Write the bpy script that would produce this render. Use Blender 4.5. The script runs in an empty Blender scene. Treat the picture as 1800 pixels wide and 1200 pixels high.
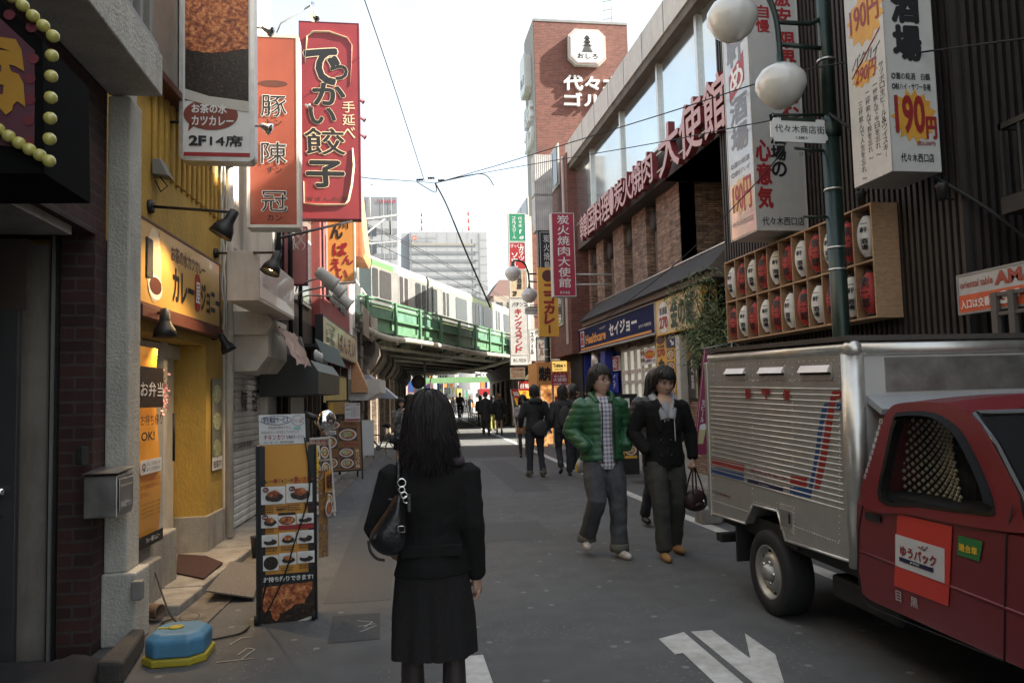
import bpy,bmesh,math,random
from mathutils import Vector,Matrix,noise
R=math.radians
SC=bpy.context.scene;COL=SC.collection
random.seed(7)
# ---------------------------------------------------------------- camera, sky, sun, exposure
F_PX=1380.0;CAM_H=1.52;YAW=R(8.65);PITCH=math.atan(97.5/1380);ROLL=R(1.5)
fw=Vector((math.sin(YAW)*math.cos(PITCH),math.cos(YAW)*math.cos(PITCH),math.sin(PITCH)))
r0=Vector((math.cos(YAW),-math.sin(YAW),0));u0=r0.cross(fw)
rt=r0*math.cos(ROLL)-u0*math.sin(ROLL);up=r0*math.sin(ROLL)+u0*math.cos(ROLL)
cam=bpy.data.cameras.new('camera');camo=bpy.data.objects.new('camera',cam);COL.objects.link(camo)
mw=Matrix((rt,up,-fw)).transposed().to_4x4();mw.translation=(0,0,CAM_H);camo.matrix_world=mw
cam.sensor_width=36;cam.lens=36*F_PX/1800;cam.clip_end=3000;cam.clip_start=.05
SC.camera=camo
SUN_EL=R(38);SUN_AZ=R(102)
sdir=Vector((math.sin(SUN_AZ)*math.cos(SUN_EL),math.cos(SUN_AZ)*math.cos(SUN_EL),math.sin(SUN_EL)))
sl=bpy.data.lights.new('sun','SUN');slo=bpy.data.objects.new('sun',sl);COL.objects.link(slo)
sl.energy=4.2;sl.angle=R(.5);sl.color=(1,.93,.82)
slo.rotation_euler=(-sdir).to_track_quat('-Z','Y').to_euler();slo.location=(20,-20,40)
W=bpy.data.worlds.new('World');SC.world=W;W.use_nodes=True
nt=W.node_tree;nd=nt.nodes;lk=nt.links
bg=nd['Background'];sky=nd.new('ShaderNodeTexSky');sky.sky_type='NISHITA';sky.sun_disc=False
sky.sun_elevation=SUN_EL;sky.sun_rotation=SUN_AZ;sky.air_density=1.3;sky.dust_density=3.5
tc=nd.new('ShaderNodeTexCoord');mp=nd.new('ShaderNodeMapping');mp.inputs['Scale'].default_value=(1.6,1.6,4.0)
lk.new(tc.outputs['Generated'],mp.inputs[0])
nz=nd.new('ShaderNodeTexNoise');nz.inputs['Scale'].default_value=2.3;nz.inputs['Detail'].default_value=9;nz.inputs['Roughness'].default_value=.6
lk.new(mp.outputs[0],nz.inputs['Vector'])
cr=nd.new('ShaderNodeValToRGB');cr.color_ramp.elements[0].position=.44;cr.color_ramp.elements[1].position=.62
cr.color_ramp.elements[0].color=(.50,.50,.50,1);cr.color_ramp.elements[1].color=(1,1,1,1)
lk.new(nz.outputs[0],cr.inputs[0])
mx=nd.new('ShaderNodeMixRGB');lk.new(cr.outputs[0],mx.inputs[0]);lk.new(sky.outputs[0],mx.inputs[1]);mx.inputs[2].default_value=(2.05,2.14,2.13,1)
lk.new(mx.outputs[0],bg.inputs[0]);bg.inputs[1].default_value=.108
SC.view_settings.view_transform='Standard';SC.view_settings.look='None';SC.view_settings.exposure=2.32;SC.view_settings.gamma=1
SC.cycles.max_bounces=6;SC.cycles.diffuse_bounces=3;SC.cycles.glossy_bounces=3;SC.cycles.transmission_bounces=4;SC.cycles.use_denoising=True
# ---------------------------------------------------------------- where a pixel of the photograph falls on a real plane
def ray(px,py):return fw+rt*((px-900)/F_PX)+up*((600-py)/F_PX)
CO=Vector((0,0,CAM_H))
def G(px,py,z=0):d=ray(px,py);return CO+d*((z-CAM_H)/d.z)
LX,LY,LK=-1.82,9.2,.055
def lx(y):return LX+LK*(y-LY)
def PT(pl,px,py):
    k,v=pl;d=ray(px,py)
    if k=='R':t=v/d.x
    elif k=='F':t=v/d.y
    else:t=(LX+v-LK*LY)/(d.x-LK*d.y)
    return CO+d*t
class Fr:
    def __init__(s,O,u,v=Vector((0,0,1))):
        s.O=Vector(O);s.u=Vector(u).normalized();s.v=Vector(v).normalized();s.n=s.u.cross(s.v).normalized()
    def P(s,a,b,c=0):return s.O+s.u*a+s.v*b+s.n*c
    def hit(s,px,py,c=0):
        d=ray(px,py);O=s.O+s.n*c;t=(O-CO).dot(s.n)/d.dot(s.n);p=CO+d*t-s.O;return p.dot(s.u),p.dot(s.v)
    def M(s):
        m=Matrix((s.u,s.v,s.n)).transposed().to_4x4();m.translation=s.O;return m
def wall(pl,px0,px1,pxh,pyt,pyb):
    """frame at the lower left corner of the rectangle between columns px0, px1 (heights read at pxh), and its size"""
    ym=(pyt+pyb)/2;a=PT(pl,px0,ym);b=PT(pl,px1,ym);t=PT(pl,pxh,pyt).z;bt=PT(pl,pxh,pyb).z
    u=Vector((b.x-a.x,b.y-a.y,0));return Fr((a.x,a.y,bt),u),u.length,t-bt
# ---------------------------------------------------------------- materials
MT={}
def node_base(name):
    m=bpy.data.materials.new(name);m.use_nodes=True;n=m.node_tree.nodes;return m,n,m.node_tree.links,n['Principled BSDF']
def mat(name,col,rough=.6,metal=0.,var=.12,sc=6.,bump=0.,bsc=80.,spec=.5,emit=0,trans=0,stain=0.,alpha=1,coat=0,aniso=None):
    if name in MT:return MT[name]
    m,n,l,b=node_base(name)
    b.inputs['Roughness'].default_value=rough;b.inputs['Metallic'].default_value=metal
    b.inputs['Specular IOR Level'].default_value=spec;b.inputs['Coat Weight'].default_value=coat
    g=n.new('ShaderNodeNewGeometry');src=g.outputs['Position']
    if aniso:
        mpn=n.new('ShaderNodeMapping');mpn.inputs['Scale'].default_value=aniso;l.new(src,mpn.inputs[0]);src=mpn.outputs[0]
    c=(col[0],col[1],col[2],1)
    if var>0:
        z=n.new('ShaderNodeTexNoise');z.inputs['Scale'].default_value=sc;z.inputs['Detail'].default_value=6;z.inputs['Roughness'].default_value=.65
        l.new(src,z.inputs['Vector'])
        rp=n.new('ShaderNodeValToRGB');e=rp.color_ramp.elements;e[0].position=.3;e[1].position=.7
        e[0].color=tuple(max(0,x*(1-var))for x in col)+(1,);e[1].color=tuple(min(1,x*(1+var))for x in col)+(1,)
        l.new(z.outputs[0],rp.inputs[0]);out=rp.outputs[0]
        if stain>0:
            z2=n.new('ShaderNodeTexNoise');z2.inputs['Scale'].default_value=1.3;z2.inputs['Detail'].default_value=8;z2.inputs['Roughness'].default_value=.7
            mp2=n.new('ShaderNodeMapping');mp2.inputs['Scale'].default_value=(2.5,2.5,.7);l.new(g.outputs['Position'],mp2.inputs[0]);l.new(mp2.outputs[0],z2.inputs['Vector'])
            r2=n.new('ShaderNodeValToRGB');r2.color_ramp.elements[0].position=.45;r2.color_ramp.elements[1].position=.68
            l.new(z2.outputs[0],r2.inputs[0])
            mxn=n.new('ShaderNodeMixRGB');mxn.blend_type='MULTIPLY';ma=n.new('ShaderNodeMath');ma.operation='MULTIPLY';ma.inputs[1].default_value=stain
            l.new(r2.outputs[0],ma.inputs[0]);l.new(ma.outputs[0],mxn.inputs[0]);l.new(out,mxn.inputs[1]);mxn.inputs[2].default_value=(.35,.31,.26,1);out=mxn.outputs[0]
        l.new(out,b.inputs['Base Color'])
        mr=n.new('ShaderNodeMapRange');mr.inputs[3].default_value=max(.02,rough-.1);mr.inputs[4].default_value=min(1,rough+.12)
        l.new(z.outputs[0],mr.inputs[0]);l.new(mr.outputs[0],b.inputs['Roughness'])
    else:b.inputs['Base Color'].default_value=c
    if bump>0:
        zb=n.new('ShaderNodeTexNoise');zb.inputs['Scale'].default_value=bsc;zb.inputs['Detail'].default_value=4;l.new(src,zb.inputs['Vector'])
        bp=n.new('ShaderNodeBump');bp.inputs['Strength'].default_value=bump;bp.inputs['Distance'].default_value=.01
        l.new(zb.outputs[0],bp.inputs['Height']);l.new(bp.outputs[0],b.inputs['Normal'])
    if emit:b.inputs['Emission Color'].default_value=c;b.inputs['Emission Strength'].default_value=emit
    if trans:b.inputs['Transmission Weight'].default_value=trans
    if alpha<1:b.inputs['Alpha'].default_value=alpha
    MT[name]=m;return m
def brick(name,c1,c2,mortar,bw=.22,bh=.07,ms=.008,rough=.75,bump=.6,off=.5,bias=0,cvar=.25,spec=.4):
    if name in MT:return MT[name]
    m,n,l,b=node_base(name)
    g=n.new('ShaderNodeNewGeometry');sp=n.new('ShaderNodeSeparateXYZ');l.new(g.outputs['Position'],sp.inputs[0])
    ad=n.new('ShaderNodeMath');l.new(sp.outputs[0],ad.inputs[0]);l.new(sp.outputs[1],ad.inputs[1])
    cb=n.new('ShaderNodeCombineXYZ');l.new(ad.outputs[0],cb.inputs[0]);l.new(sp.outputs[2],cb.inputs[1])
    bt=n.new('ShaderNodeTexBrick');l.new(cb.outputs[0],bt.inputs['Vector'])
    for k,v in(('Scale',1),('Brick Width',bw),('Row Height',bh),('Mortar Size',ms),('Mortar Smooth',.2),('Bias',bias)):bt.inputs[k].default_value=v
    bt.offset=off
    bt.inputs['Color1'].default_value=(*c1,1);bt.inputs['Color2'].default_value=(*c2,1);bt.inputs['Mortar'].default_value=(*mortar,1)
    z=n.new('ShaderNodeTexNoise');z.inputs['Scale'].default_value=5;z.inputs['Detail'].default_value=8;z.inputs['Roughness'].default_value=.7;l.new(g.outputs['Position'],z.inputs['Vector'])
    rp=n.new('ShaderNodeMapRange');rp.inputs[1].default_value=.3;rp.inputs[2].default_value=.7;rp.inputs[3].default_value=1-cvar;rp.inputs[4].default_value=1+cvar;l.new(z.outputs[0],rp.inputs[0])
    mm=n.new('ShaderNodeVectorMath');mm.operation='SCALE';l.new(bt.outputs['Color'],mm.inputs[0]);l.new(rp.outputs[0],mm.inputs['Scale']);l.new(mm.outputs[0],b.inputs['Base Color'])
    b.inputs['Roughness'].default_value=rough;b.inputs['Specular IOR Level'].default_value=spec
    bp=n.new('ShaderNodeBump');bp.invert=True;bp.inputs['Strength'].default_value=bump;bp.inputs['Distance'].default_value=.01
    l.new(bt.outputs['Fac'],bp.inputs['Height'])
    zz=n.new('ShaderNodeTexNoise');zz.inputs['Scale'].default_value=60;l.new(g.outputs['Position'],zz.inputs['Vector'])
    b2=n.new('ShaderNodeBump');b2.inputs['Strength'].default_value=.25;b2.inputs['Distance'].default_value=.01;l.new(zz.outputs[0],b2.inputs['Height']);l.new(bp.outputs[0],b2.inputs['Normal'])
    l.new(b2.outputs[0],b.inputs['Normal']);MT[name]=m;return m
def stripes(name,c1,c2,axis,period,duty=.5,rough=.6,metal=0,bump=.8,wob=0,spec=.5):
    """fine parallel slats / corrugation along one axis (axis 0,1,2 or 3 for x+y)"""
    if name in MT:return MT[name]
    m,n,l,b=node_base(name)
    g=n.new('ShaderNodeNewGeometry');sp=n.new('ShaderNodeSeparateXYZ');l.new(g.outputs['Position'],sp.inputs[0])
    if axis==3:
        ad=n.new('ShaderNodeMath');l.new(sp.outputs[0],ad.inputs[0]);l.new(sp.outputs[1],ad.inputs[1]);src=ad.outputs[0]
    else:src=sp.outputs[axis]
    d=n.new('ShaderNodeMath');d.operation='DIVIDE';d.inputs[1].default_value=period;l.new(src,d.inputs[0])
    f=n.new('ShaderNodeMath');f.operation='PINGPONG';f.inputs[1].default_value=.5;l.new(d.outputs[0],f.inputs[0])
    rp=n.new('ShaderNodeValToRGB');e=rp.color_ramp.elements;e[0].position=max(0,duty*.5-.06);e[1].position=duty*.5+.06
    e[0].color=(*c1,1);e[1].color=(*c2,1);l.new(f.outputs[0],rp.inputs[0])
    z=n.new('ShaderNodeTexNoise');z.inputs['Scale'].default_value=3;z.inputs['Detail'].default_value=8;l.new(g.outputs['Position'],z.inputs['Vector'])
    mr=n.new('ShaderNodeMapRange');mr.inputs[1].default_value=.3;mr.inputs[2].default_value=.7;mr.inputs[3].default_value=.75;mr.inputs[4].default_value=1.2;l.new(z.outputs[0],mr.inputs[0])
    mm=n.new('ShaderNodeVectorMath');mm.operation='SCALE';l.new(rp.outputs[0],mm.inputs[0]);l.new(mr.outputs[0],mm.inputs['Scale']);l.new(mm.outputs[0],b.inputs['Base Color'])
    b.inputs['Roughness'].default_value=rough;b.inputs['Metallic'].default_value=metal;b.inputs['Specular IOR Level'].default_value=spec
    bp=n.new('ShaderNodeBump');bp.inputs['Strength'].default_value=bump;bp.inputs['Distance'].default_value=.012;l.new(f.outputs[0],bp.inputs['Height']);l.new(bp.outputs[0],b.inputs['Normal'])
    MT[name]=m;return m
def ramp_mat(name,cols,sc=20,rough=.5,vor=False,bump=.3,dist=0.,emit=0):
    """mottled material through a list of (position, colour)"""
    if name in MT:return MT[name]
    m,n,l,b=node_base(name);g=n.new('ShaderNodeNewGeometry')
    z=n.new('ShaderNodeTexNoise');z.inputs['Scale'].default_value=sc;z.inputs['Detail'].default_value=7;z.inputs['Roughness'].default_value=.7;z.inputs['Distortion'].default_value=dist
    l.new(g.outputs['Position'],z.inputs['Vector']);rp=n.new('ShaderNodeValToRGB');e=rp.color_ramp.elements
    e[0].position=cols[0][0];e[0].color=(*cols[0][1],1);e[1].position=cols[-1][0];e[1].color=(*cols[-1][1],1)
    for p,c in cols[1:-1]:q=e.new(p);q.color=(*c,1)
    l.new(z.outputs[0],rp.inputs[0]);l.new(rp.outputs[0],b.inputs['Base Color']);b.inputs['Roughness'].default_value=rough
    if emit:l.new(rp.outputs[0],b.inputs['Emission Color']);b.inputs['Emission Strength'].default_value=emit
    if bump:
        bp=n.new('ShaderNodeBump');bp.inputs['Strength'].default_value=bump;bp.inputs['Distance'].default_value=.01;l.new(z.outputs[0],bp.inputs['Height']);l.new(bp.outputs[0],b.inputs['Normal'])
    MT[name]=m;return m
def plain(name,col,rough=.5,**k):return mat(name,col,rough,var=.06,**k)
WHITE=plain('white_print',(.74,.73,.70),.45);BLACK=plain('black_print',(.012,.012,.013),.5);REDP=plain('red_print',(.34,.022,.025),.45)
CREAM=plain('cream_print',(.78,.62,.40),.5);ORANGE=plain('orange_print',(.80,.36,.05),.45);YELLOW=plain('yellow_print',(.80,.50,.04),.45)
BLUE=plain('blue_print',(.01,.015,.09),.4);GREENP=plain('green_print',(.02,.22,.11),.45);BROWNP=plain('brown_print',(.10,.03,.02),.5)
ALU=mat('brushed_aluminium',(.62,.60,.56),.38,.85,.12,12);STEEL=mat('stainless_steel',(.45,.44,.42),.33,.9,.2,9)
DKMETAL=mat('dark_painted_metal',(.02,.02,.02),.45,.2);GREYM=mat('grey_metal',(.25,.25,.24),.5,.4)
WFRAME=mat('off_white_frame',(.56,.54,.49),.5,0,.12,8,stain=.3);CHROME=mat('chrome',(.8,.8,.8),.12,1,0)
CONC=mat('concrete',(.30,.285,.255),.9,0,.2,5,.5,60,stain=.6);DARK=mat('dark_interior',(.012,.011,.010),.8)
GLASS=mat('window_glass',(.05,.055,.06),.06,0,.1,3,spec=.8);RUBBER=mat('rubber',(.015,.015,.015),.75,bump=.2)
GREENSTEEL=mat('green_steel',(.085,.18,.105),.5,.1,.2,3,stain=.35);POLEGREEN=mat('dark_green_pole_paint',(.016,.032,.025),.32,.2,.2,8)
# ---------------------------------------------------------------- mesh helpers
WM={}
class MB:
    def __init__(s):s.v=[];s.f=[];s.m=[];s.sm=[]
    def poly(s,pts,mi=0,smooth=False):
        b=len(s.v);s.v+=[Vector(p)for p in pts];s.f.append(tuple(range(b,b+len(pts))));s.m.append(mi);s.sm.append(smooth);return s
    def mesh(s,vs,fs,mi=0,smooth=False):
        b=len(s.v);s.v+=[Vector(p)for p in vs]
        for f in fs:s.f.append(tuple(b+i for i in f));s.m.append(mi);s.sm.append(smooth)
        return s
    def hexa(s,p,mi=0):return s.mesh(p,[(0,3,2,1),(4,5,6,7),(0,1,5,4),(1,2,6,5),(2,3,7,6),(3,0,4,7)],mi)
    def box(s,x0,x1,y0,y1,z0,z1,mi=0):
        return s.hexa([(x0,y0,z0),(x1,y0,z0),(x1,y1,z0),(x0,y1,z0),(x0,y0,z1),(x1,y0,z1),(x1,y1,z1),(x0,y1,z1)],mi)
    def fbox(s,f,a0,a1,b0,b1,c0,c1,mi=0):
        P=f.P;return s.hexa([P(a0,b0,c0),P(a1,b0,c0),P(a1,b1,c0),P(a0,b1,c0),P(a0,b0,c1),P(a1,b0,c1),P(a1,b1,c1),P(a0,b1,c1)],mi)
    def prism(s,f,pts,c0,c1,mi=0,mi2=None):
        n=len(pts);s.poly([f.P(a,b,c1)for a,b in pts],mi);s.poly([f.P(a,b,c0)for a,b in reversed(pts)],mi)
        for i in range(n):
            a,b=pts[i];c,d=pts[(i+1)%n];s.poly([f.P(a,b,c0),f.P(c,d,c0),f.P(c,d,c1),f.P(a,b,c1)],mi if mi2 is None else mi2)
        return s
    def tube(s,pts,r,seg=8,mi=0,cap=True,sy=1):
        pts=[Vector(p)for p in pts];n=len(pts);rs=r if isinstance(r,(list,tuple))else[r]*n;b=len(s.v);pa=None
        for i,p in enumerate(pts):
            t=(pts[min(i+1,n-1)]-pts[max(i-1,0)]).normalized()
            if pa is None:pa=t.orthogonal().normalized()
            pa=(pa-t*pa.dot(t));pa=pa.normalized()if pa.length>1e-6 else t.orthogonal().normalized();q=t.cross(pa)
            for k in range(seg):
                a=2*math.pi*k/seg;s.v.append(p+(pa*math.cos(a)+q*math.sin(a)*sy)*rs[i])
        for i in range(n-1):
            for k in range(seg):
                k2=(k+1)%seg;s.f.append((b+i*seg+k,b+i*seg+k2,b+(i+1)*seg+k2,b+(i+1)*seg+k));s.m.append(mi);s.sm.append(True)
        if cap:
            s.f.append(tuple(b+k for k in reversed(range(seg))));s.m.append(mi);s.sm.append(False)
            s.f.append(tuple(b+(n-1)*seg+k for k in range(seg)));s.m.append(mi);s.sm.append(False)
        return s
    def lathe(s,O,ax,prof,seg=20,mi=0,smooth=True,cap=True):
        """prof = [(radius, height along axis)]"""
        ax=Vector(ax).normalized();O=Vector(O);p=ax.orthogonal().normalized();q=ax.cross(p);b=len(s.v);n=len(prof)
        for r,h in prof:
            for k in range(seg):a=2*math.pi*k/seg;s.v.append(O+ax*h+(p*math.cos(a)+q*math.sin(a))*r)
        for i in range(n-1):
            for k in range(seg):
                k2=(k+1)%seg;s.f.append((b+i*seg+k,b+i*seg+k2,b+(i+1)*seg+k2,b+(i+1)*seg+k));s.m.append(mi);s.sm.append(smooth)
        if cap:
            s.f.append(tuple(b+k for k in reversed(range(seg))));s.m.append(mi);s.sm.append(False)
            s.f.append(tuple(b+(n-1)*seg+k for k in range(seg)));s.m.append(mi);s.sm.append(False)
        return s
    def ball(s,c,r,seg=12,mi=0,sz=1.):
        return s.lathe(c,(0,0,1),[(r*math.sin(math.pi*i/seg)+1e-5,-r*sz*math.cos(math.pi*i/seg))for i in range(seg+1)],seg*2 if seg<10 else 18,mi)
    def build(s,name,mats,parent=None,origin=None,bevel=0,weld=False):
        me=bpy.data.meshes.new(name);mats=mats if isinstance(mats,(list,tuple))else[mats]
        if parent is not None:inv=WM[parent.name].inverted();vs=[inv@v for v in s.v]
        else:
            origin=Vector(origin)if origin is not None else(Vector((sum(v.x for v in s.v)/len(s.v),sum(v.y for v in s.v)/len(s.v),min(v.z for v in s.v))))
            vs=[v-origin for v in s.v]
        me.from_pydata([tuple(v)for v in vs],[],s.f)
        for m in mats:me.materials.append(m)
        me.polygons.foreach_set('material_index',s.m);me.polygons.foreach_set('use_smooth',s.sm);me.update()
        o=bpy.data.objects.new(name,me);COL.objects.link(o)
        if parent is not None:o.parent=parent;WM[o.name]=WM[parent.name]
        else:o.location=origin;WM[o.name]=Matrix.Translation(origin)
        if bevel:
            md=o.modifiers.new('bevel','BEVEL');md.width=bevel;md.segments=2;md.limit_method='ANGLE'
        return o
def tag(o,label=None,cat=None,group=None,kind=None):
    if label:o['label']=label
    if cat:o['category']=cat
    if group:o['group']=group
    if kind:o['kind']=kind
    return o
def thing(name,label,cat,loc,group=None):
    o=bpy.data.objects.new(name,None);COL.objects.link(o);o.location=loc;o.empty_display_size=.1
    WM[o.name]=Matrix.Translation(Vector(loc));return tag(o,label,cat,group)
def dup(root,loc,label=None,group=None,rotz=None):
    def cp(o,par):
        c=o.copy();COL.objects.link(c);c.parent=par
        for ch in kids.get(o,[]):cp(ch,c)
        return c
    kids={}
    for o in root.children_recursive:kids.setdefault(o.parent,[]).append(o)
    c=cp(root,None);c.location=loc
    if rotz is not None:c.rotation_euler=(0,0,rotz)
    if label:c['label']=label
    if group:c['group']=group
    M=Matrix.Translation(Vector(loc));WM[c.name]=M
    return c
def struct(name,mb,mats,**k):return tag(mb.build(name,mats,origin=(0,0,0),**k),kind='structure')
# ---------------------------------------------------------------- lettering
GC={}
def glyph(s,bold,ext):
    k=(s,bold,ext)
    if k not in GC:
        c=bpy.data.curves.new('t','FONT');c.body=s;c.offset=bold;c.extrude=ext;c.resolution_u=3
        o=bpy.data.objects.new('t',c);COL.objects.link(o)
        dg=bpy.context.evaluated_depsgraph_get();me=bpy.data.meshes.new_from_object(o.evaluated_get(dg))
        vs=[v.co.copy()for v in me.vertices];fs=[tuple(p.vertices)for p in me.polygons]
        bpy.data.objects.remove(o);bpy.data.curves.remove(c);bpy.data.meshes.remove(me);GC[k]=(vs,fs)
    return GC[k]
def txt(par,f,s,a0,b0,a1,b1,m,vert=False,bold=.025,ext=0.,c=.004,shear=0,name='lettering',outline=None,keep=False,jitter=0,thick=0):
    """writing that fills the box a0..a1, b0..b1 of the frame f; vert sets the characters one under another"""
    mb=MB();items=[]
    if vert:
        n=len(s);hh=(b1-b0)/n
        for i,ch in enumerate(s):
            if ch==' ':continue
            g=.06*hh;sm=ch in 'ッャュョっゃゅょー・々'
            items.append((ch,a0+(.12*(a1-a0)if sm else 0),b1-(i+1)*hh+g,a1-(.12*(a1-a0)if sm else 0),b1-i*hh-g))
    else:items.append((s,a0,b0,a1,b1))
    for layer in([1,0]if outline else[0]):
        for ch,x0,y0,x1,y1 in items:
            kan=any(ord(q)>0x2fff for q in ch);ob=0 if kan else bold
            vs,fs=glyph(ch,ob+(0 if kan else .05*layer),1. if thick else 0.)
            if not vs:continue
            v0,_=glyph(ch,ob,0.)
            mnx=min(v.x for v in v0);mxx=max(v.x for v in v0);mny=min(v.y for v in v0);mxy=max(v.y for v in v0)
            w=max(mxx-mnx,.05);h=max(mxy-mny,.05);sx=(x1-x0)/w;sy=(y1-y0)/h
            if vert and ch=='一' or vert and ch in 'ー―':
                if ch=='一':sy=sx*1.0;y0=(y0+y1)/2-h*sy/2
                else:sx=min(sx,sy*.3)
            elif h<.35*w and len(ch)==1:sy=sx
            if vert and ch in 'ー―〜~':
                H=y1-y0;pv=[f.P((x0+x1)/2+(v.y-(mny+mxy)/2)*(H*.8/w),y0+.1*H+(mxx-v.x)*(H*.8/w),c-(.002 if layer else 0))for v in vs]
            else:
                pv=[]
                for v in vs:
                    X=(v.x-mnx)*sx;Y=(v.y-mny)*sy;zz=c-(.002 if layer else 0)+(v.z*thick if thick else 0)
                    pv.append(f.P(x0+X+shear*Y,y0+Y,zz))
            em=h*(sy)*(bold-ob+.045*layer)if kan else 0
            if em>0:
                dirs=[(1,0),(-1,0),(0,1),(0,-1),(.7,.7),(-.7,.7),(.7,-.7),(-.7,-.7)]if layer or em>h*sy*.04 else[(1,0),(-1,0),(0,.7),(0,-.7)]
                for q,(dx,dy)in enumerate(dirs):d_=f.u*dx*em*.6+f.v*dy*em*.6-f.n*(.00008*(q+1));mb.mesh([p+d_ for p in pv],fs,layer)
            mb.mesh(pv,fs,layer)
    o=mb.build(name,[m]+([outline]if outline else[]),par);return o
def rrect(a0,b0,a1,b1,r,n=5):
    pts=[]
    for cx,cy,s in((a1-r,b1-r,0),(a0+r,b1-r,1),(a0+r,b0+r,2),(a1-r,b0+r,3)):
        for i in range(n+1):t=(s+i/n)*math.pi/2;pts.append((cx+r*math.cos(t),cy+r*math.sin(t)))
    return pts
def ell(cx,cy,rx,ry,n=24,wob=0,sd=0):
    return[(cx+rx*math.cos(2*math.pi*i/n)*(1+wob*noise.noise(Vector((i*.9,sd,3)))),cy+ry*math.sin(2*math.pi*i/n)*(1+wob*noise.noise(Vector((i*.9,sd,7)))))for i in range(n)]
def burst(cx,cy,rx,ry,n=18,inn=.78,sd=0):
    rs=random.Random(sd);return[(cx+rx*math.cos(math.pi*i/n)*((1 if i%2 else inn)+rs.uniform(-.05,.05)),cy+ry*math.sin(math.pi*i/n)*((1 if i%2 else inn)+rs.uniform(-.05,.05)))for i in range(2*n)]
def flat(par,f,pts,m,c,name,t=.002):return MB().prism(f,pts,c-t,c).build(name,m,par)
def rect(a0,b0,a1,b1):return[(a0,b0),(a1,b0),(a1,b1),(a0,b1)]
def signbox(name,label,cat,f,w,h,face,frame=WFRAME,depth=.15,r=.0,fw_=.025,group=None,facename='panel'):
    """a box sign: case with a rim, panel set into it; its back lies on the frame's plane, its face at +depth... frame moved so c=0 is the face"""
    t=thing(name,label,cat,f.P(w/2,0,-depth/2),group)
    if r>0:
        MB().prism(f,rrect(0,0,w,h,r),-depth,-.006).build('case',frame,t)
        o=rrect(0,0,w,h,r);i=rrect(fw_,fw_,w-fw_,h-fw_,max(r-fw_,.005));mb=MB();n=len(o)
        for k in range(n):
            k2=(k+1)%n;mb.poly([f.P(*o[k],.0),f.P(*o[k2],.0),f.P(*i[k2],.0),f.P(*i[k],.0)]);mb.poly([f.P(*o[k],-.006),f.P(*o[k2],-.006),f.P(*o[k2],0),f.P(*o[k],0)]);mb.poly([f.P(*i[k],0),f.P(*i[k2],0),f.P(*i[k2],-.006),f.P(*i[k],-.006)])
        mb.build('rim',frame,t);flat(t,f,rrect(fw_-.002,fw_-.002,w-fw_+.002,h-fw_+.002,max(r-fw_,.005)),face,-.003,facename)
    else:
        MB().fbox(f,0,w,0,h,-depth,-.004).build('case',frame,t,bevel=.004)
        mb=MB();a=fw_
        for q in((0,w,0,a),(0,w,h-a,h),(0,a,a,h-a),(w-a,w,a,h-a)):mb.fbox(f,*q,-.004,.004)
        mb.build('rim',frame,t);flat(t,f,rect(a,a,w-a,h-a),face,-.001,facename)
    return t
# ================================================================ GROUND
def asphalt():
    m,n,l,b=node_base('asphalt');g=n.new('ShaderNodeNewGeometry')
    def noi(sc,d=6,r=.6):
        z=n.new('ShaderNodeTexNoise');z.inputs['Scale'].default_value=sc;z.inputs['Detail'].default_value=d;z.inputs['Roughness'].default_value=r;l.new(g.outputs['Position'],z.inputs['Vector']);return z.outputs[0]
    def mr(s,a,b_,c,d):q=n.new('ShaderNodeMapRange');q.inputs[1].default_value=a;q.inputs[2].default_value=b_;q.inputs[3].default_value=c;q.inputs[4].default_value=d;l.new(s,q.inputs[0]);return q.outputs[0]
    def mul(a,b_):q=n.new('ShaderNodeMath');q.operation='MULTIPLY';l.new(a,q.inputs[0]);l.new(b_,q.inputs[1]);return q.outputs[0]
    f=mul(mul(mr(noi(.45,5),.3,.7,.82,1.16),mr(noi(4,8),.3,.7,.86,1.12)),mr(noi(190,2),.3,.75,.5,1.7))
    v=n.new('ShaderNodeTexVoronoi');v.voronoi_dimensions='2D';v.inputs['Scale'].default_value=1.9;v.inputs['Randomness'].default_value=1;l.new(g.outputs['Position'],v.inputs['Vector'])
    sp=mr(v.outputs['Distance'],.03,.05,.8,0)
    v2=n.new('ShaderNodeTexVoronoi');v2.voronoi_dimensions='2D';v2.inputs['Scale'].default_value=15;l.new(g.outputs['Position'],v2.inputs['Vector'])
    sp2=mr(v2.outputs['Distance'],.06,.11,.8,0);gate=mr(noi(1.7,3),.5,.56,0,1);sp2=mul(sp2,gate)
    ad=n.new('ShaderNodeMath');ad.operation='MAXIMUM';l.new(sp,ad.inputs[0]);l.new(sp2,ad.inputs[1])
    c=n.new('ShaderNodeVectorMath');c.operation='SCALE';c.inputs[0].default_value=(.106,.107,.105);l.new(f,c.inputs['Scale'])
    mx=n.new('ShaderNodeMixRGB');l.new(ad.outputs[0],mx.inputs[0]);l.new(c.outputs[0],mx.inputs[1]);mx.inputs[2].default_value=(.24,.235,.22,1)
    l.new(mx.outputs[0],b.inputs['Base Color']);b.inputs['Roughness'].default_value=.82;b.inputs['Specular IOR Level'].default_value=.35
    bp=n.new('ShaderNodeBump');bp.inputs['Strength'].default_value=.5;bp.inputs['Distance'].default_value=.006;l.new(noi(200,3),bp.inputs['Height']);l.new(bp.outputs[0],b.inputs['Normal']);return m
ASPH=asphalt()
struct('road',MB().poly([(-400,-60,0),(400,-60,0),(400,1500,0),(-400,1500,0)]),ASPH)
PAINT=mat('worn_road_paint',(.55,.54,.50),.7,var=.16,sc=14,stain=.5,bump=.2,bsc=90)
PATCH=mat('asphalt_patch',(.062,.062,.061),.85,var=.25,sc=30,bump=.4,bsc=180)
def gpoly(px,z=.004):return[tuple(G(a,b,z))for a,b in px]
mk=MB()
def zz(a,b):return(1100+a*340/1800,1060+b*140/741)
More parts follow.
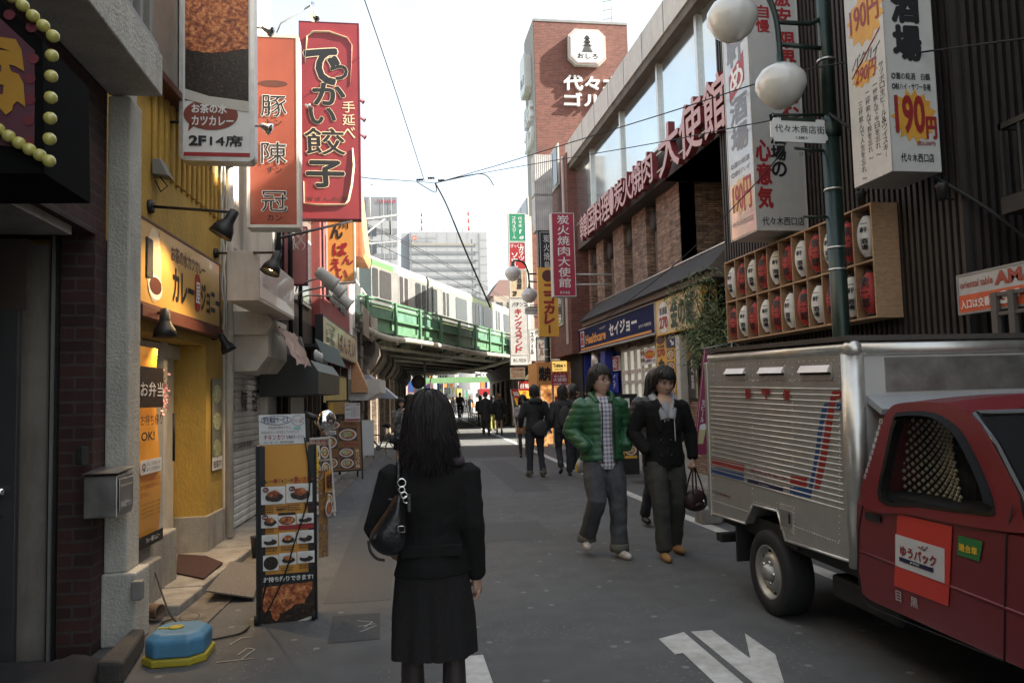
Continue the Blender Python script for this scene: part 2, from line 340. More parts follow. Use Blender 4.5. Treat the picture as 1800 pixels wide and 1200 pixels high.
for P_ in([(305,328),(540,264),(1100,741),(1190,815),(925,815),(832,741),(530,458),(460,474)],
           [(605,260),(798,246),(1160,510),(1475,741),(1560,815),(1270,815),(1190,741)],
           [(1160,512),(1108,276),(1390,470),(1475,738)]):
    q=gpoly([zz(*p)for p in P_]);mk.poly(list(reversed(q))if False else q)
struct('road_marking_arrow',mk,PAINT)
mk=MB();cl=[G(*p)for p in((1271,935),(1106,868),(932,789),(862,760))]
cl=[(3.52,2.5)]+[(p.x,p.y)for p in cl]+[(4.6,48),(5.2,66),(5.6,120)]
for(x0,y0),(x1,y1)in zip(cl,cl[1:]):mk.poly([(x0-.075,y0,.004),(x0+.075,y0,.004),(x1+.075,y1,.004),(x1-.075,y1,.004)])
mk.poly([(.36,2.7,.004),(.50,2.7,.004),(.50,4.75,.004),(.36,4.75,.004)])
mk.poly([(3.0,41,.004),(3.15,41,.004),(2.6,90,.004),(2.4,90,.004)]);mk.poly([(4.3,33,.004),(6.6,33.8,.004),(6.6,34,.004),(4.3,33.25,.004)])
struct('road_marking_line',mk,PAINT)
mk=MB();mk.poly(gpoly([(585,1082),(668,1076),(668,1122),(575,1130)],.003));mk.poly(gpoly([(780,786),(905,782),(960,800),(790,806)],.003))
struct('asphalt_patch',mk,PATCH)
mk=MB()
for x0,x1,y0,y1 in((-.55,-.05,6.2,22),(1.9,2.5,12.5,19),(.9,1.7,8.4,9.6)):mk.poly([(x0,y0,.002),(x1,y0,.002),(x1+.3*(y1-y0)/16,y1,.002),(x0+.3*(y1-y0)/16,y1,.002)])
struct('asphalt_trench',mk,mat('newer_asphalt',(.082,.083,.082),.85,var=.2,sc=40,bump=.4,bsc=180))
CHALK=mat('chalk_marks',(.30,.29,.27),.9,var=.4,sc=60);mk=MB()
for pl in([(404,1132),(425,1120),(445,1118)],[(418,1150),(435,1138),(448,1140),(424,1158)],[(380,1163),(445,1156)],[(629,1100),(660,1095)],[(632,1110),(662,1098)],[(628,1090),(655,1092),(640,1102)]):
    for a,b in zip(pl,pl[1:]):
        p,q=G(*a,.005),G(*b,.005);d=(q-p).normalized().cross(Vector((0,0,1)))*.006;mk.poly([p-d,q-d,q+d,p+d])
struct('road_scribble',mk,CHALK)
def strip(mb,y0,y1,o0,o1,z,mi=0,zb=-.02):
    mb.hexa([(lx(y0)+o0,y0,zb),(lx(y0)+o1,y0,zb),(lx(y1)+o1,y1,zb),(lx(y1)+o0,y1,zb),(lx(y0)+o0,y0,z),(lx(y0)+o1,y0,z),(lx(y1)+o1,y1,z),(lx(y1)+o0,y1,z)],mi)
mk=MB();y=6.15
while y<22.4:strip(mk,y,y+.58,-.7,.42,.075+.006*math.sin(y*3));y+=.59
struct('left_pavement',mk,CONC,bevel=.012)
mk=MB();y=5.7
while y<22.4:strip(mk,y,y+.49,.43,.70,.014+.003*math.sin(y*9));y+=.5
struct('left_gutter',mk,mat('gutter_concrete',(.16,.145,.125),.9,var=.3,sc=7,bump=.5,stain=.7),bevel=.006)
mk=MB();y=10.2
while y<27:mk.box(4.62,5.9,y,y+.74,-.02,.07+.003*math.sin(y*7));y+=.75
struct('right_pavement',mk,CONC,bevel=.01)
struct('access_cover',MB().lathe(G(1145,847,0),(0,0,1),[(.001,.004),(.3,.004),(.31,.0045)],28),mat('cast_iron',(.05,.048,.045),.6,.5,bump=.5,bsc=120))
# ================================================================ LEFT: dark brick house with recessed door
BR=brick('dark_brown_brick',(.060,.024,.020),(.035,.016,.015),(.055,.045,.04),.22,.078,.009,bump=.5)
BEIGE=mat('stained_beige_wall',(.27,.25,.22),.85,var=.12,sc=3,bump=.15,bsc=120,stain=.55)
ROUGHW=mat('rough_white_render',(.47,.46,.41),.9,var=.12,sc=4,bump=1.,bsc=55,stain=.35)
hs=thing('brick_house','dark brown brick house front with recessed doorway and white rendered pillar','building',(-2.4,4.2,0))
xw=-1.86
mk=MB();mk.box(xw-3.5,xw,-3.5,3.35,0,2.62);mk.box(xw-3.5,xw,-3.5,5.45,2.62,3.9);mk.box(-2.06,xw,5.27,5.56,0,2.62);mk.build('brick_wall',BR,hs)
mk=MB();mk.box(-2.40,-2.11,5.29,5.56,0,2.56);mk.box(-5.3,-2.401,4.95,5.56,0,2.56);mk.box(-5.3,xw-.04,3.36,5.0,2.56,2.615);mk.build('recess_wall',BEIGE,hs)
mk=MB();mk.box(-2.11,-2.062,5.24,5.4,0,2.6);mk.box(-2.095,-2.08,5.22,5.24,0,2.6,1);mk.build('metal_jamb',[DKMETAL,GREYM],hs)
dx_=PT(('F',4.9),27,900).x
d=MB().box(-3.2,dx_,4.90,4.945,0,2.1).build('door',mat('dark_grey_door',(.04,.042,.045),.5),hs,bevel=.005)
mk=MB();mk.tube([(dx_-.07,4.885,.92),(dx_-.07,4.83,.92),(dx_-.19,4.83,.92)],.011);mk.ball((dx_-.07,4.87,1.06),.028,8);mk.build('door_handle',CHROME,d)
mk=MB();mk.box(-3.2,dx_+.03,4.92,4.948,2.1,2.52);mk.build('transom_frame',mat('brown_frame',(.06,.045,.035),.6),hs)
p0=G(192,1120);p1=G(247,1125)
px1=PT(('F',5.46),224,800).x;pye=PT(('R',px1),246,800).y;pxb=PT(('F',5.44),239,1050).x
mk=MB();mk.box(-1.858,px1,5.46,pye,.46,3.60);mk.box(-1.862,pxb,5.43,pye+.01,0,.46);mk.box(-1.85,px1-.03,5.50,pye-.01,3.6,6.5)
mk.build('pillar',ROUGHW,hs,bevel=.012)
mk=MB();mk.box(-1.859,-1.52,-3.5,5.49,3.61,3.9);mk.build('balcony_beam',ROUGHW,hs,bevel=.01)
mk=MB();mk.box(-1.9,-1.54,-3.5,5.45,3.9,3.96)
mk.build('balcony_floor',GREYM,hs)
for i in range(13):MB().box(-1.6,-1.555,5.38-.2*i-.06,5.38-.2*i,3.98,5.6).build('baluster',mat('balcony_louvre_grey',(.22,.21,.19),.6,stain=.4),hs,bevel=.004)
MB().box(-1.68,-1.602,2,5.42,3.98,4.1).build('bottom_rail',DKMETAL,hs)
mk=MB();mk.box(-5.4,-1.87,-3.5,6.1,4.1,8.5);mk.build('upper_wall',BEIGE,hs)
o=MB().box(-1.9,-1.855,5.1,5.19,1.18,1.29).build('junction_box',DKMETAL,origin=(-1.87,5.15,1.18),bevel=.006);tag(o,'small black junction box fixed on the brick jamb above the steel letter box','electric box')
b=thing('letter_box','stainless steel wall letter box on the brick jamb beside the white pillar','mailbox',(-1.83,5.0,.78))
q=PT(('F',5.10),147,833);f=Fr((q.x,5.10,PT(('F',5.10),147,912).z),(1,0,0))
w_=PT(('F',5.10),206,870).x-q.x;h_=q.z-f.O.z
MB().box(q.x,q.x+w_,5.10,5.38,f.O.z,q.z-.015).build('body',STEEL,b,bevel=.006)
MB().poly([(q.x-.006,5.08,q.z),(q.x+w_+.012,5.08,q.z),(q.x+w_+.012,5.40,q.z+.02),(q.x-.006,5.40,q.z+.02)]).mesh([(q.x-.006,5.08,q.z-.014),(q.x+w_+.012,5.08,q.z-.014),(q.x+w_+.012,5.40,q.z+.006),(q.x-.006,5.40,q.z+.006)],[(0,1,2,3)]).build('lid',STEEL,b)
f2=Fr((q.x+w_+.003,5.12,f.O.z+.02),(0,1,0));MB().fbox(f2,.0,.25,.01,h_-.06,0,.006).build('front_flap',STEEL,b,bevel=.003)
mk=MB();mk.fbox(f2,.02,.23,h_-.11,h_-.10,.007,.010);mk.build('slot_edge',ALU,b);mk=MB();mk.fbox(f2,.06,.18,.035,.06,.007,.02);mk.build('latch',CHROME,b)
o=MB().box(-1.66,-1.595,5.36,5.42,.3,.42).build('outlet_box',mat('grey_plastic',(.2,.19,.18),.6),origin=(-1.63,5.39,.3),bevel=.008);tag(o,'small grey weatherproof outlet box low on the brick and pillar corner','electric box')
py_=3.1
f=Fr(PT(('F',py_),-250,300),(1,0,0));a=PT(('F',py_),78,300);w_=a.x-f.O.x;
sg=thing('bulb_sign','black box sign with a gold character and a border of yellow bulbs','sign',(f.O.x+w_/2,py_,f.O.z))
tl=[PT(('F',py_),*p)for p in((-250,305),(78,305),(75,72),(-40,-40),(-250,-200))]
pts=[((p-f.O).x,(p-f.O).z)for p in tl]
MB().prism(f,pts,-.45,0).build('case',mat('matt_black_case',(.008,.008,.008),.9,spec=.05),sg,bevel=.01)
tl2=[PT(('F',py_),*p)for p in((-250,232),(62,262),(62,90),(-40,-5),(-250,-150))]
flat(sg,f,[((p-f.O).x,(p-f.O).z)for p in tl2],mat('maroon_panel',(.10,.035,.05),.4),.006,'panel')
def fp(px,py):p=PT(('F',py_),px,py);return((p-f.O).x,(p-f.O).z)
for(cx,cy)in((18,28),(57,50),(60,105),(54,140),(54,177),(52,213),(52,250)):flat(sg,f,ell(*fp(cx,cy),.02,.02,18),mat('dull_red_dot',(.14,.02,.03),.5),.009,'printed_dot')
flat(sg,f,[fp(*p)for p in((-30,64),(5,68),(30,72),(40,90),(45,128),(28,118),(18,116),(22,128),(35,133),(44,150),(47,190),(33,180),(26,186),(24,196),(13,204),(4,194),(-2,180),(-4,176),(0,168),(8,168),(9,152),(0,150),(-30,150),(-30,128),(5,128),(5,117),(-30,117),(-30,88),(20,92),(-10,82),(-30,80))],mat('gold_print',(.42,.22,.03),.4),.012,'gold_character')
bulbs=[(-60,-46),(-10,-20),(28,2),(46,17),(64,35),(82,52),(99,70),(97,104),(96,140),(95,177),(94,213),(93,249),(92,287),(76,277),(58,267),(40,256),(22,244),(4,232),(-14,220),(-34,208)]
BULB=mat('yellow_bulb_glass',(.50,.46,.13),.25,var=.05,coat=.5)
for i,p in enumerate(bulbs):
    a,b_=fp(*p);c=f.P(a,b_,.03);MB().ball(c,.0235,10).build('bulb',BULB,sg)
CL=mat('black_cloth',(.01,.01,.011),.85,bump=.2);mb=MB();N=22;P0=G(70,1190)
vs=[];fs=[]
for i in range(N+1):
    for j in range(N+1):
        x=-2.35+i/N*.75;y=3.6+j/N*1.5;e=min(i,N-i,j,N-j)/N*4;z=.16*min(1,e)+.05*noise.noise(Vector((x*6,y*5,0)))*min(1,e)+.005;vs.append((x,y,max(z,.004)))
for i in range(N):
    for j in range(N):k=i*(N+1)+j;fs.append((k,k+N+1,k+N+2,k+1))
mb.mesh(vs,fs,0,True);tag(mb.build('black_cloth_heap',CL),'heap of black cloth on the ground at the bottom left corner','cloth')
q=[G(*p)for p in((168,1205),(232,1140),(255,1140),(215,1205))]
mb=MB();mb.hexa([tuple(p)for p in q]+[(p.x,p.y,.13)for p in q]);tag(mb.build('kerb_stone',mat('dark_stone',(.06,.055,.05),.85,var=.3,bump=.5,stain=.4),bevel=.02),'dark worn kerb stone slanting beside the blue plastic base','kerb stone')
c=G(306,1165);bs=thing('plastic_weight_base','blue and yellow eight-sided plastic weight base on the ground by the kerb stone','base',(c.x,c.y+.1,0))
def octa(rx,ry,z,ch=.42):return[(c.x+sx*rx*(1 if k else 1-ch),c.y+.12+sy*ry*((1-ch)if k else 1),z)for sx,sy,k in((1,-1,0),(1,-1,1),(1,1,1),(1,1,0),(-1,1,0),(-1,1,1),(-1,-1,1),(-1,-1,0))]
def stack(rings,par,name,m,bev=.01):
    mb=MB();n=len(rings[0]);vs=[p for r_ in rings for p in r_];fs=[tuple(range(n-1,-1,-1)),tuple((len(rings)-1)*n+i for i in range(n))]
    for k in range(len(rings)-1):
        for i in range(n):j=(i+1)%n;fs.append((k*n+i,k*n+j,(k+1)*n+j,(k+1)*n+i))
    mb.mesh(vs,fs);return mb.build(name,m,par,bevel=bev)
stack([octa(.185,.20,.0),octa(.185,.20,.045)],bs,'yellow_tray',mat('yellow_plastic',(.42,.34,.03),.5,var=.2,stain=.5))
stack([octa(.170,.185,.046),octa(.170,.185,.14),octa(.13,.145,.175)],bs,'blue_lid',mat('blue_plastic',(.07,.22,.36),.5,var=.15,sc=12,stain=.5),.012)
mb=MB();mb.lathe((c.x-.02,c.y+.12,.174),(0,0,1),[(.045,0),(.045,.008),(.03,.012),(.001,.012)],16);mb.box(c.x-.12,c.y*0+c.x-.05,c.y+.1,c.y+.12,.174,.182);mb.build('yellow_knob',MT['yellow_plastic'],bs)
a=G(262,1095);MBp=MB();A=Vector((a.x-.12,a.y+.12,.075));B=Vector((a.x+.07,a.y+.02,.07));dd=(B-A)
MBp.lathe(A,dd,[(.052,0),(.052,dd.length*.99),(.056,dd.length),(.044,dd.length),(.042,.01)],20,cap=False)
tag(MBp.build('clay_drain_pipe',mat('clay',(.22,.15,.11),.8,stain=.4)),'short clay drain pipe end at the foot of the white pillar','pipe')
# ================================================================ LEFT: yellow curry shop
YW=mat('yellow_textured_render',(.46,.29,.055),.75,var=.12,sc=5,bump=.9,bsc=45,stain=.25,aniso=(1,1,.5))
def LW(px,py=700,off=0):return PT(('L',off),px,py).y
ys=thing('yellow_shop','narrow yellow rendered shop building between the white pillar and the shuttered beige shop','building',(-2.3,7.4,0))
yA,yB,yC,yD=pye+.02,LW(276,700,-.05),LW(362),LW(391)
def Lbox(mb,y0,y1,o0,o1,z0,z1,mi=0):
    mb.hexa([(lx(y0)+o0,y0,z0),(lx(y0)+o1,y0,z0),(lx(y1)+o1,y1,z0),(lx(y1)+o0,y1,z0),(lx(y0)+o0,y0,z1),(lx(y0)+o1,y0,z1),(lx(y1)+o1,y1,z1),(lx(y1)+o0,y1,z1)],mi);return mb
ztop=8.0;zdoor=2.12
mk=MB();Lbox(mk,yA,yD,-3,0,zdoor,ztop);Lbox(mk,yC,yD,-.62,0,.42,zdoor-.001);Lbox(mk,yA,yA+.12,-.1,-.005,.5,zdoor-.001);mk.build('wall',YW,ys)
mk=MB();Lbox(mk,yC-.02,yD+.002,-.62,.025,.06,.42);mk.build('pier_base',CONC,ys,bevel=.01)
mk=MB();Lbox(mk,yA,7.05,-.45,.12,.06,.5);Lbox(mk,yA-.05,6.45,-.1,.2,.0,.38);mk.build('step_block',CONC,ys,bevel=.015)
MB().hexa([(lx(yA)-.6,yA,.0),(lx(yA)-.2,yA,0),(lx(yC)-.45,yC,0),(lx(yC)-.6,yC,0),(lx(yA)-.6,yA,zdoor),(lx(yA)-.2,yA,zdoor),(lx(yC)-.45,yC,zdoor),(lx(yC)-.6,yC,zdoor)]).build('glass_front',GLASS,ys)
mk=MB()
for u_ in(7.1,7.75):Lbox(mk,u_,u_+.09,-.35,-.22,.1,zdoor)
Lbox(mk,yC-.28,yC-.02,-.42,-.3,.1,zdoor);Lbox(mk,6.3,yC,-.4,-.25,1.98,zdoor-.01);mk.build('door_frame',WFRAME,ys,bevel=.004)
mk=MB();mk.tube([(lx(7.9)-.18,7.9,1.0),(lx(7.9)-.18,7.9,1.45)],.012);mk.build('door_pull',DKMETAL,ys)
for i in range(16):y0=yA+.25+i*.185;MB().hexa([(lx(y0)+.0,y0,2.30),(lx(y0)+.02,y0,2.24),(lx(y0)+.02,y0+.1,2.24),(lx(y0)+.0,y0+.1,2.30),(lx(y0)+.0,y0,2.62),(lx(y0)+.08,y0,2.62),(lx(y0)+.08,y0+.1,2.62),(lx(y0)+.0,y0+.1,2.62)]).build('corbel',YW,ys,bevel=.008)
for i in range(14):y0=yA+1.0+i*.15;Lbox(MB(),y0,y0+.075,0,.03,3.5,5.2).build('wall_rib',YW,ys,bevel=.01)
Lbox(MB(),6.2,8.1,.001,.11,4.25,7.9).build('upper_panel',mat('grey_beige_sheet',(.24,.22,.19),.5,.2,stain=.5),ys,bevel=.01)
mk=MB();Lbox(mk,6.2,9.0,0,.15,4.18,4.245);mk.build('brown_ledge',BROWNP,ys,bevel=.005)
mk=MB();Lbox(mk,8.3,8.8,.001,.02,3.95,4.17);mk.build('upper_window',GLASS,ys)
f,w_,h_=wall(('L',.09),244,387,387,464,578)
sg=signbox('shop_name_board','golden shop board with brown katakana lettering over the yellow shop door','sign',f,w_,h_,mat('gold_board',(.60,.36,.10),.3,var=.08,sc=2,coat=.3),BROWNP,.08,fw_=.02)
txt(sg,f,'カレー',w_*.34,h_*.17,w_*.60,h_*.58,BLACK,bold=.05);flat(sg,f,rrect(w_*.615,h_*.14,w_*.69,h_*.66,.07),REDP,.003,'red_badge');txt(sg,f,'屋',w_*.625,h_*.25,w_*.68,h_*.54,WHITE,c=.007,bold=.04)
txt(sg,f,'ジョニー',w_*.70,h_*.17,w_*.985,h_*.56,BLACK,bold=.05);txt(sg,f,'お茶の水カツカレー',w_*.32,h_*.66,w_*.76,h_*.86,BROWNP,bold=.03)
flat(sg,f,ell(w_*.14,h_*.5,w_*.075,h_*.44,30),mat('pale_print',(.62,.50,.33),.4),.003,'oval');flat(sg,f,ell(w_*.15,h_*.24,w_*.07,h_*.15,24),WHITE,.006,'bowl');flat(sg,f,ell(w_*.15,h_*.26,w_*.06,h_*.10,24),BROWNP,.009,'curry')
mk=MB();mk.fbox(f,0,w_,-.10,-.005,-.08,.03);mk.build('sill_trim',BROWNP,sg,bevel=.005)
LAMPIN=mat('lamp_glow',(1,.72,.38),.5,var=0,emit=6)
def lamp_head(par,tip,d,s=1.,lit=True,m=DKMETAL):
    d=Vector(d).normalized();a=tip-d*.02*s
    MB().lathe(a,d,[(.012*s,-.06*s),(.035*s,-.05*s),(.04*s,.03*s),(.045*s,.05*s),(.075*s,.10*s),(.088*s,.16*s),(.086*s,.16*s),(.07*s,.10*s),(.035*s,.05*s)],22,cap=False).build('lamp_shade',m,par)
    MB().ball(a+d*.10*s,.034*s,8).build('lamp_bulb',LAMPIN if lit else WHITE,par)
    if lit:
        L=bpy.data.lights.new('lamp_light','SPOT');L.energy=13;L.color=(1,.66,.32);L.spot_size=R(110);L.spot_blend=.6;L.shadow_soft_size=.03
        lo=bpy.data.objects.new('lamp_light',L);COL.objects.link(lo);lo.parent=par;lo.matrix_basis=WM[par.name].inverted()@(Matrix.Translation(a+d*.14*s)@d.to_track_quat('-Z','Y').to_matrix().to_4x4())
def barn_lamp(label,wp,hp,off,hoff,d,s=1.,lit=True):
    A=PT(('L',off),*wp);B=PT(('L',hoff),*hp);t=thing('barn_lamp',label,'lamp',A,'black lamps on the shop fronts')
    n=Vector((1,-LK,0)).normalized();MB().lathe(A-n*.0,n,[(.05*s,-.02),(.05*s,.03),(.03*s,.04)],16).build('wall_plate',DKMETAL,t)
    mid=B+Vector((0,0,.06));MB().tube([A+n*.03,mid.lerp(A,.12),mid,B-Vector(d).normalized()*.06*s],.011*s,8).build('arm',DKMETAL,t);lamp_head(t,B,d,s,lit);return t
barn_lamp('black barn lamp on the longest wall arm, above the golden shop board',(262,363),(404,385),.0,.62,(-.55,-.1,-1),1.15)
barn_lamp('black barn lamp hanging straight down under the golden board, left of the shop door',(262,553),(290,560),.02,.2,(0,0,-1),1.05)
barn_lamp('black barn lamp on a wall arm in front of the faded light box',(377,445),(484,455),.0,.85,(-.35,-.25,-1),1.05)
barn_lamp('black barn lamp turned away from the door, at the right end of the golden board',(376,590),(393,598),.02,.18,(.5,.1,-1),.9)
o=thing('wall_floodlight','small grey floodlight with cable on the yellow wall under the brown ledge','lamp',PT(('L',0),278,300));q=PT(('L',.06),281,300)
MB().hexa([(q.x-.05,q.y-.05,q.z+.09),(q.x+.02,q.y-.05,q.z+.09),(q.x+.02,q.y+.1,q.z+.09),(q.x-.05,q.y+.1,q.z+.09),(q.x-.05,q.y-.05,q.z-.04),(q.x+.09,q.y-.05,q.z-.06),(q.x+.09,q.y+.1,q.z-.06),(q.x-.05,q.y+.1,q.z-.04)]).build('housing',GREYM,o,bevel=.008)
MB().tube([q+Vector((0,0,-.05)),q+Vector((.06,0,-.13)),q+Vector((0,.03,-.17)),q+Vector((-.04,.02,-.08))],.006,6).build('cable',RUBBER,o)
o=MB();q=PT(('L',.0),243,455);o.box(q.x,q.x+.10,q.y-.1,q.y+.05,q.z-.16,q.z+.16);tag(o.build('wall_speaker',stripes('speaker_grille',(.02,.02,.02),(.035,.035,.035),2,.012),bevel=.01),'slim dark wall speaker at the left end of the golden board','speaker')
f,w_,h_=wall(('L',.17),236,281,270,611,952)
bn=thing('hanging_banner','tall yellow and orange lunch banner hanging left of the yellow shop door','banner',f.P(w_/2,0,0));nseg=16
OB=plain('banner_orange',(.72,.33,.04),.35,coat=.3);mb=MB()
for i in range(nseg):
    b0,b1=h_*i/nseg,h_*(i+1)/nseg;cc=lambda b:.02*math.sin(b*4)
    mb.poly([f.P(0,b0,cc(b0)-.012),f.P(w_,b0,cc(b0)-.012),f.P(w_,b1,cc(b1)-.012),f.P(0,b1,cc(b1)-.012)]);mb.poly([f.P(0,b0,cc(b0)-.018),f.P(0,b1,cc(b1)-.018),f.P(w_,b1,cc(b1)-.018),f.P(w_,b0,cc(b0)-.018)])
mb.build('sheet',OB,bn);f=Fr(f.P(0,0,.025),f.u)
CURRY=ramp_mat('fried_cutlet_photo',[(.3,(.05,.012,.006)),(.45,(.25,.06,.02)),(.55,(.55,.17,.05)),(.68,(.8,.42,.18))],28,.45,bump=.2)
SAUCE=ramp_mat('curry_sauce_photo',[(.35,(.006,.004,.003)),(.55,(.03,.017,.01)),(.72,(.12,.08,.05))],45,.3,bump=.2)
flat(bn,f,rect(.01,h_*.69,w_-.01,h_*.895),SAUCE,.002,'food_photo');txt(bn,f,'お弁当',.03,h_*.745,w_-.02,h_*.82,WHITE,c=.006,bold=.01)
txt(bn,f,'お持ち帰り',.04,h_*.60,w_-.03,h_*.655,BROWNP);txt(bn,f,'OK!',.05,h_*.525,w_*.62,h_*.57,BLACK)
flat(bn,f,rrect(.05,h_*.36,w_-.04,h_*.43,.02),WHITE,.002,'white_patch');txt(bn,f,'Q',.07,h_*.375,w_*.26,h_*.415,BLACK,c=.006);txt(bn,f,'ジョニーのカレーは',w_*.3,h_*.40,w_*.85,h_*.42,BLACK,c=.006,bold=0);txt(bn,f,'なぜコクがあるの？',w_*.3,h_*.373,w_*.85,h_*.393,BLACK,c=.006,bold=0)
for i,s in enumerate(('それは10時間煮こんだ','タマネギがベース','だから！')):txt(bn,f,s,w_*.1,h_*(.32-i*.035),w_*(.9 if i<2 else .4),h_*(.343-i*.035),REDP,bold=.01)
for i in range(4):txt(bn,f,'いためタマネギをたっぷり使い',w_*.12,h_*(.205-i*.02),w_*.9,h_*(.218-i*.02),BLACK,bold=0)
flat(bn,f,rect(0.0,0.0,w_,h_*.06),BLACK,.002,'black_foot');txt(bn,f,'カレー屋ジョニー',w_*.3,h_*.02,w_*.85,h_*.045,WHITE,c=.006)
f,w_,h_=wall(('L',.012),372,389,380,665,825)
t=thing('photo_strip','narrow strip of food pictures on the yellow door pier','poster',f.P(w_/2,0,0));flat(t,f,rect(0,0,w_,h_),mat('poster_grey',(.16,.17,.13),.3),.006,'sheet')
for i in range(3):flat(t,f,ell(w_/2,h_*(.83-i*.3),w_*.4,h_*.1),ramp_mat('salad_photo',[(.35,(.07,.09,.03)),(.5,(.4,.42,.2)),(.65,(.7,.68,.5))],40,.4),.010,'dish')
txt(t,f,'御案内',w_*.1,h_*.02,w_*.9,h_*.1,BLACK,c=.009);flat(t,f,rect(0,0,w_,h_*.14),WHITE,.0085,'notice')
t=thing('blossom_spray','small spray of pink artificial blossom beside the lunch banner','flowers',PT(('L',.02),283,720));mb=MB();rs=random.Random(3)
for i in range(90):
    q=PT(('L',.05),287+rs.gauss(0,5),692+rs.gauss(0,18));a=rs.uniform(0,6.3);r_=.014
    n1=Vector((math.cos(a),math.sin(a),rs.uniform(-1,1))).normalized();n2=n1.orthogonal().normalized();mb.poly([q+n1*r_,q+n2*r_,q-n1*r_,q-n2*r_])
mb.build('petals',plain('pink_petals',(.6,.28,.33),.6),t);MB().tube([PT(('L',.0),283,730),PT(('L',.03),286,700),PT(('L',.05),288,670)],.003).build('stem',BROWNP,t)
for px,m,r_,lb in((393,WFRAME,.045,'off-white rain pipe between the yellow shop and the shuttered shop'),):
    y_=LW(px);tag(MB().tube([(lx(y_)+.06,y_,.1),(lx(y_)+.06,y_,7)],r_,12).build('rain_pipe',m),lb,'pipe')
mb=MB()
for k in range(4):
    pts=[]
    for j in range(24):z=2.2+j*.2;y_=LW(386)+.05*k;pts.append((lx(y_)+.05+.02*math.sin(j*1.3+k*2),y_-.15+.05*math.sin(j*.9+k),z))
    mb.tube(pts,.012,6)
tag(mb.build('cable_bundle',WFRAME),'twisted bundle of pale cables beside the rain pipe','cable')
mb=MB();pts=[G(271,1000,.3),G(300,1080,.1),G(338,1110,.03),G(350,1125,.012),G(400,1118,.012),G(430,1108,.012),G(452,1080,.02),G(470,1020,.5)]
def smooth_path(p,n=8):
    out=[];p=[p[0]]+list(p)+[p[-1]]
    for i in range(1,len(p)-2):
        for k in range(n):
            t=k/n;a,b,c_,d_=p[i-1],p[i],p[i+1],p[i+2];out.append(.5*((2*b)+(c_-a)*t+(2*a-5*b+4*c_-d_)*t*t+(3*b-a-3*c_+d_)*t*t*t))
    out.append(p[-2]);return out
mb.tube(smooth_path(pts),.007,6);pts=[G(290,1100,.012)+Vector((.09*math.cos(a*.7)+.01*a,.14*math.sin(a*.7)+.015*a,0))for a in range(18)];mb.tube(smooth_path(pts,4),.006,6)
tag(mb.build('power_cable',RUBBER),'black power cable looping over the ground to the curry menu stand','cable')
q=[G(312,975,.085),G(362,978,.085),G(392,990,.085),G(358,1018,.085),G(310,1008,.085)]
MBm=MB();MBm.poly(q).poly([p+Vector((0,0,.012))for p in q]);[MBm.poly([q[i],q[(i+1)%5],q[(i+1)%5]+Vector((0,0,.012)),q[i]+Vector((0,0,.012))])for i in range(5)]
tag(MBm.build('door_mat',mat('brown_mat',(.05,.022,.018),.95,bump=.6,bsc=200)),'dark brown door mat in front of the yellow shop door','mat')
def checker():
    m,n,l,b=node_base('checker_plate');g=n.new('ShaderNodeNewGeometry');v=n.new('ShaderNodeTexWave');v.inputs['Scale'].default_value=22;v.inputs['Distortion'].default_value=3;v.inputs['Detail'].default_value=1
    l.new(g.outputs['Position'],v.inputs['Vector']);bp=n.new('ShaderNodeBump');bp.inputs['Strength'].default_value=.8;bp.inputs['Distance'].default_value=.006;l.new(v.outputs[1],bp.inputs['Height']);l.new(bp.outputs[0],b.inputs['Normal'])
    b.inputs['Base Color'].default_value=(.20,.18,.16,1);b.inputs['Roughness'].default_value=.6;b.inputs['Metallic'].default_value=.3;return m
q=[G(362,1040,.09),G(446,1052,.02),G(462,995,.03),G(405,988,.10)]
MBm=MB();MBm.hexa([tuple(p)for p in q]+[tuple(p+Vector((0,0,.012)))for p in q]);tag(MBm.build('ramp_plate',checker()),'grey checkered steel ramp plate lying from the gutter to the pavement','ramp')
q=G(450,985);o=MB();o.lathe((q.x,q.y+.1,.02),(0,0,1),[(.055,0),(.07,.19),(.076,.2),(.06,.2)],16);tag(o.build('dark_bucket',mat('dark_plastic',(.03,.03,.032),.5)),'small dark plastic bucket between the shutter and the curry menu stand','bucket')
# ================================================================ LEFT: the row of fronts beyond the yellow shop
def prismy(mb,prof,y0,y1,mi=0):
    """profile [(offset from the row plane, z)] pushed along the row from y0 to y1"""
    n=len(prof);A=[(lx(y0)+o,y0,z)for o,z in prof];B=[(lx(y1)+o,y1,z)for o,z in prof]
    mb.poly(list(reversed(A)),mi);mb.poly(B,mi)
    for i in range(n):j=(i+1)%n;mb.poly([A[i],A[j],B[j],B[i]],mi)
    return mb
def LZ(px,py,off=0):return PT(('L',off),px,py).z
yD=LW(391);yE=LW(480);yF=LW(560);yG=LW(612);yH=22.6
PANEL=mat('beige_metal_cladding',(.56,.51,.44),.55,.0,.1,4,stain=.4)
hb=thing('shuttered_shop','beige clad shop with a grey roller shutter, beside the yellow shop','building',(-2.2,(yD+yE)/2,0))
zs=LZ(398,652)
mk=MB();Lbox(mk,yD,yE,-3,0,zs+.0,7.6);Lbox(mk,yD,LW(400),-3,.0,0,zs);Lbox(mk,LW(464),yE,-3,.02,0,zs);mk.build('wall',PANEL,hb)
mk=MB();
for z_ in(3.3,4.5,5.7):Lbox(mk,yD,yE,.001,.012,z_,z_+.03)
mk.build('cladding_joint',GREYM,hb)
SHUT=mat('painted_shutter',(.66,.64,.60),.5,.0,.1,5,stain=.4)
mk=MB();z_=.08;y0,y1=LW(400)+.0,LW(464)
prof=[]
while z_<zs:prof+=[(-.07,z_),(-.05,z_+.02),(-.05,z_+.062),(-.07,z_+.078)];z_+=.08
prof=prof+[(-.2,zs),(-.2,.08)];prismy(mk,prof,y0,y1);mk.build('roller_shutter',SHUT,hb)
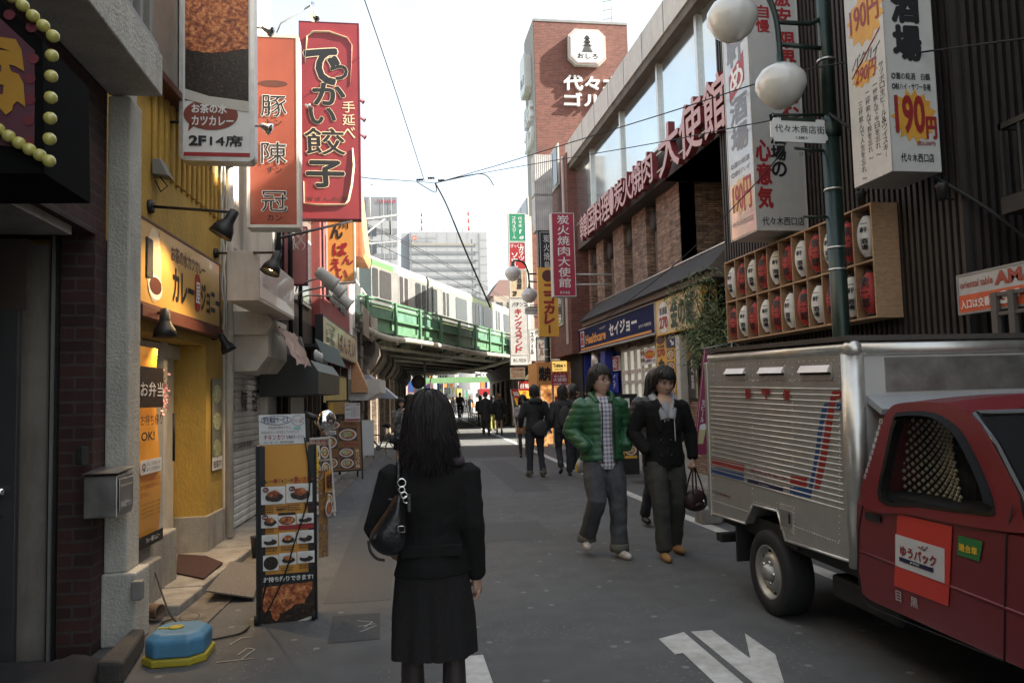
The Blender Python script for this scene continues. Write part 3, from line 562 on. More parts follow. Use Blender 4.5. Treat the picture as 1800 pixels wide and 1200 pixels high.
f,w_,h_=wall(('L',-.047),401,452,425,695,725);SB=mat('brown_lettering',(.07,.045,.04),.6)
txt(hb,f,'豚',w_*.02,0,w_*.2,h_*1.3,SB);txt(hb,f,'陳',w_*.42,0,w_*.62,h_*1.3,SB);txt(hb,f,'冠',w_*.8,0,w_*.99,h_*1.3,SB);txt(hb,f,'人気の本格中華 鉄鍋餃子',w_*.1,-h_*2.1,w_*.85,-h_*1.7,SB)
Lbox(MB(),LW(464)-.01,yE,.0,.05,.05,zs).build('shutter_guide',WFRAME,hb,bevel=.006);Lbox(MB(),yD+.03,LW(399),0,.05,.05,zs+.5).build('shutter_guide',WFRAME,hb,bevel=.006)
o=MB();y0,y1=LW(398),LW(487,620,.3);prismy(o,[(0,zs),(.30,zs),(.42,zs+.16),(.42,zs+.62),(0,zs+.62)],y0+.1,y1);o.build('canopy_box',PANEL,hb,bevel=.006)
t=thing('awning','retracted awning with crumpled torn pinkish cloth over the shutter','awning',(lx(y0)+.3,(y0+y1)/2,zs+.8))
za=LZ(430,575,.4);o=MB();prismy(o,[(.0,za),(.42,za),(.50,za+.12),(.42,za+.26),(0,za+.26)],y0,y0+.16);prismy(o,[(.15,za+.05),(.42,za+.05),(.42,za+.16),(.15,za+.16)],y0+.16,y1);o.build('housing',PANEL,t,bevel=.01)
mb=MB();vs=[];fs=[];N,M_=40,10
for i in range(N+1):
    y_=y0+.2+(y1-y0-.15)*i/N
    for j in range(M_+1):
        s_=j/M_;vs.append((lx(y_)+.52+.20*s_+.03*noise.noise(Vector((i*.35,j*.6,0))),y_,za+.10-.42*s_*(1+.12*noise.noise(Vector((i*.2,5,0))))+.03*noise.noise(Vector((i*.5,j*.5,9)))))
for i in range(N):
    for j in range(M_):k=i*(M_+1)+j;fs.append((k,k+M_+1,k+M_+2,k+1))
mb.mesh(vs,fs,0,True);mb.build('cloth',mat('faded_pink_cloth',(.42,.29,.24),.6,var=.35,sc=7,stain=.5),t)
f,w_,h_=wall(('L',.62),455,517,517,505,562);zl=f.O.z
t=thing('light_box','faded pale pink light box sign above the torn awning','sign',f.P(w_/2,0,0));hl=LZ(455,440,.62)-zl
MB().fbox(f,0,w_,0,hl,-.30,0).build('case',PANEL,t,bevel=.006);f=Fr(f.P(0,0,.002),f.u)
flat(t,f,rect(.03,.03,w_-.03,hl-.03),mat('faded_face',(.56,.42,.36),.35,var=.12,sc=2,coat=.3),.002,'face');FD=plain('faded_print',(.58,.50,.46),.4)
txt(t,f,'豚陳冠',w_*.35,hl*.3,w_*.85,hl*.62,FD,c=.004);txt(t,f,'本格中華',w_*.1,hl*.3,w_*.24,hl*.8,FD,c=.004,vert=True)
# ---- dark timber shop
TIM=stripes('dark_timber_boards',(.030,.023,.018),(.014,.011,.009),2,.16,.9,.7,bump=.4)
hc=thing('timber_shop','dark timber fronted shop with a black awning between the shuttered shop and the red house','building',(-2.2,(yE+yF)/2,0))
mk=MB();zt=LZ(557,600);Lbox(mk,yE,yF,-3,0,2.5,zt+.25);mk.build('timber_wall',TIM,hc)
mk=MB();Lbox(mk,yE,yF,-3,-.12,zt+.25,7.3);mk.build('upper_wall',mat('brown_render',(.13,.10,.08),.8,stain=.4),hc)
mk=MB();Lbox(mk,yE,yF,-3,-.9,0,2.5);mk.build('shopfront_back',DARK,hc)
for k in range(8):y_=yE+.1+(yF-yE-.2)*k/7;Lbox(MB(),y_,y_+.08,-.3,-.02,0,2.5).build('post',mat('dark_wood',(.05,.03,.02),.6),hc,bevel=.005)
Lbox(MB(),yE+.1,yF,-.12,-.06,.9,1.0).build('rail',MT['dark_wood'],hc);Lbox(MB(),yE+.1,yF,-.35,-.31,.1,2.4).build('glazing',GLASS,hc)
for a,b in((.1,.45),(.55,.92)):
    y0,y1=yE+(yF-yE)*a,yE+(yF-yE)*b;w1=MB();Lbox(w1,y0,y1,-.118,-.07,zt+.6,zt+1.9);wf=w1.build('window',WFRAME,hc,bevel=.004)
    g_=MB();Lbox(g_,y0+.06,y1-.06,-.069,-.06,zt+.66,zt+1.84);g_.build('pane',GLASS,wf)
for k in range(3):y_=yE+.15+k*.9;tag(MB().tube([(lx(y_)+.06,y_,2.6),(lx(y_)+.06,y_,6.8)],.035,10).build('drain_pipe',DKMETAL),('black pipe at the near edge','black pipe in the middle','black pipe nearest the red house')[k]+' on the upper front of the timber shop','pipe')
t=thing('black_awning','black box awning above the timber shop entrance','awning',(lx((yE+yF)/2)+.3,(yE+yF)/2,2.3))
za=LZ(500,692,.5);y0,y1=LW(505,680,.35),LW(580,680,.6);o=MB();prismy(o,[(0,za-.02),(.75,za),(.75,za+.3),(.65,za+.45),(0,za+.62)],y0,y1);o.build('cover',mat('black_vinyl',(.018,.022,.02),.45),t,bevel=.01)
for k in range(5):q=Vector((lx(y0)+.68,y0+(y1-y0)*(.2+.17*k),za+.47));o=MB().lathe(q,(0,0,1),[(.03,0),(.035,.1),(.02,.14),(.001,.15)],10);tag(o.build('glass_bottle',mat('bottle_glass',(.5,.5,.48),.15)),f'pale bottle on the black awning, {("nearest to the camera", "second from the near end", "in the middle of the row", "second from the far end", "at the far end of the row")[k]}','bottle','bottles on the black awning')
def noren(label,y0,y1,off,z0,z1,m,n=5):
    t=thing('shop_curtain',label,'curtain',(lx(y0)+off,(y0+y1)/2,z0));mb=MB();N=40;vs=[];fs=[]
    for i in range(N+1):
        y_=y0+(y1-y0)*i/N;dd=.025*math.sin(i*1.1)
        vs+=[(lx(y_)+off+dd*.4,y_,z1),(lx(y_)+off+dd,y_,z0+.03*math.sin(i*.7))]
    for i in range(N):
        if(i+1)%(N//n):fs.append((2*i,2*i+2,2*i+3,2*i+1))
        else:fs.append((2*i,2*i+2,2*i+3,2*i+1))if i%2 else None
    mb.mesh(vs,fs,0,True);mb.build('cloth',m,t);MB().tube([(lx(y0-.1)+off,y0-.1,z1+.01),(lx(y1+.1)+off,y1+.1,z1+.01)],.015).build('rod',MT['dark_wood'],t)
noren('short white split curtain hanging under the black awning',y0+.5,y0+1.6,.3,za-.4,za-.03,plain('white_cloth',(.5,.48,.44),.9))
t=thing('small_awning','small dark green awning above the black box awning','awning',(lx(yF-1)+.3,yF-1,3));za=LZ(560,640,.5)
o=MB();prismy(o,[(.02,za+.42),(.50,za+.38),(.52,za+.34),(.02,za+.36)],LW(525,620),LW(588,620,.4));o.build('top',DKMETAL,t);o=MB();y0_,y1_=LW(546,620,.45),LW(588,630,.45);prismy(o,[(.5,za+.37),(.515,za+.37),(.66,za+.03),(.645,za+.03)],y0_,y1_);o.build('valance',mat('green_cloth',(.07,.10,.095),.8),t)
o=MB();prismy(o,[(0,za),(.36,za),(.44,za+.15),(.38,za+.36),(0,za+.36)],y0_-.5,y0_-.38);o.build('end_plate',mat('dark_grey_plate',(.10,.09,.085),.6),t)
f,w_,h_=wall(('F',12.6),499,540,520,398,500);t=signbox('faded_sign','faded dull red hanging sign with pale scribbled lines, beside the timber shop windows','sign',f,w_,h_,mat('faded_red_face',(.30,.10,.095),.45,var=.15,sc=3),mat('dark_red_case',(.14,.015,.03),.5),.18,fw_=.012)
mb=MB();rs=random.Random(5)
for k in range(7):
    a=w_*(.3+.08*k);p=[f.P(a+.05*rs.uniform(-1,1),h_*(.95-.09*j),.004)for j in range(5)];mb.tube(smooth_path(p,4),.006,5)
mb.build('lettering',FD,t)
# ---- red house
hd=thing('red_house','dull red walled house with a cream signboard, beyond the timber shop','building',(-2,(yF+yG)/2,0))
RED=mat('dull_red_render',(.24,.055,.05),.8,var=.15,stain=.3)
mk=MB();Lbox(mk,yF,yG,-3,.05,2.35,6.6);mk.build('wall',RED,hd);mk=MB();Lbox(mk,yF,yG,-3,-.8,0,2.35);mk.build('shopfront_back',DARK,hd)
for a in(0,.32,.64,.94):y_=yF+(yG-yF)*a;Lbox(MB(),y_,y_+.12,-.2,.03,0,2.35).build('post',MT['dark_wood'],hd)
for a,b in((.15,.45),(.5,.85)):
    y0,y1=yF+(yG-yF)*a,yF+(yG-yF)*b;o=MB();Lbox(o,y0,y1,.051,.10,3.7,5.0);wf=o.build('window',DKMETAL,hd);o=MB();Lbox(o,y0+.07,y1-.07,.101,.11,3.77,4.93);o.build('pane',GLASS,wf)
    for k in range(6):y_=y0+(y1-y0)*(k+.5)/6;o=MB();Lbox(o,y_,y_+.03,.12,.14,3.6,4.4);o.build('window_bar',GREYM,wf)
f,w_,h_=wall(('L',.2),568,626,626,585,640);h_=LZ(568,552,.2)-f.O.z
t=signbox('cream_signboard','cream signboard with green and brown brush writing on the red house','sign',f,w_,h_,mat('cream_face',(.50,.40,.23),.4,coat=.2),DKMETAL,.15,fw_=.03)
txt(t,f,'つけ麺',w_*.06,h_*.25,w_*.28,h_*.85,mat('green_brush',(.10,.17,.10),.5),vert=True,bold=.05);txt(t,f,'ばんえい',w_*.38,h_*.2,w_*.95,h_*.78,mat('brown_brush',(.12,.035,.04),.5),bold=.06)
noren('yellow split curtain on wooden rings in the red house entrance',yF+.3,yG-.8,.05,1.5,2.1,mat('yellow_cloth',(.42,.33,.12),.9),6)
# ---- white house with orange tiles
hw=thing('white_house','sunlit white walled house with orange roof tiles next to the viaduct','building',(-1.8,(yG+yH)/2,0))
WW=mat('white_render',(.70,.68,.64),.85,var=.05);zo=LZ(640,640)
mk=MB();Lbox(mk,yG,yH,-3,.08,2.45,5.9);mk.build('wall',WW,hw)
mk=MB();Lbox(mk,yG,yH,-3,-.1,0,2.45);mk.build('ground_floor',stripes('pale_shutter',(.50,.48,.44),(.32,.31,.29),2,.08,.3),hw)
TILE=stripes('orange_tiles',(.62,.30,.14),(.45,.19,.08),3,.22,.5,.8);zr=LZ(640,430,.2)
o=MB();prismy(o,[(.08,zr-.9),(.45,zr-.95),(.5,zr-.8),(.30,zr+1.25),(-1.6,zr+1.5),(-1.6,zr+1.3)],yG-.2,yH);o.build('roof',TILE,hw)
o=MB();zr2=LZ(640,690,.3);prismy(o,[(.08,zr2),(.5,zr2+.0),(.5,zr2+.1),(.12,zr2+1.05),(.08,zr2+1.05)],yG,yH-1.2);o.build('lower_roof',mat('orange_boards',(.55,.28,.13),.7,var=.2,aniso=(1,1,8)),hw)
for k in range(2):
    y0=yG+.6+k*2.2;o=MB();Lbox(o,y0,y0+1.5,.081,.13,3.5,4.9);wf=o.build('window',WFRAME,hw);o=MB();Lbox(o,y0+.07,y0+1.43,.131,.14,3.57,4.83);o.build('pane',GLASS,wf)
    o=MB();Lbox(o,y0-.1,y0+1.6,.35,.38,3.3,4.1);wb=o.build('window_balcony',mat('brown_rail',(.16,.12,.09),.7),hw)
t=thing('shop_canopy','white metal canopy box on the ground floor of the white house','canopy',(lx(yG+1)+.4,yG+1,2.2));zc=LZ(640,690,.6)
o=MB();prismy(o,[(.0,zc-.18),(.45,zc-.18),(.8,zc+.02),(.8,zc+.38),(.0,zc+.38)],yG+.1,yG+2.6);o.build('box',WFRAME,t,bevel=.01)
t=thing('slanted_awning','blue-grey slanted awning end at the corner of the viaduct','awning',(lx(yH)+.3,yH-1,2.2));o=MB();prismy(o,[(.0,zc-.1),(1.1,zc-.15),(.25,zc+.6),(0,zc+.6)],yG+3.1,yG+4.8);o.build('cover',mat('blue_grey_vinyl',(.35,.37,.42),.6),t)
o=MB();q=PT(('L',.04),645,690);o.fbox(Fr((lx(yG+2.6),yG+2.6,.1),(0,1,0)),0,.95,0,1.95,0,.03);tag(o.build('white_door',plain('white_door_paint',(.75,.75,.75),.5)),'plain bright white door panel beside the viaduct corner','door')
# ---- lamps on three arms in front of the timber shop
for k,(wp,hp)in enumerate((((520,513),(575,484)),((524,527),(588,500)),((530,535),(603,522)))):
    A=PT(('L',.1),*wp);B=PT(('L',.95),*hp);t=thing('spot_lamp',f'grey spot lamp on a bent arm over the timber shop, {("nearest", "middle one", "farthest")[k]} of three','lamp',A,'grey spot lamps over the timber shop')
    MB().tube([A,A+Vector((.02,0,.12)),A+Vector((.12,.05,.16)),B],.014,8).build('arm',GREYM,t);MB().lathe(B+Vector((-.02,0,-.02)),Vector((.9,.2,-.7)),[(.05,-.14),(.075,-.1),(.075,.12),(.09,.14),(.09,.17),(.06,.17)],16).build('lamp_housing',mat('pale_grey_paint',(.36,.35,.33),.4),t)
# ================================================================ LEFT: signs hung across the pavement
f,w_,h_=wall(('F',7.05),315,447,380,-110,283)
t=signbox('curry_sign','large white curry sign with food photograph and rounded frame, hung over the yellow shop','sign',f,w_,h_,WHITE,ALU,.16,r=.06,fw_=.035)
yy=lambda py:PT(('F',7.05),380,py).z-f.O.z
flat(t,f,rect(.05,yy(178),w_-.05,h_-.05),SAUCE,.001,'sauce_photo');flat(t,f,[(.05,h_-.05)]+[(.05+(w_-.1)*i/20,yy(88)+.025*noise.noise(Vector((i*.8,0,0)))-.03*math.sin(i*.2))for i in range(21)]+[(w_-.05,h_-.05)],CURRY,.004,'cutlet_photo')
flat(t,f,[(.05,yy(158)),(w_*.4,yy(170)),(w_-.05,yy(177)),(w_-.05,yy(196)),(w_*.4,yy(186)),(.05,yy(176))],plain('plate_print',(.55,.52,.46),.3),.004,'plate_rim')
flat(t,f,ell(w_*.42,yy(202),w_*.36,.137,36)+[],mat('redbrown_print',(.22,.05,.03),.4),.003,'speech_bubble');flat(t,f,[(w_*.14,yy(216)),(w_*.2,yy(222)),(w_*.12,yy(232))],MT['redbrown_print'],.003,'bubble_tail')
txt(t,f,'お茶の水',w_*.17,yy(200),w_*.63,yy(184),WHITE,c=.006,bold=.05);txt(t,f,'カツカレー',w_*.17,yy(221),w_*.72,yy(205),WHITE,c=.006,bold=.05)
txt(t,f,'2F',w_*.13,yy(257),w_*.36,yy(239),BLACK,bold=.045);txt(t,f,'14席',w_*.41,yy(257),w_*.84,yy(238),BLACK,bold=.045);flat(t,f,rect(.04,.04,w_-.04,.075),REDP,.002,'red_band')
mk=MB();
for z_ in(yy(215),yy(45)):mk.tube([(lx(7.1),7.13,f.O.z+z_+.02),(f.O.x+.01,7.13,f.O.z+z_+.02)],.012)
mk.build('bracket',DKMETAL,t)
def mini_spot(label,px,py,y,dx=.07,grp='silver reflector bulbs on the hung signs'):
    p=PT(('F',y),px,py);t=thing('reflector_lamp',label,'lamp',p,grp);MB().tube([p-Vector((dx,0,0)),p],.008).build('arm',GREYM,t);MB().lathe(p,(1,-.1,-.5),[(.015,-.03),(.03,0),(.035,.03),(.055,.06),(.055,.07),(.001,.085)],14).build('bulb',CHROME,t)
mini_spot('silver reflector bulb on the right edge of the curry sign, upper one',466,50,7.1);mini_spot('silver reflector bulb on the right edge of the curry sign, lower one',463,222,7.1)
f,w_,h_=wall(('F',9.6),434,526,500,62,400)
t=signbox('red_name_sign','orange red vertical sign reading three large black characters, behind the curry sign','sign',f,w_,h_,mat('orange_red_face',(.30,.07,.04),.35,var=.1,sc=2,coat=.2),WFRAME,.28,fw_=.035)
yy=lambda py:PT(('F',9.6),480,py).z-f.O.z
for ch,k,a,b in(('豚','トン',168,205),('陳','チン',250,288),('冠','カン',336,372)):
    txt(t,f,ch,w_*.27,yy(b),w_*.76,yy(a),BLACK,bold=.0,outline=WHITE,c=.008);txt(t,f,k,w_*.38,yy(b+16),w_*.66,yy(b+5),BLACK,bold=.02)
flat(t,f,ell(w_*.5,yy(147),w_*.28,.04,24),BROWNP,.002,'dark_oval')
q=PT(('F',9.6),549,8);t=thing('sign_lamp','silver reflector bulb on a long arm above the orange red sign','lamp',PT(('F',9.6),486,60));A=PT(('F',9.6),486,58)
MB().tube([A,A+Vector((.05,0,.12)),q],.011).build('arm',GREYM,t);MB().lathe(q,(.15,0,-1),[(.03,-.02),(.035,.08),(.04,.1),(.065,.16),(.06,.2),(.001,.23)],16).build('bulb',CHROME,t)
f,w_,h_=wall(('F',14.0),526,633,600,40,385)
GYO=mat('deep_red_face',(.26,.03,.035),.4,var=.12,sc=1.5);t=signbox('gyoza_sign','tall deep red sign with black brush writing outlined in cream','sign',f,w_,h_,GYO,mat('dark_red_case',(.14,.015,.03),.5),.25,fw_=.012)
yy=lambda py:PT(('F',14.0),580,py).z-f.O.z;xx=lambda px:PT(('F',14.0),px,200).x-f.O.x
for ch,a,b,c_,d_ in(('で',540,598,88,148),('っ',583,612,115,140),('か',552,607,148,184),('い',545,590,190,218),('餃',537,607,226,272),('子',540,604,284,328)):
    txt(t,f,ch,xx(a),yy(d_),xx(b),yy(c_),BLACK,bold=(.02 if ch=='餃' else .075),outline=CREAM,c=.010,shear=-.05)
txt(t,f,'手延べ',xx(602),yy(244),xx(624),yy(176),CREAM,vert=True,bold=.01);txt(t,f,'皆さんの店',xx(537),yy(354),xx(608),yy(346),BROWNP)
mb=MB();pts=[(537,112),(541,66),(552,58),(580,57),(612,66),(620,78),(619,110),(616,150)];mb.tube([f.P(xx(a),yy(b),.006)for a,b in pts],[.012,.02,.03,.03,.02,.015,.01,.008],6,sy=.3)
pts=[(619,260),(621,290),(617,325),(611,352),(605,360),(560,361),(533,358),(533,320)];mb.tube([f.P(xx(a),yy(b),.006)for a,b in pts],[.015,.03,.03,.03,.03,.035,.03,.02],6,sy=.3);mb.build('brush_border',CREAM,t)
for k,(a,b)in enumerate(((634,176),(636,208),(637,238))):mini_spot(f'silver reflector lamp on the tall deep red sign, {("top", "middle", "bottom")[k]} of three',a,b,14.15,.08)
mini_spot('silver reflector bulb between the orange red sign and the tall deep red sign',538,185,13.9)
f,w_,h_=wall(('F',16.0),573,624,600,330,497)
t=signbox('orange_sign','orange vertical sign with black and dark red brush hiragana below the tall red sign','sign',f,w_,h_,mat('orange_face',(.55,.24,.06),.4,var=.1,sc=2),WFRAME,.2,r=.06,fw_=.03)
yy=lambda py:PT(('F',16.0),600,py).z-f.O.z;xx=lambda px:PT(('F',16.0),px,440).x-f.O.x
txt(t,f,'川',xx(596),yy(402),xx(612),yy(388),BLACK,bold=.06);txt(t,f,'ん',xx(582),yy(419),xx(602),yy(393),BLACK,bold=.06)
for ch,a,b,c_,d_ in(('ば',586,610,427,449),('ん',602,620,449,464),('え',581,599,455,475),('い',592,610,474,491)):txt(t,f,ch,xx(a),yy(d_),xx(b),yy(c_),plain('darkred_print',(.25,.01,.02),.4),bold=.07)
mk=MB();mk.tube([(lx(16),16.1,f.O.z+h_*.8),(f.O.x,16.1,f.O.z+h_*.8)],.02);mk.build('bracket',DKMETAL,t)
mb=MB();mb.tube([PT(('F',10.5),491,418),PT(('F',13.6),618,389)],.02);tag(mb.build('stay_rod',DKMETAL),'slanting black stay rod under the two red signs','rod')
# ================================================================ LEFT: boards standing on the street
def dish(par,f,a,b,w,h,kind,c0,sd=0):
    """printed picture of a dish: background, plate, food"""
    pal={'w':WHITE,'r':REDP,'b':BROWNP,'k':BLACK}
    mb=MB();mats=[pal['w'],plain('plate_white',(.66,.64,.60),.3),SAUCE,CURRY,ramp_mat('salad_photo',[(.35,(.07,.09,.03)),(.5,(.4,.42,.2)),(.65,(.7,.68,.5))],40,.4),plain('table_print',(.08,.04,.025),.5)]
    mb.prism(f,rect(a,b,a+w,b+h),c0,c0+.0015,5 if kind=='noodle' else 0)
    cx,cy=a+w/2,b+h*.48;mb.prism(f,ell(cx,cy,w*.47,h*.44,22),c0+.0015,c0+.003,2 if kind=='dark' else 1)
    if kind=='curry':mb.prism(f,ell(cx+w*.04,cy-h*.08,w*.38,h*.27,18,.3,sd),c0+.003,c0+.0045,2);mb.prism(f,ell(cx+w*.02,cy+h*.1,w*.26,h*.2,14,.5,sd),c0+.0045,c0+.006,3)
    if kind=='rice':mb.prism(f,ell(cx+w*.02,cy-h*.1,w*.4,h*.26,18,.3,sd),c0+.003,c0+.0045,2);mb.prism(f,ell(cx-w*.1,cy+h*.12,w*.24,h*.16,14,.3,sd+3),c0+.0045,c0+.006,1)
    if kind=='noodle':mb.prism(f,ell(cx,cy,w*.38,h*.34,20),c0+.003,c0+.0045,3);mb.prism(f,ell(cx-w*.05,cy+h*.03,w*.26,h*.24,16,.5,sd),c0+.0045,c0+.006,4)
    if kind=='dark':mb.prism(f,ell(cx,cy,w*.4,h*.36,20,.2,sd),c0+.003,c0+.0045,3 if sd%2 else 2)
    return mb.build('menu_photo',mats,par)
g0=G(458,1105);ym=g0.y+.12
f,w_,h_=wall(('F',ym),450,557,500,782,1100);f=Fr(f.P(0,0),(1,.10,0));cs=thing('menu_stand','tall orange lit curry menu stand on castors, in the left foreground','menu stand',(f.O.x+w_/2,ym+.2,0))
yy=lambda py:PT(('F',ym),505,py).z-f.O.z;xx=lambda px:w_*(px-450)/107
MB().fbox(f,0,w_,-.02,h_,-.20,-.012).build('case',DKMETAL,cs,bevel=.008)
mk=MB();mk.fbox(f,0,.018,-.02,h_,-.012,.012);mk.fbox(f,w_-.012,w_,-.02,h_,-.012,.012);mk.build('side_rail',DKMETAL,cs,bevel=.004)
ORF=mat('menu_orange',(.60,.28,.04),.4,var=.08,sc=2);mb=MB();NB=24
for i in range(12):
    a0,a1=.018+(w_-.03)*i/12,.018+(w_-.03)*(i+1)/12;bo=lambda a:.012-.02*((a/w_-.5)*2)**2+.008;mb.poly([f.P(a0,0,bo(a0)-.022),f.P(a1,0,bo(a1)-.022),f.P(a1,h_,bo(a1)-.022),f.P(a0,h_,bo(a0)-.022)],0,True)
mb.build('sheet',ORF,cs);c0=.002
txt(cs,f,'カレー',xx(457),yy(848),xx(480),yy(841),BLACK,c=c0,bold=.05);txt(cs,f,'屋',xx(481),yy(848),xx(487),yy(841),REDP,c=c0,bold=.05);txt(cs,f,'ジョニーの',xx(488),yy(848),xx(515),yy(841),BLACK,c=c0,bold=.04);txt(cs,f,'熱いカレー',xx(517),yy(850),xx(553),yy(838),REDP,c=c0,bold=.04)
for i,(a,b,c_,d_,k)in enumerate(((459,854,501,885,'curry'),(503,851,549,884,'curry'),(459,903,488,926,'curry'),(489,906,519,923,'dark'),(521,904,551,922,'rice'),(460,938,488,959,'rice'),(490,936,519,958,'curry'),(521,934,551,957,'rice'),(462,974,489,1001,'dark'),(490,972,520,993,'curry'),(522,971,552,992,'rice'))):
    dish(cs,f,xx(a),yy(d_),xx(c_)-xx(a),yy(b)-yy(d_),k,c0,i)
flat(cs,f,rect(xx(489),yy(931),xx(551),yy(923)),REDP,c0+.002,'red_strip');flat(cs,f,rect(xx(489),yy(905),xx(519),yy(901)),BLACK,c0+.002,'black_strip')
mb=MB();rs=random.Random(8)
for(a,b,n_)in((460,888,3),(485,888,2),(505,886,3),(535,885,3),(460,927,2),(465,960,2),(493,960,2),(525,958,2),(493,996,2),(525,994,2)):
    for k in range(n_):
        x_=xx(a)
        while x_<xx(a+20):l_=rs.uniform(.006,.02);mb.fbox(f,x_,x_+l_,yy(b+3+k*4),yy(b+1.5+k*4),c0,c0+.002);x_+=l_+.004
mb.build('small_print',BROWNP,cs)
for k,(a,b,s)in enumerate(((462,859,'カツカレー'),(508,859,'唐揚カレー'),(461,907,'定番'))):flat(cs,f,ell(xx(a+5),yy(b),.022,.017,18),plain('wine_print',(.16,.02,.02),.4),c0+.009,'badge');txt(cs,f,s,xx(a+1),yy(b+1.5),xx(a+9),yy(b-1.5),WHITE,c=c0+.012)
for a,b,s in((487,881,'人気No.1'),(535,889,'780円'),(487,894,'650円')):txt(cs,f,s,xx(a),yy(b+3),xx(a+13),yy(b-2),WHITE if b==881 else BLACK,c=c0+.012,bold=.03)
flat(cs,f,rect(.03,yy(1025),w_-.02,yy(1008)),BLACK,c0+.002,'black_band');txt(cs,f,'お持ち帰りできます!',xx(463),yy(1021),xx(549),yy(1012),WHITE,c=c0+.006,bold=.05)
flat(cs,f,rect(.03,yy(1097),w_-.02,yy(1025)),SAUCE,c0+.002,'sauce_photo')
cut=[(xx(462),yy(1030)),(xx(500),yy(1027)),(xx(547),yy(1026)),(xx(548),yy(1038)),(xx(540),yy(1050)),(xx(533),yy(1062)),(xx(515),yy(1064)),(xx(505),yy(1073)),(xx(492),yy(1078)),(xx(485),yy(1090)),(xx(478),yy(1085)),(xx(474),yy(1070)),(xx(463),yy(1075)),(xx(460),yy(1050))]
cu2=[]
for(p,q)in zip(cut,cut[1:]+cut[:1]):
    for k in range(5):t_=k/5;cu2.append((p[0]+(q[0]-p[0])*t_+.008*noise.noise(Vector((p[0]*70+k,p[1]*40,1))),p[1]+(q[1]-p[1])*t_+.008*noise.noise(Vector((p[0]*50+k*2,p[1]*60,5)))))
flat(cs,f,cu2,CURRY,c0+.005,'cutlet_photo');flat(cs,f,[(xx(460),yy(1093)),(xx(505),yy(1098)),(xx(551),yy(1085)),(xx(551),yy(1090)),(xx(505),yy(1103)),(xx(460),yy(1099))],MT['plate_print'],c0+.005,'plate_rim')
MB().fbox(f,-.06,w_+.03,-.10,-.05,-.36,.06).build('base_plate',mat('black_steel_base',(.02,.02,.02),.3,.4),cs,bevel=.006)
for a,c_ in((0,.02),(w_-.03,.02),(0,-.32),(w_-.03,-.32)):
    k=f.P(a,-.10,c_);k.z=.035;o=MB();o.lathe(k-f.u*.012,f.u,[(.001,0),(.033,0),(.033,.024),(.001,.024)],14);o.build('castor',RUBBER,cs)
OR_=ORANGE;t=thing('side_banner','curled food banner on the right side of the orange curry menu stand','banner',f.P(w_+.05,.1,-.1));mb=MB();fb=Fr(f.P(w_+.012,0,-.0),(.22,1,0))
for i in range(10):
    a0,a1=.2*i/10,.2*(i+1)/10;bo=lambda a:.03*math.sin(a/.2*math.pi);mb.poly([fb.P(a0,yy(985)-.1*a0,bo(a0)),fb.P(a1,yy(985)-.1*a1,bo(a1)),fb.P(a1,yy(830),bo(a1)),fb.P(a0,yy(830),bo(a0))],0,True)
flat(t,fb,rect(.02,yy(870),.18,yy(833)),ORANGE,.045,'orange_top');txt(t,fb,'味噌',.04,yy(866),.16,yy(838),BROWNP,c=.05,bold=.05);flat(t,fb,ell(.10,yy(900),.08,.06),WHITE,.045,'bowl');flat(t,fb,ell(.10,yy(900),.06,.045),CURRY,.048,'food');mb.build('sheet',ramp_mat('banner_photo',[(.3,(.05,.03,.02)),(.45,(.40,.22,.08)),(.55,(.16,.08,.04)),(.7,(.55,.46,.34))],16,.35),t)
f2,w2,h2=wall(('F',ym+.03),456,537,500,728,780);f2=Fr(f2.O+Vector((0,0,.0)),(1,.05,0),(-.03,0,1));t=thing('handwritten_card','white handwritten card standing on top of the orange curry menu stand','sign',f2.P(w2/2,0,0));flat(t,f2,rect(0,0,w2,h2),plain('card_white',(.66,.66,.64),.5),0,'card',.01)
NAVY=plain('navy_marker',(.03,.04,.13),.5);txt(t,f2,'学生限定サービス',w2*.1,h2*.72,w2*.64,h2*.92,NAVY,bold=.03);txt(t,f2,'学生証を掲示すると……',w2*.2,h2*.52,w2*.8,h2*.61,BROWNP,bold=0);txt(t,f2,'お好みのカレーを注文していただくと',w2*.05,h2*.36,w2*.86,h2*.46,BROWNP,bold=0)
txt(t,f2,'チキンカツ',w2*.1,h2*.15,w2*.55,h2*.32,REDP,bold=.03);txt(t,f2,'を無料サービス!!',w2*.58,h2*.17,w2*.96,h2*.29,BLACK,bold=.01);txt(t,f2,'※小・並・大・専門学生限定',w2*.1,h2*.03,w2*.75,h2*.10,BLACK,bold=0)
mb=MB();mb.tube([f2.P(a,b,.002)for a,b in ell(w2*.38,h2*.81,w2*.33,h2*.15,30,.2,4)],.002,4);mb.tube([f2.P(a,b,.002)for a,b in ell(w2*.85,h2*.78,w2*.13,h2*.18,26,.2,9)],.0015,4);mb.build('drawn_outline',NAVY,t);txt(t,f2,'ボリューム満点',w2*.75,h2*.7,w2*.95,h2*.86,REDP,bold=0);flat(t,f2,ell(w2*.83,h2*.52,w2*.09,h2*.05,20),plain('teal_marker',(.25,.5,.42),.5),.002,'teal_blob')
q=PT(('F',ym+.12),568,738);t=thing('clip_lamp','silver reflector lamp on a black arm at the top of the orange curry menu stand','lamp',q);A=PT(('F',ym+.12),538,728)
MB().tube([A,q-Vector((.04,0,-.01))],.022,10).build('arm',DKMETAL,t);MB().lathe(q-Vector((.03,0,0)),(1,-.75,-.12),[(.03,-.02),(.045,.01),(.075,.05),(.082,.075),(.07,.10),(.035,.125),(.001,.13)],24).build('reflector_bulb',CHROME,t);MB().box(A.x-.01,A.x+.02,A.y-.01,A.y+.03,A.z-.2,A.z+.02).build('upright',DKMETAL,t)
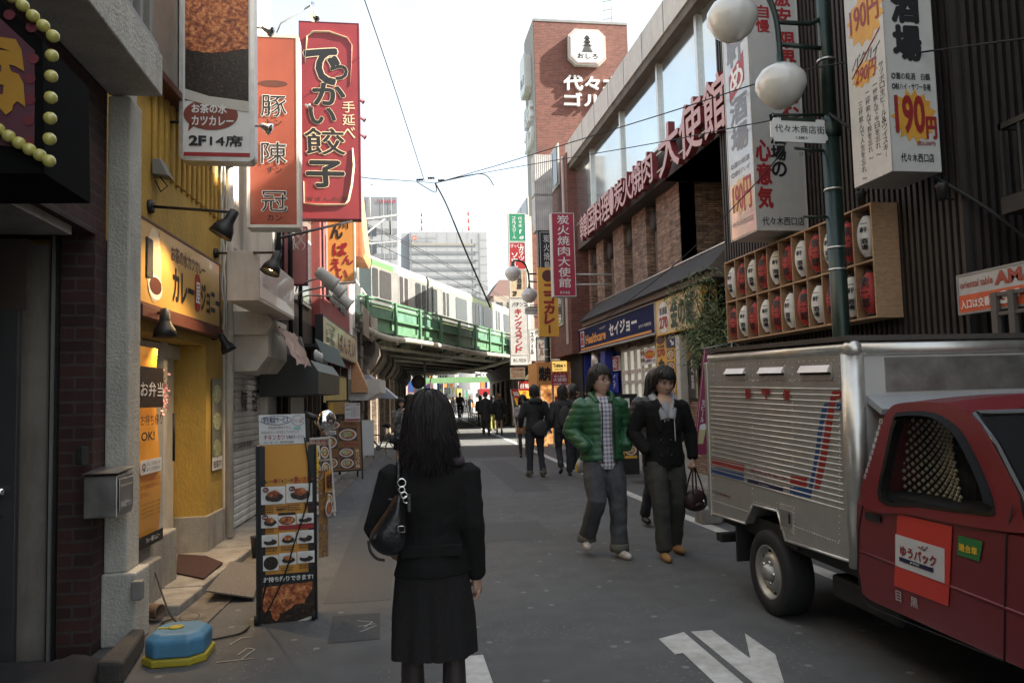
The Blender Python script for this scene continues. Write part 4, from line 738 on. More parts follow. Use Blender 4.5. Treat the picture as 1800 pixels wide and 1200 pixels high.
mb=MB();mb.tube(smooth_path([f2.P(w2*.98,h2*.2,.02),f.P(w_*.88,h_*.75,.03),f.P(w_*.62,h_*.45,.035),f.P(w_*.42,h_*.25,.03),f.P(w_*.05,h_*.02,.04),f.P(-.12,-.1,.03)]),.0055,6);tag(mb.build('hanging_cable',RUBBER),'black cable running down the front of the orange curry menu stand','cable')
def easel(label,px0,px1,pt,pb,yb,u,face,legm,lean=.12,legs=True,foot=0.0,name='menu_board'):
    a=PT(('F',yb),px0,pb);b=PT(('F',yb),px1,pb);top=PT(('F',yb),px0,pt).z
    uu=Vector(u).normalized();w=(b.x-a.x)/max(uu.x,.2);h=top-a.z;n=uu.cross(Vector((0,0,1)));v=(Vector((0,0,1))-n*lean).normalized();f=Fr(a,uu,v);h/=v.z
    t=thing(name,label,'menu board',(a.x+w/2*uu.x,yb,foot));MB().fbox(f,0,w,0,h,-.03,-.004).build('board',legm,t,bevel=.004)
    mb=MB();e=.028
    for q in((0,w,0,e),(0,w,h-e,h),(0,e,e,h-e),(w-e,w,e,h-e)):mb.fbox(f,*q,-.004,.012)
    mb.build('frame',legm,t,bevel=.003);flat(t,f,rect(e,e,w-e,h-e),face,.002,'panel')
    dz=f.O.z-foot
    for s_ in(.02,w-.02):p=f.P(s_,0,-.01);mb=MB().tube([p,Vector((p.x,p.y-.0,foot))-n*-.02],.016,6);mb.build('leg',legm,t)
    for s_ in(.02,w-.02):p=f.P(s_,h,-.03);e_=f.P(s_,0,0)-n*(.45);e_.z=foot;MB().tube([p,e_],.016,6).build('leg',legm,t)
    return t,f,w,h
yb=G(575,912).y;t,f,w_,h_=easel('white framed menu easel of ramen pictures behind the orange curry stand',549,588,770,905,yb,(.75,.65,0),mat('menu_paper',(.42,.36,.28),.4,var=.3,sc=6),WFRAME)
rs=random.Random(2)
for i in range(8):dish(t,f,w_*(.1+.4*(i%2))+.01,h_*(.08+.21*(i//2)),w_*.38,h_*.18,'noodle' if i%3 else 'rice',.003,i)
flat(t,f,rect(w_*.1,h_*.5,w_*.42,h_*.88),YELLOW,.011,'yellow_strip');txt(t,f,'おすすめ',w_*.14,h_*.52,w_*.38,h_*.86,BROWNP,vert=True,c=.014);txt(t,f,'とも飯',w_*.5,h_*.38,w_*.95,h_*.5,WHITE,c=.014,bold=.04);txt(t,f,'いただき',w_*.1,h_*.9,w_*.9,h_*.97,REDP,c=.008)
yb=G(590,845).y;WOODM=mat('brown_wood_board',(.24,.115,.045),.6,var=.3,sc=6,aniso=(1,1,6))
t,f,w_,h_=easel('large brown wooden food board with a dark folding frame on the left',563,638,737,831,yb,(.97,.25,0),WOODM,mat('black_wood',(.03,.025,.02),.6),.1)
XX=lambda px:w_*(px-563)/75;YY=lambda py:h_*(831-py)/94
for i,(a,b,c_,d_)in enumerate(((569,740,600,756),(596,754,629,777),(567,765,594,790),(596,789,622,806),(598,807,622,826),(573,805,594,824))):dish(t,f,XX(a),YY(d_),XX(c_)-XX(a),YY(b)-YY(d_),'noodle',.004,i)
txt(t,f,'台湾まぜそば',XX(606),YY(787),XX(628),YY(780),REDP,bold=.03,outline=ORANGE);txt(t,f,'魚介つけ麺',XX(625),YY(826),XX(632),YY(792),CREAM,vert=True);flat(t,f,rrect(XX(574),YY(766),XX(592),YY(758),.01),WHITE,.004,'price_tag');txt(t,f,'特製 900円',XX(576),YY(764),XX(590),YY(760),BLACK,c=.007);txt(t,f,'らーめん',XX(606),YY(750),XX(628),YY(744),BROWNP)
f2,w2,h2=wall(('F',yb-.1),606,633,620,708,740);t=thing('notice_card','white notice card with dense red print stuck on the brown food board','notice',f2.P(w2/2,0,0));flat(t,f2,rect(0,0,w2,h2),plain('card_white',(.66,.66,.64),.5),0,'card',.008)
txt(t,f2,'当店マスコミ掲載!',w2*.04,h2*.85,w2*.97,h2*.96,REDP);
for i in range(5):txt(t,f2,'麺大盛無料 味玉',w2*.4,h2*(.7-i*.11),w2*.95,h2*(.77-i*.11),REDP,bold=0)
txt(t,f2,'営業時間',w2*.06,h2*.6,w2*.35,h2*.7,BLACK,bold=0);txt(t,f2,'テイクアウト',w2*.06,h2*.34,w2*.38,h2*.42,BLACK,bold=0);flat(t,f2,rect(.01,.01,w2-.01,h2*.13),REDP,.002,'red_foot')
f2,w2,h2=wall(('F',yb+.35),574,617,600,703,730);f2=Fr(f2.O,(1,.3,0));t=signbox('framed_direction_board','dark framed orange-brown board behind the brown food board','sign',f2,w2,h2,mat('tan_face',(.42,.24,.08),.5),MT['black_wood'],.05,fw_=.03);txt(t,f2,'2階席',w2*.12,h2*.12,w2*.3,h2*.85,YELLOW,vert=True,bold=.04);flat(t,f2,[(w2*.65,h2*.4),(w2*.85,h2*.75),(w2*.97,h2*.7),(w2*.95,h2*.6),(w2*.8,h2*.55)],BLACK,.004,'bird_shape')
MB().tube([f2.P(w2/2,0,-.03),Vector((f2.O.x+w2/2,f2.O.y+.1,0))],.025).build('post',MT['black_wood'],t)
f2,w2,h2=wall(('F',19.0),633,657,645,738,800);t=thing('folding_panel','plain white folding panel standing behind the bicycle','panel',f2.P(w2/2,0,0));flat(t,f2,rect(0,0,w2,h2),plain('card_white',(.66,.66,.64),.5),0,'panel',.02)
for a in(.01,w2-.01):MB().tube([f2.P(a,h2,-.02),f2.P(a,-.1,-.1)],.012).build('leg',GREYM,t)
def wheel(par,c,n,r=.26,m=None):
    n=n.normalized();p=n.cross(Vector((0,0,1))).normalized();ring=[c+(p*math.cos(2*math.pi*k/28)+Vector((0,0,1))*math.sin(2*math.pi*k/28))*r for k in range(29)]
    w=MB().tube(ring,.018,6,cap=False).build('wheel',m or RUBBER,par);mb=MB()
    for k in range(14):mb.tube([c,c+(p*math.cos(math.pi*k/7)+Vector((0,0,1))*math.sin(math.pi*k/7))*(r-.01)],.002,4)
    mb.lathe(c-n*.03,n,[(.02,0),(.02,.06)],10);mb.build('spokes',GREYM,w)
def bicycle(label,c,hd,r=.26,fm=None,name='bicycle'):
    c=Vector(c);d=Vector((math.cos(hd),math.sin(hd),0));n=d.cross(Vector((0,0,1)));Z=Vector((0,0,1));t=thing(name,label,'bicycle',c);fm=fm or mat('black_bike_paint',(.02,.02,.02),.35)
    A=c+d*.5+Z*r;B=c-d*.5+Z*r;YT=mat('tan_tyre',(.28,.25,.12),.7)
    wheel(t,A,n,r,YT);wheel(t,B,n,r,YT);hs_=c+d*.32+Z*.72;bb=c-d*.05+Z*.28;st=c-d*.2+Z*.6
    MB().tube([hs_,bb],.02).tube([bb,st],.018).tube([hs_-Z*.08,st],.016).tube([bb,B],.012).tube([st,B],.011).build('frame',fm,t)
    MB().tube([A+n*.05,hs_],.014).tube([A-n*.05,hs_],.014).build('fork',fm,t);hb_=hs_+Z*.24-d*.04
    MB().tube([hs_,hb_],.014).tube([hb_-n*.24-d*.04,hb_-n*.05,hb_+n*.05,hb_+n*.24-d*.04],.011).build('handlebar',GREYM,t)
    MB().tube([st,st+Z*.24-d*.03],.013).build('seat_post',GREYM,t);S=st+Z*.26-d*.03
    MB().lathe(S-d*.13,d,[(.001,-.02),(.07,0),(.075,.05),(.04,.13),(.02,.22),(.001,.26)],12).build('saddle',RUBBER,t)
    MB().lathe(bb-n*.05,n,[(.08,0),(.08,.01)],16).tube([bb-n*.06,bb-n*.06+d*.14-Z*.05,bb-n*.12+d*.14-Z*.05],.009).tube([bb+n*.06,bb+n*.06-d*.14+Z*.05,bb+n*.12-d*.14+Z*.05],.009).build('crank',GREYM,t)
    mb=MB();
    for a in(-1,1):mb.tube([A+n*.02*a,A+n*.12*a-Z*(r-.01)],.006)
    mb.build('basket_stay',GREYM,t);return t
q=G(664,806);bicycle('small black folding bicycle with tan tyres leaning by the stone viaduct corner',(q.x,q.y,0),R(150))
# ================================================================ RAILWAY BRIDGE, TRAIN, UNDERPASS
bl=PT(('L',0),652,700);bl=Vector((lx(23.6),23.6,0));br_=G(903,750)
BF=Fr((bl.x,bl.y,0),(br_.x-bl.x,br_.y-bl.y,0));Lb=(Vector((br_.x,br_.y,0))-Vector((bl.x,bl.y,0))).length
ST=brick('viaduct_brick',(.25,.19,.14),(.14,.105,.08),(.24,.21,.17),.23,.075,.012,cvar=.5);STONE=ramp_mat('dark_viaduct_stone',[(.3,(.035,.03,.025)),(.5,(.09,.075,.062)),(.7,(.17,.15,.125))],4,.9,bump=.8)
va=thing('viaduct_wall','old dark brick viaduct wall with stone quoins, left side of the underpass','wall',(lx(30),30,0))
zb=3.35
o=MB();Lbox(o,23.4,62,-9,.0,0,zb+.45);o.build('brick_face',ST,va)
for k in range(9):y_=24.6+k*3.6;o=MB();Lbox(o,y_,y_+1.0,.001,.18,0,2.5);o.build('brick_pier',ST,va,bevel=.01)
for k in range(9):z_=k*.4;o=MB();Lbox(o,23.25,23.9+(.25 if k%2 else 0),-.02,.12,z_,z_+.38);o.build('stone_quoin',STONE,va,bevel=.03)
for k in range(10):y_=24.4+k*3.4;o=MB();prismy(o,[(0,2.35),(.28,2.7),(.45,3.0),(.45,zb),(0,zb)],y_,y_+2.2);o.build('corbel',STONE,va,bevel=.04)
o=MB();Lbox(o,23.0,24.4,-2.5,-.0,zb+.46,4.0);o.build('pale_block',brick('pale_brick',(.36,.30,.24),(.24,.2,.16),(.3,.27,.22),.22,.07,.012),va)
vb=thing('abutment_wall','brick abutment wall on the right side of the underpass','wall',(6.6,48,0))
rx=lambda y:6.15+.055*(y-40.6)
MB().hexa([(rx(40.6)+.2,40.6,0),(16,40.6,0),(16,62,0),(rx(62)+.2,62,0),(rx(40.6)+.2,40.6,zb),(16,40.6,zb),(16,62,zb),(rx(62)+.2,62,zb)]).build('brick_face',ST,vb)
for k in range(5):MB().box(rx(41.5+k*3.6),rx(41+k*3.6)+.198,41+k*3.6,42+k*3.6,0,2.5).build('brick_pier',ST,vb,bevel=.01)
MB().hexa([(rx(40.7)+.19,40.7,2.6),(rx(40.7)-.2,40.7,zb-.1),(rx(60)-.2,60,zb-.1),(rx(60)+.19,60,2.6),(rx(40.7)+.19,40.7,zb),(rx(40.7)-.21,40.7,zb),(rx(60)-.21,60,zb),(rx(60)+.19,60,zb)]).build('corbel',STONE,vb)
MB().box(6.4,14,40.45,40.59,0,4.4).build('dark_end_wall',STONE,vb)
def bz(px,py,c=0):return BF.hit(px,py,c)[1]
zg0=(bz(700,603)+bz(880,626))/2;zg1=zg0+.30;zd=zg0+.62;zf0=zd+.02;zf1=(bz(690,520)+bz(890,596))/2
print('bridge z',zg0,zf1,bz(655,450,-1.3),bz(895,540,-1.3),Lb)
rb=thing('railway_bridge','green steel railway bridge crossing over the street','bridge',BF.P(Lb/2,3.3,-4))
a0,a1=-9,Lb+16
o=MB();o.fbox(BF,a0,a1,zd-.30,zd,-13.5,0);o.build('deck',GREENSTEEL,rb);o=MB();o.fbox(BF,a0,a1,zd-.42,zd-.31,-.10,.10);o.fbox(BF,a0,a1,zd+.0,zd+.06,-.12,.12);o.build('edge_flange',GREENSTEEL,rb)
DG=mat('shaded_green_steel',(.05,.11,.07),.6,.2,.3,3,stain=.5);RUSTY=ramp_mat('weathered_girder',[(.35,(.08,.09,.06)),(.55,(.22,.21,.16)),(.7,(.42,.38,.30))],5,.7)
for k in range(9):c=-.9-k*1.55;o=MB();o.fbox(BF,a0,a1,zg0-.12,zd-.301,c-.05,c+.05);o.fbox(BF,a0,a1,zg0-.16,zg0-.125,c-.28,c+.28);o.build('girder',RUSTY,rb)
nP=0;a=.35
while a<a1-2:
    s_=2.15;o=MB();o.fbox(BF,a-.06,a+.06,zd-.5,zf1,.101,.19);o.build('fence_post',GREENSTEEL,rb,bevel=.01)
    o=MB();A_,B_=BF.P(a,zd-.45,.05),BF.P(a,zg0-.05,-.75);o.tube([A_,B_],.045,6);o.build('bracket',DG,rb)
    o=MB();o.tube([BF.P(a+.3,zd-.5,.06),BF.P(a+.3,zg0-.14,.06)],.02,6);o.build('hanger',GREYM,rb);a+=s_
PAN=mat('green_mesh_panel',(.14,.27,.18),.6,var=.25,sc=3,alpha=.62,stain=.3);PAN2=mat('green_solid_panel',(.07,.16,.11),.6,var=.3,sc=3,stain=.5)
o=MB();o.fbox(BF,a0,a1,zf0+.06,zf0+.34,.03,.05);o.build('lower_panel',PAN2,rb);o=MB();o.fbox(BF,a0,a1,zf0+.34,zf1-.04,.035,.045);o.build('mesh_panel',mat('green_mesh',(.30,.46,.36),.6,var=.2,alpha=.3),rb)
for z_ in(zf1-.04,zf0+.36):o=MB();o.fbox(BF,a0,a1,z_,z_+.06,.02,.10);o.build('rail',GREENSTEEL,rb)
o=MB();pp=[BF.P(-.6,zd-.25,.3),BF.P(.2,zg0+.12,.33),BF.P(1.5,zg0,.35)]+[BF.P(1.5+(Lb-3.3)*i/8,zg0+.03*math.sin(i),.35)for i in range(1,9)]+[BF.P(Lb-1,zg0-.1,.1),BF.P(Lb-.6,zg0-.5,-2),BF.P(Lb-1.2,zg0-.7,-5)]
o.tube(smooth_path(pp,4),.09,10);tag(o.build('service_pipe',mat('pale_pipe',(.36,.34,.28),.6,.2,stain=.6)),'long pale service pipe slung along the lower edge of the green bridge','pipe')
o=MB();o.fbox(BF,.1,1.1,zg0+.15,zd-.02,-.5,.14);o.build('bearing_block',CONC,rb)
TC=-1.5;TB=Fr(BF.P(0,0,TC),BF.u);zr_=(bz(700,466,TC)+bz(880,531,TC))/2;zfl=zd+.15
tr=thing('commuter_train','silver commuter train with green bands crossing the bridge','train',TB.P(8,zd,-1.3))
TS=mat('train_steel',(.25,.25,.24),.4,.4,.1,3);TG=mat('train_green',(.40,.47,.24),.45,.1,.1);TGD=mat('train_dark_green',(.09,.2,.08),.45);TWN=mat('train_glass',(.04,.045,.045),.08,spec=.8)
ac=BF.hit(752,500,TC)[0];hT=zr_-zfl
for(s0,s1,nm)in((ac-14,ac-.12,'near'),(ac+.12,ac+14.5,'far')):
    if nm=='near':s0=BF.hit(655,470,TC)[0]-.1
    o=MB();o.fbox(TB,s0,s1,zfl,zr_-.22,-2.3,0);car=o.build('carriage',TS,tr,bevel=.03)
    o=MB();pr=[(0,zr_-.22),(-.06,zr_-.10),(-.3,zr_),(-2.0,zr_),(-2.24,zr_-.10),(-2.3,zr_-.22)]
    A=[TB.P(s0,z,c)for c,z in pr];B=[TB.P(s1,z,c)for c,z in pr];o.poly(A);o.poly(list(reversed(B)));[o.poly([A[i],B[i],B[(i+1)%6],A[(i+1)%6]])for i in range(6)];o.build('roof',mat('train_roof',(.22,.22,.215),.6),car)
    o=MB();o.fbox(TB,s0+.01,s1-.01,zr_-.44,zr_-.235,-.01,.012);o.build('upper_band',TG,car);o=MB();o.fbox(TB,s0+.01,s1-.01,zfl+hT*.16,zfl+hT*.26,-.01,.012);o.build('lower_band',TG,car)
wz0,wz1=zfl+hT*.40,zr_-.52
def trw(px0,px1,py,kind):
    a_,b_=TB.hit(px0,py)[0],TB.hit(px1,py)[0]
    if kind=='w':flat(tr,TB,rrect(a_,wz0,b_,wz1,.07),TWN,.016,'window')
    else:
        flat(tr,TB,rect(a_,zfl+.1,b_,wz1+.12),mat('train_door_steel',(.31,.305,.29),.4,.4),.010,'door');m_=(a_+b_)/2;e=(b_-a_)*.12
        for x0,x1 in((a_+e*.8,m_-e*.6),(m_+e*.6,b_-e*.8)):flat(tr,TB,rrect(x0,wz0-.02,x1,wz1+.02,.04),TWN,.02,'door_window')
for a_,b_,y_,k in((654,664,480,'w'),(667,687,490,'w'),(700,718,500,'d'),(730,739,510,'w'),(742,748,512,'w'),(759,768,520,'w'),(777,790,525,'d'),(801,820,535,'w'),(828,840,540,'d'),(849,863,548,'w'),(870,879,552,'d'),(885,894,556,'w')):trw(a_,b_,y_,k)
o=MB();a_,b_=TB.hit(655,450)[0],TB.hit(700,470)[0];o.fbox(TB,a_-.1,b_-.5,zr_-.42,zr_-.24,.013,.02);o.build('dark_band',TGD,tr)
for px,col in((823,BLUE),(843,BLUE),(868,ORANGE)):a_=TB.hit(px,540)[0];flat(tr,TB,rect(a_-.12,wz0-.3,a_+.12,wz1),mat('train_poster',(.45,.55,.62),.4,var=.5,sc=9),.018,'poster')
o=MB();o.fbox(TB,ac-.12,ac+.12,zfl+.1,zr_-.35,-2.0,-.2);o.build('gangway',DKMETAL,tr)
cm=thing('catenary_mast','grey catenary bracket above the near end of the train','mast',TB.P(-1,4,-3.4))
q0=TB.hit(632,387,-.2);q1=TB.hit(700,378,-.2);q2=TB.hit(632,420,-.2);q3=TB.hit(676,385,-.2)
MB().tube([TB.P(*q0,-.2),TB.P(*q1,-.2)],.045).build('arm',GREYM,cm);MB().tube([TB.P(*q2,-.2),TB.P(*q3,-.2)],.035).build('strut',GREYM,cm);qa,qb=TB.hit(686,370,-.2),TB.hit(686,412,-.2);MB().tube([TB.P(*qa,-.2),TB.P(*qb,-.2)],.02).build('insulator',DKMETAL,cm)
MB().tube([TB.P(q2[0]-.3,zd,-.2),TB.P(q0[0]-.3,q0[1]+.6,-.2)],.10).build('mast',GREYM,cm);qa,qb=TB.hit(632,430,-.2),TB.hit(703,424,-.2);MB().tube([TB.P(*qa,-.2),TB.P(*qb,-.2)],.02).build('lower_arm',GREYM,cm)
for k,(y0,y1,y2)in enumerate(((388,455,536),(391,459,540),(415,480,545))):
    p=[TB.P(*TB.hit(x_,y_,-.3),-.3)for x_,y_ in((632,y0),(770,y1),(925,y2+10))];tag(MB().tube(smooth_path(p,6),.014,5).build('overhead_wire',DKMETAL),('upper contact wire over the train','second wire running just under the upper one over the train','lowest overhead wire close above the train roof')[k],'wire')
# ================================================================ BEYOND THE BRIDGE
def block(name,label,x0,x1,y0,y1,z,m,nf=5,nw=6,wcol=None,face='F',wm=None,z0=1.2,ww=.6,wh=.5,cat='building'):
    t=thing(name,label,cat,((x0+x1)/2,(y0+y1)/2,0));MB().box(x0,x1,y0,y1,0,z).build('walls',m,t);wm=wm or GLASS
    dz=(z-z0)/nf
    for k in range(nf):
        mb=MB();zz0=z0+k*dz+dz*(1-wh)/2
        for i in range(nw):
            if face=='F':dx=(x1-x0)/nw;a_=x0+dx*(i+(1-ww)/2);mb.box(a_,a_+dx*ww,y0-.03,y0-.005,zz0,zz0+dz*wh)
            else:
                dy=(y1-y0)/nw;a_=y0+dy*(i+(1-ww)/2);X=x0 if face=='L' else x1;s_=-1 if face=='L' else 1;mb.box(min(X+s_*.03,X+s_*.005),max(X+s_*.03,X+s_*.005),a_,a_+dy*ww,zz0,zz0+dz*wh)
            mb.build('window',wm,t);mb=MB()
    return t
W1=mat('pale_far_wall',(.42,.41,.39),.8,var=.06,stain=.2);W2=mat('grey_far_wall',(.34,.34,.33),.8,var=.08,stain=.2)
def dist(px0,px1,Y,pyt):
    a=PT(('F',Y),px0,690);b=PT(('F',Y),px1,690);return a.x,b.x,PT(('F',Y),(px0+px1)/2,pyt).z
x0,x1,z=dist(713,727,66,610);block('low_house','pale two storey house with a blue sign beyond the underpass, on the left',x0-6,x1,66,74,z,W1,2,3)
x0,x1,z=dist(727,748,78,600);block('far_house','white house beyond the underpass behind the round sign',x0-3,x1,78,92,z,W1,3,3,face='F')
a=dist(717,728,65.7,660);flb=Fr((a[0],65.7,PT(('F',65.7),720,690).z),(1,0,0));t=signbox('blue_shop_sign','blue sign with a red strip on the low house beyond the underpass','sign',flb,a[1]-a[0],PT(('F',65.7),720,668).z-flb.O.z,plain('blue_face',(.03,.10,.30),.4),REDP,.2,fw_=.05)
x0,x1,z=dist(768,800,170,640);block('far_grey_block','grey office block closing the far end of the street',x0,x1,170,190,z+2,W2,5,7)
x0,x1,z=dist(800,832,150,600);block('far_white_block','white block at the far end of the street, right of the grey one',x0,x1+2,150,170,z,W1,7,6)
x0,x1,z=dist(738,770,135,612);block('far_left_block','tall pale block far down the street on the left',x0,x1,135,150,z,W1,7,5)
x0,x1,z=dist(832,862,82,596);block('far_right_house','bright white building with outside stairs beyond the underpass on the right',x0,x1+4,82,100,z,mat('bright_far_wall',(.72,.71,.68),.8,var=.04),4,4)
x0,x1,z=dist(820,838,112,640);block('far_shop_row','low shop row with signs far down the street on the right',x0,x1+3,112,125,z,W1,3,5)
x0,x1,z=dist(748,764,100,650);block('far_shop_left','low dark shop far down the street on the left',x0-3,x1,100,118,z,W2,2,4)
t=thing('green_beam','green steel beam across the street beyond the railway bridge','beam',(4,66,0));p,q=PT(('F',66),742,674),PT(('F',66),866,672);zt=PT(('F',66),800,663).z
MB().box(p.x,q.x+1,66,66.4,p.z,zt).build('beam',mat('pale_green_steel',(.20,.36,.17),.5,stain=.2),t)
for x_ in(p.x,q.x+.8):MB().box(x_,x_+.2,66.05,66.35,0,p.z).build('leg',MT['pale_green_steel'],t)
def pole(name,label,px,Y,z,r,m,cat='pole',extra=None):
    x=PT(('F',Y),px,690).x;t=thing(name,label,cat,(x,Y,0));MB().tube([(x,Y,0),(x,Y,z*.5),(x,Y,z)],[r,r*.9,r*.8],10).build('pole',m,t);return t,x
GP=mat('grey_green_pole',(.20,.25,.23),.5,.3)
t,x=pole('street_light','slim grey-green street light with a single arm under the bridge',747,33,3.12,.055,GP,'street lamp');MB().tube([(x,33,2.95),(x+.3,33,3.1),(x+.8,33,3.18)],.02).build('arm',GP,t);MB().box(x+.7,x+1.15,32.93,33.07,3.12,3.2).build('lamp_head',mat('lamp_head_grey',(.3,.3,.3),.4),t,bevel=.02)
o=thing('road_sign','round road sign seen from its dark back beside the slim street light','road sign',(x-.27,33,2));MB().lathe((x-.27,32.93,PT(('F',33),735,671).z),(0,1,0),[(.001,0),(.29,0),(.29,.02),(.001,.02)],28).build('disc',mat('sign_back',(.05,.045,.042),.6),o);MB().box(x-.3,x,32.95,32.97,2.05,2.1).build('clamp',GREYM,o)
t,x=pole('street_light','black street light with a curved arm beyond the round sign',757,60,2.9,.07,DKMETAL,'street lamp');MB().tube([(x,60,2.9),(x+.1,60,3.3),(x+.5,60,3.5),(x+.9,60,3.55)],.04).build('arm',DKMETAL,t);MB().box(x+.8,x+1.5,59.9,60.1,3.45,3.6).build('lamp_head',DKMETAL,t)
for px,Y,z,lb in((763,72,5.5,'white pole beyond the underpass right of the black street light'),(847,76,9,'grey utility pole in front of the bright white building'),(833,90,7,'pale pole far down the right side of the street')):pole('utility_pole',lb,px,Y,z,.12,W1)
q0,q1=G(824,741),G(850,751);t=thing('guard_fence','pale metal guard fence on the right before the underpass exit','fence',((q0.x+q1.x)/2,(q0.y+q1.y)/2,0));fg=Fr((q0.x,q0.y,0),(q1.x-q0.x,q1.y-q0.y,0));Lg=(q1-q0).length;GR=mat('pale_fence_paint',(.42,.40,.34),.6)
for z_ in(.12,.42,.6):MB().fbox(fg,0,Lg,z_,z_+.035,-.02,.02).build('rail',GR,t)
for k in range(8):MB().fbox(fg,Lg*k/7-.03,Lg*k/7+.03,0,.64,-.03,.03).build('post',GR,t)
rs=random.Random(4);FC=[plain('flag_yellow',(.62,.50,.08),.7),plain('flag_green',(.06,.32,.16),.7),plain('flag_orange',(.6,.22,.06),.7),plain('flag_white',(.6,.6,.57),.7)]
for i,(px,pt,pb,w,Y,c)in enumerate(((809,683,705,6,70,0),(820,687,700,4,75,1),(803,682,695,4,90,0),(797,680,690,3,95,0),(790,681,692,3,105,1),(783,674,681,5,80,2),(793,674,680,6,90,2),(752,684,700,4,75,0),(801,673,681,4,85,3),(826,690,702,3,90,0),(832,708,716,5,70,2),(776,684,692,3,100,0),(815,676,684,3,100,1))):
    p=PT(('F',Y),px-w/2,pb);q=PT(('F',Y),px+w/2,pt);t=thing('street_flag',f'{("yellow", "green", "orange", "white")[c]} flag in the far shopping street, {("first", "second", "third", "fourth", "fifth", "sixth", "seventh", "eighth", "ninth", "tenth", "eleventh", "twelfth", "thirteenth")[i]} from the camera by distance','flag',(p.x,Y,p.z),'flags hung along the far shopping street')
    MB().box(p.x,q.x,Y,Y+.04,p.z,q.z).build('cloth',FC[c],t);MB().tube([(p.x-.05,Y,0 if c!=3 else p.z-.3),(p.x-.05,Y,q.z+.1)],.03,6).build('pole',GREYM,t)
rs=random.Random(14)
for i in range(34):
    Y=rs.uniform(70,125);l_=i%2;px=(rs.uniform(736,768)if l_ else rs.uniform(818,852));zt=PT(('F',Y),px,rs.uniform(655,698)).z;x=PT(('F',Y),px,690).x;w=rs.uniform(.3,1.3);h=rs.uniform(.3,1.4);o=MB().box(x,x+w,Y,Y+.15,max(.5,zt-h),max(1,zt)).build('far_shop_sign',[FC[0],FC[1],FC[2],FC[3],REDP,BLUE,WHITE,ORANGE][rs.randint(0,7)]);tag(o,'small coloured sign board in the far shopping street','sign','small sign boards along the far shopping street')
for i,(px,c,Y)in enumerate(((770,3,78),(778,0,92),(786,2,84))):p=PT(('F',Y),px,700);t=thing('parked_car',f'{("silver", "yellow", "blue")[i]} grey small car far down the street','car',(p.x,Y,0));m=[ALU,FC[0],BLUE][i];f=Fr((p.x-.8,Y,0),(1,0,0));MB().prism(f,[(0,.3),(1.6,.3),(1.6,.85),(1.4,1.0),(1.25,1.4),(.35,1.4),(.2,1.0),(0,.85)],-3.8,0).build('body',m,t,bevel=.05);flat(t,f,[(.25,1.0),(1.35,1.0),(1.22,1.33),(.38,1.33)],GLASS,.01,'windscreen');[MB().lathe((p.x+s*.65,Y+d,.3),(1,0,0),[(.001,-.08),(.3,-.08),(.3,.08),(.001,.08)],14).build('wheel',RUBBER,t)for s in(-1,1)for d in(.6,3)]
# ---- high buildings behind the railway
def far_tower(name,label,px0,px1,pyt,Y,D,m):
    x0,x1,z=dist(px0,px1,Y,pyt);t=thing(name,label,'building',((x0+x1)/2,Y+D/2,0));MB().box(x0,x1,Y,Y+D,0,z).build('walls',m,t);return t,Fr((x0,Y,0),(1,0,0)),x1-x0,z
FT=mat('pale_tower_panel',(.33,.34,.35),.5,var=.04,sc=.2);FT2=mat('tower_band',(.20,.21,.22),.4,var=.1,sc=.5)
t,f,w,z=far_tower('office_tower','grey office tower with a red rooftop name behind the train, on the left',600,703,346,150,22,FT2);U=lambda px:f.hit(px,500)[0];V=lambda py:f.hit(665,py)[1]
flat(t,f,rect(0,0,w,V(388)),FT,.06,'lower_face')
for k in range(8):y_=402+k*22;flat(t,f,rect(0,V(y_+9),w,V(y_)),FT2,.12,'window_band')
for px in(629,651,676,690):flat(t,f,rect(U(px)-.1,0,U(px)+.1,z),W2,.15,'joint')
for k in range(5):y_=400+k*30;flat(t,f,rect(U(645),V(y_+16),U(652),V(y_)),GLASS,.2,'window');flat(t,f,rect(U(656),V(y_+16),U(663),V(y_)),GLASS,.2,'window')
txt(t,f,'日本共産党',U(665),V(357),U(698),V(351),mat('dull_red_letters',(.35,.06,.10),.5),c=.1,bold=.06)
x_=U(653);t2=thing('flag_pole','white flag pole with a small red flag beside the grey office tower','flag pole',f.P(x_,0,3));MB().tube([f.P(x_,V(395),3),f.P(x_,V(331),3)],.13).build('pole',W1,t2);MB().prism(f,[(x_,V(334)),(x_+.7,V(333)),(x_,V(331))],3,3.05).build('flag',REDP,t2)
t,f,w,z=far_tower('head_office','wide pale grey office building with dark window bands behind the train',724,862,408,260,40,FT);U=lambda px:f.hit(px,500)[0];V=lambda py:f.hit(790,py)[1]
for k in range(7):y_=428+k*14.3;flat(t,f,rect(U(724),V(y_+3.4),U(842),V(y_)),FT2 if k else mat('tan_band',(.30,.28,.23),.5),.2,'window_band')
for px in(723,843):flat(t,f,rect(U(px)-.3,0,U(px)+.25,z-.5),FT2,.5,'dark_recess')
for px in range(735,840,18):flat(t,f,rect(U(px)-.06,0,U(px)+.06,z),W2,.1,'joint')
for k in range(8):flat(t,f,rect(U(846),V(421+k*14.5),U(861),V(420.2+k*14.5)),W2,.1,'joint')
x0,x1,z2=dist(710,723,262,410);MB().box(x0,x1+.5,262,290,0,z2).build('wing',FT,t)
LR=mat('logo_orange',(.60,.12,.06),.4);flat(t,f,[(U(726),V(416)),(U(730),V(415.2)),(U(734),V(417)),(U(733),V(420.5)),(U(730),V(423.2)),(U(727),V(421))],LR,.3,'logo');txt(t,f,'gsk',U(727.6),V(420.5),U(732),V(417.6),WHITE,c=.5);txt(t,f,'GlaxoSmithKline',U(736),V(421.3),U(768),V(416.6),FT2,c=.3,bold=.01)
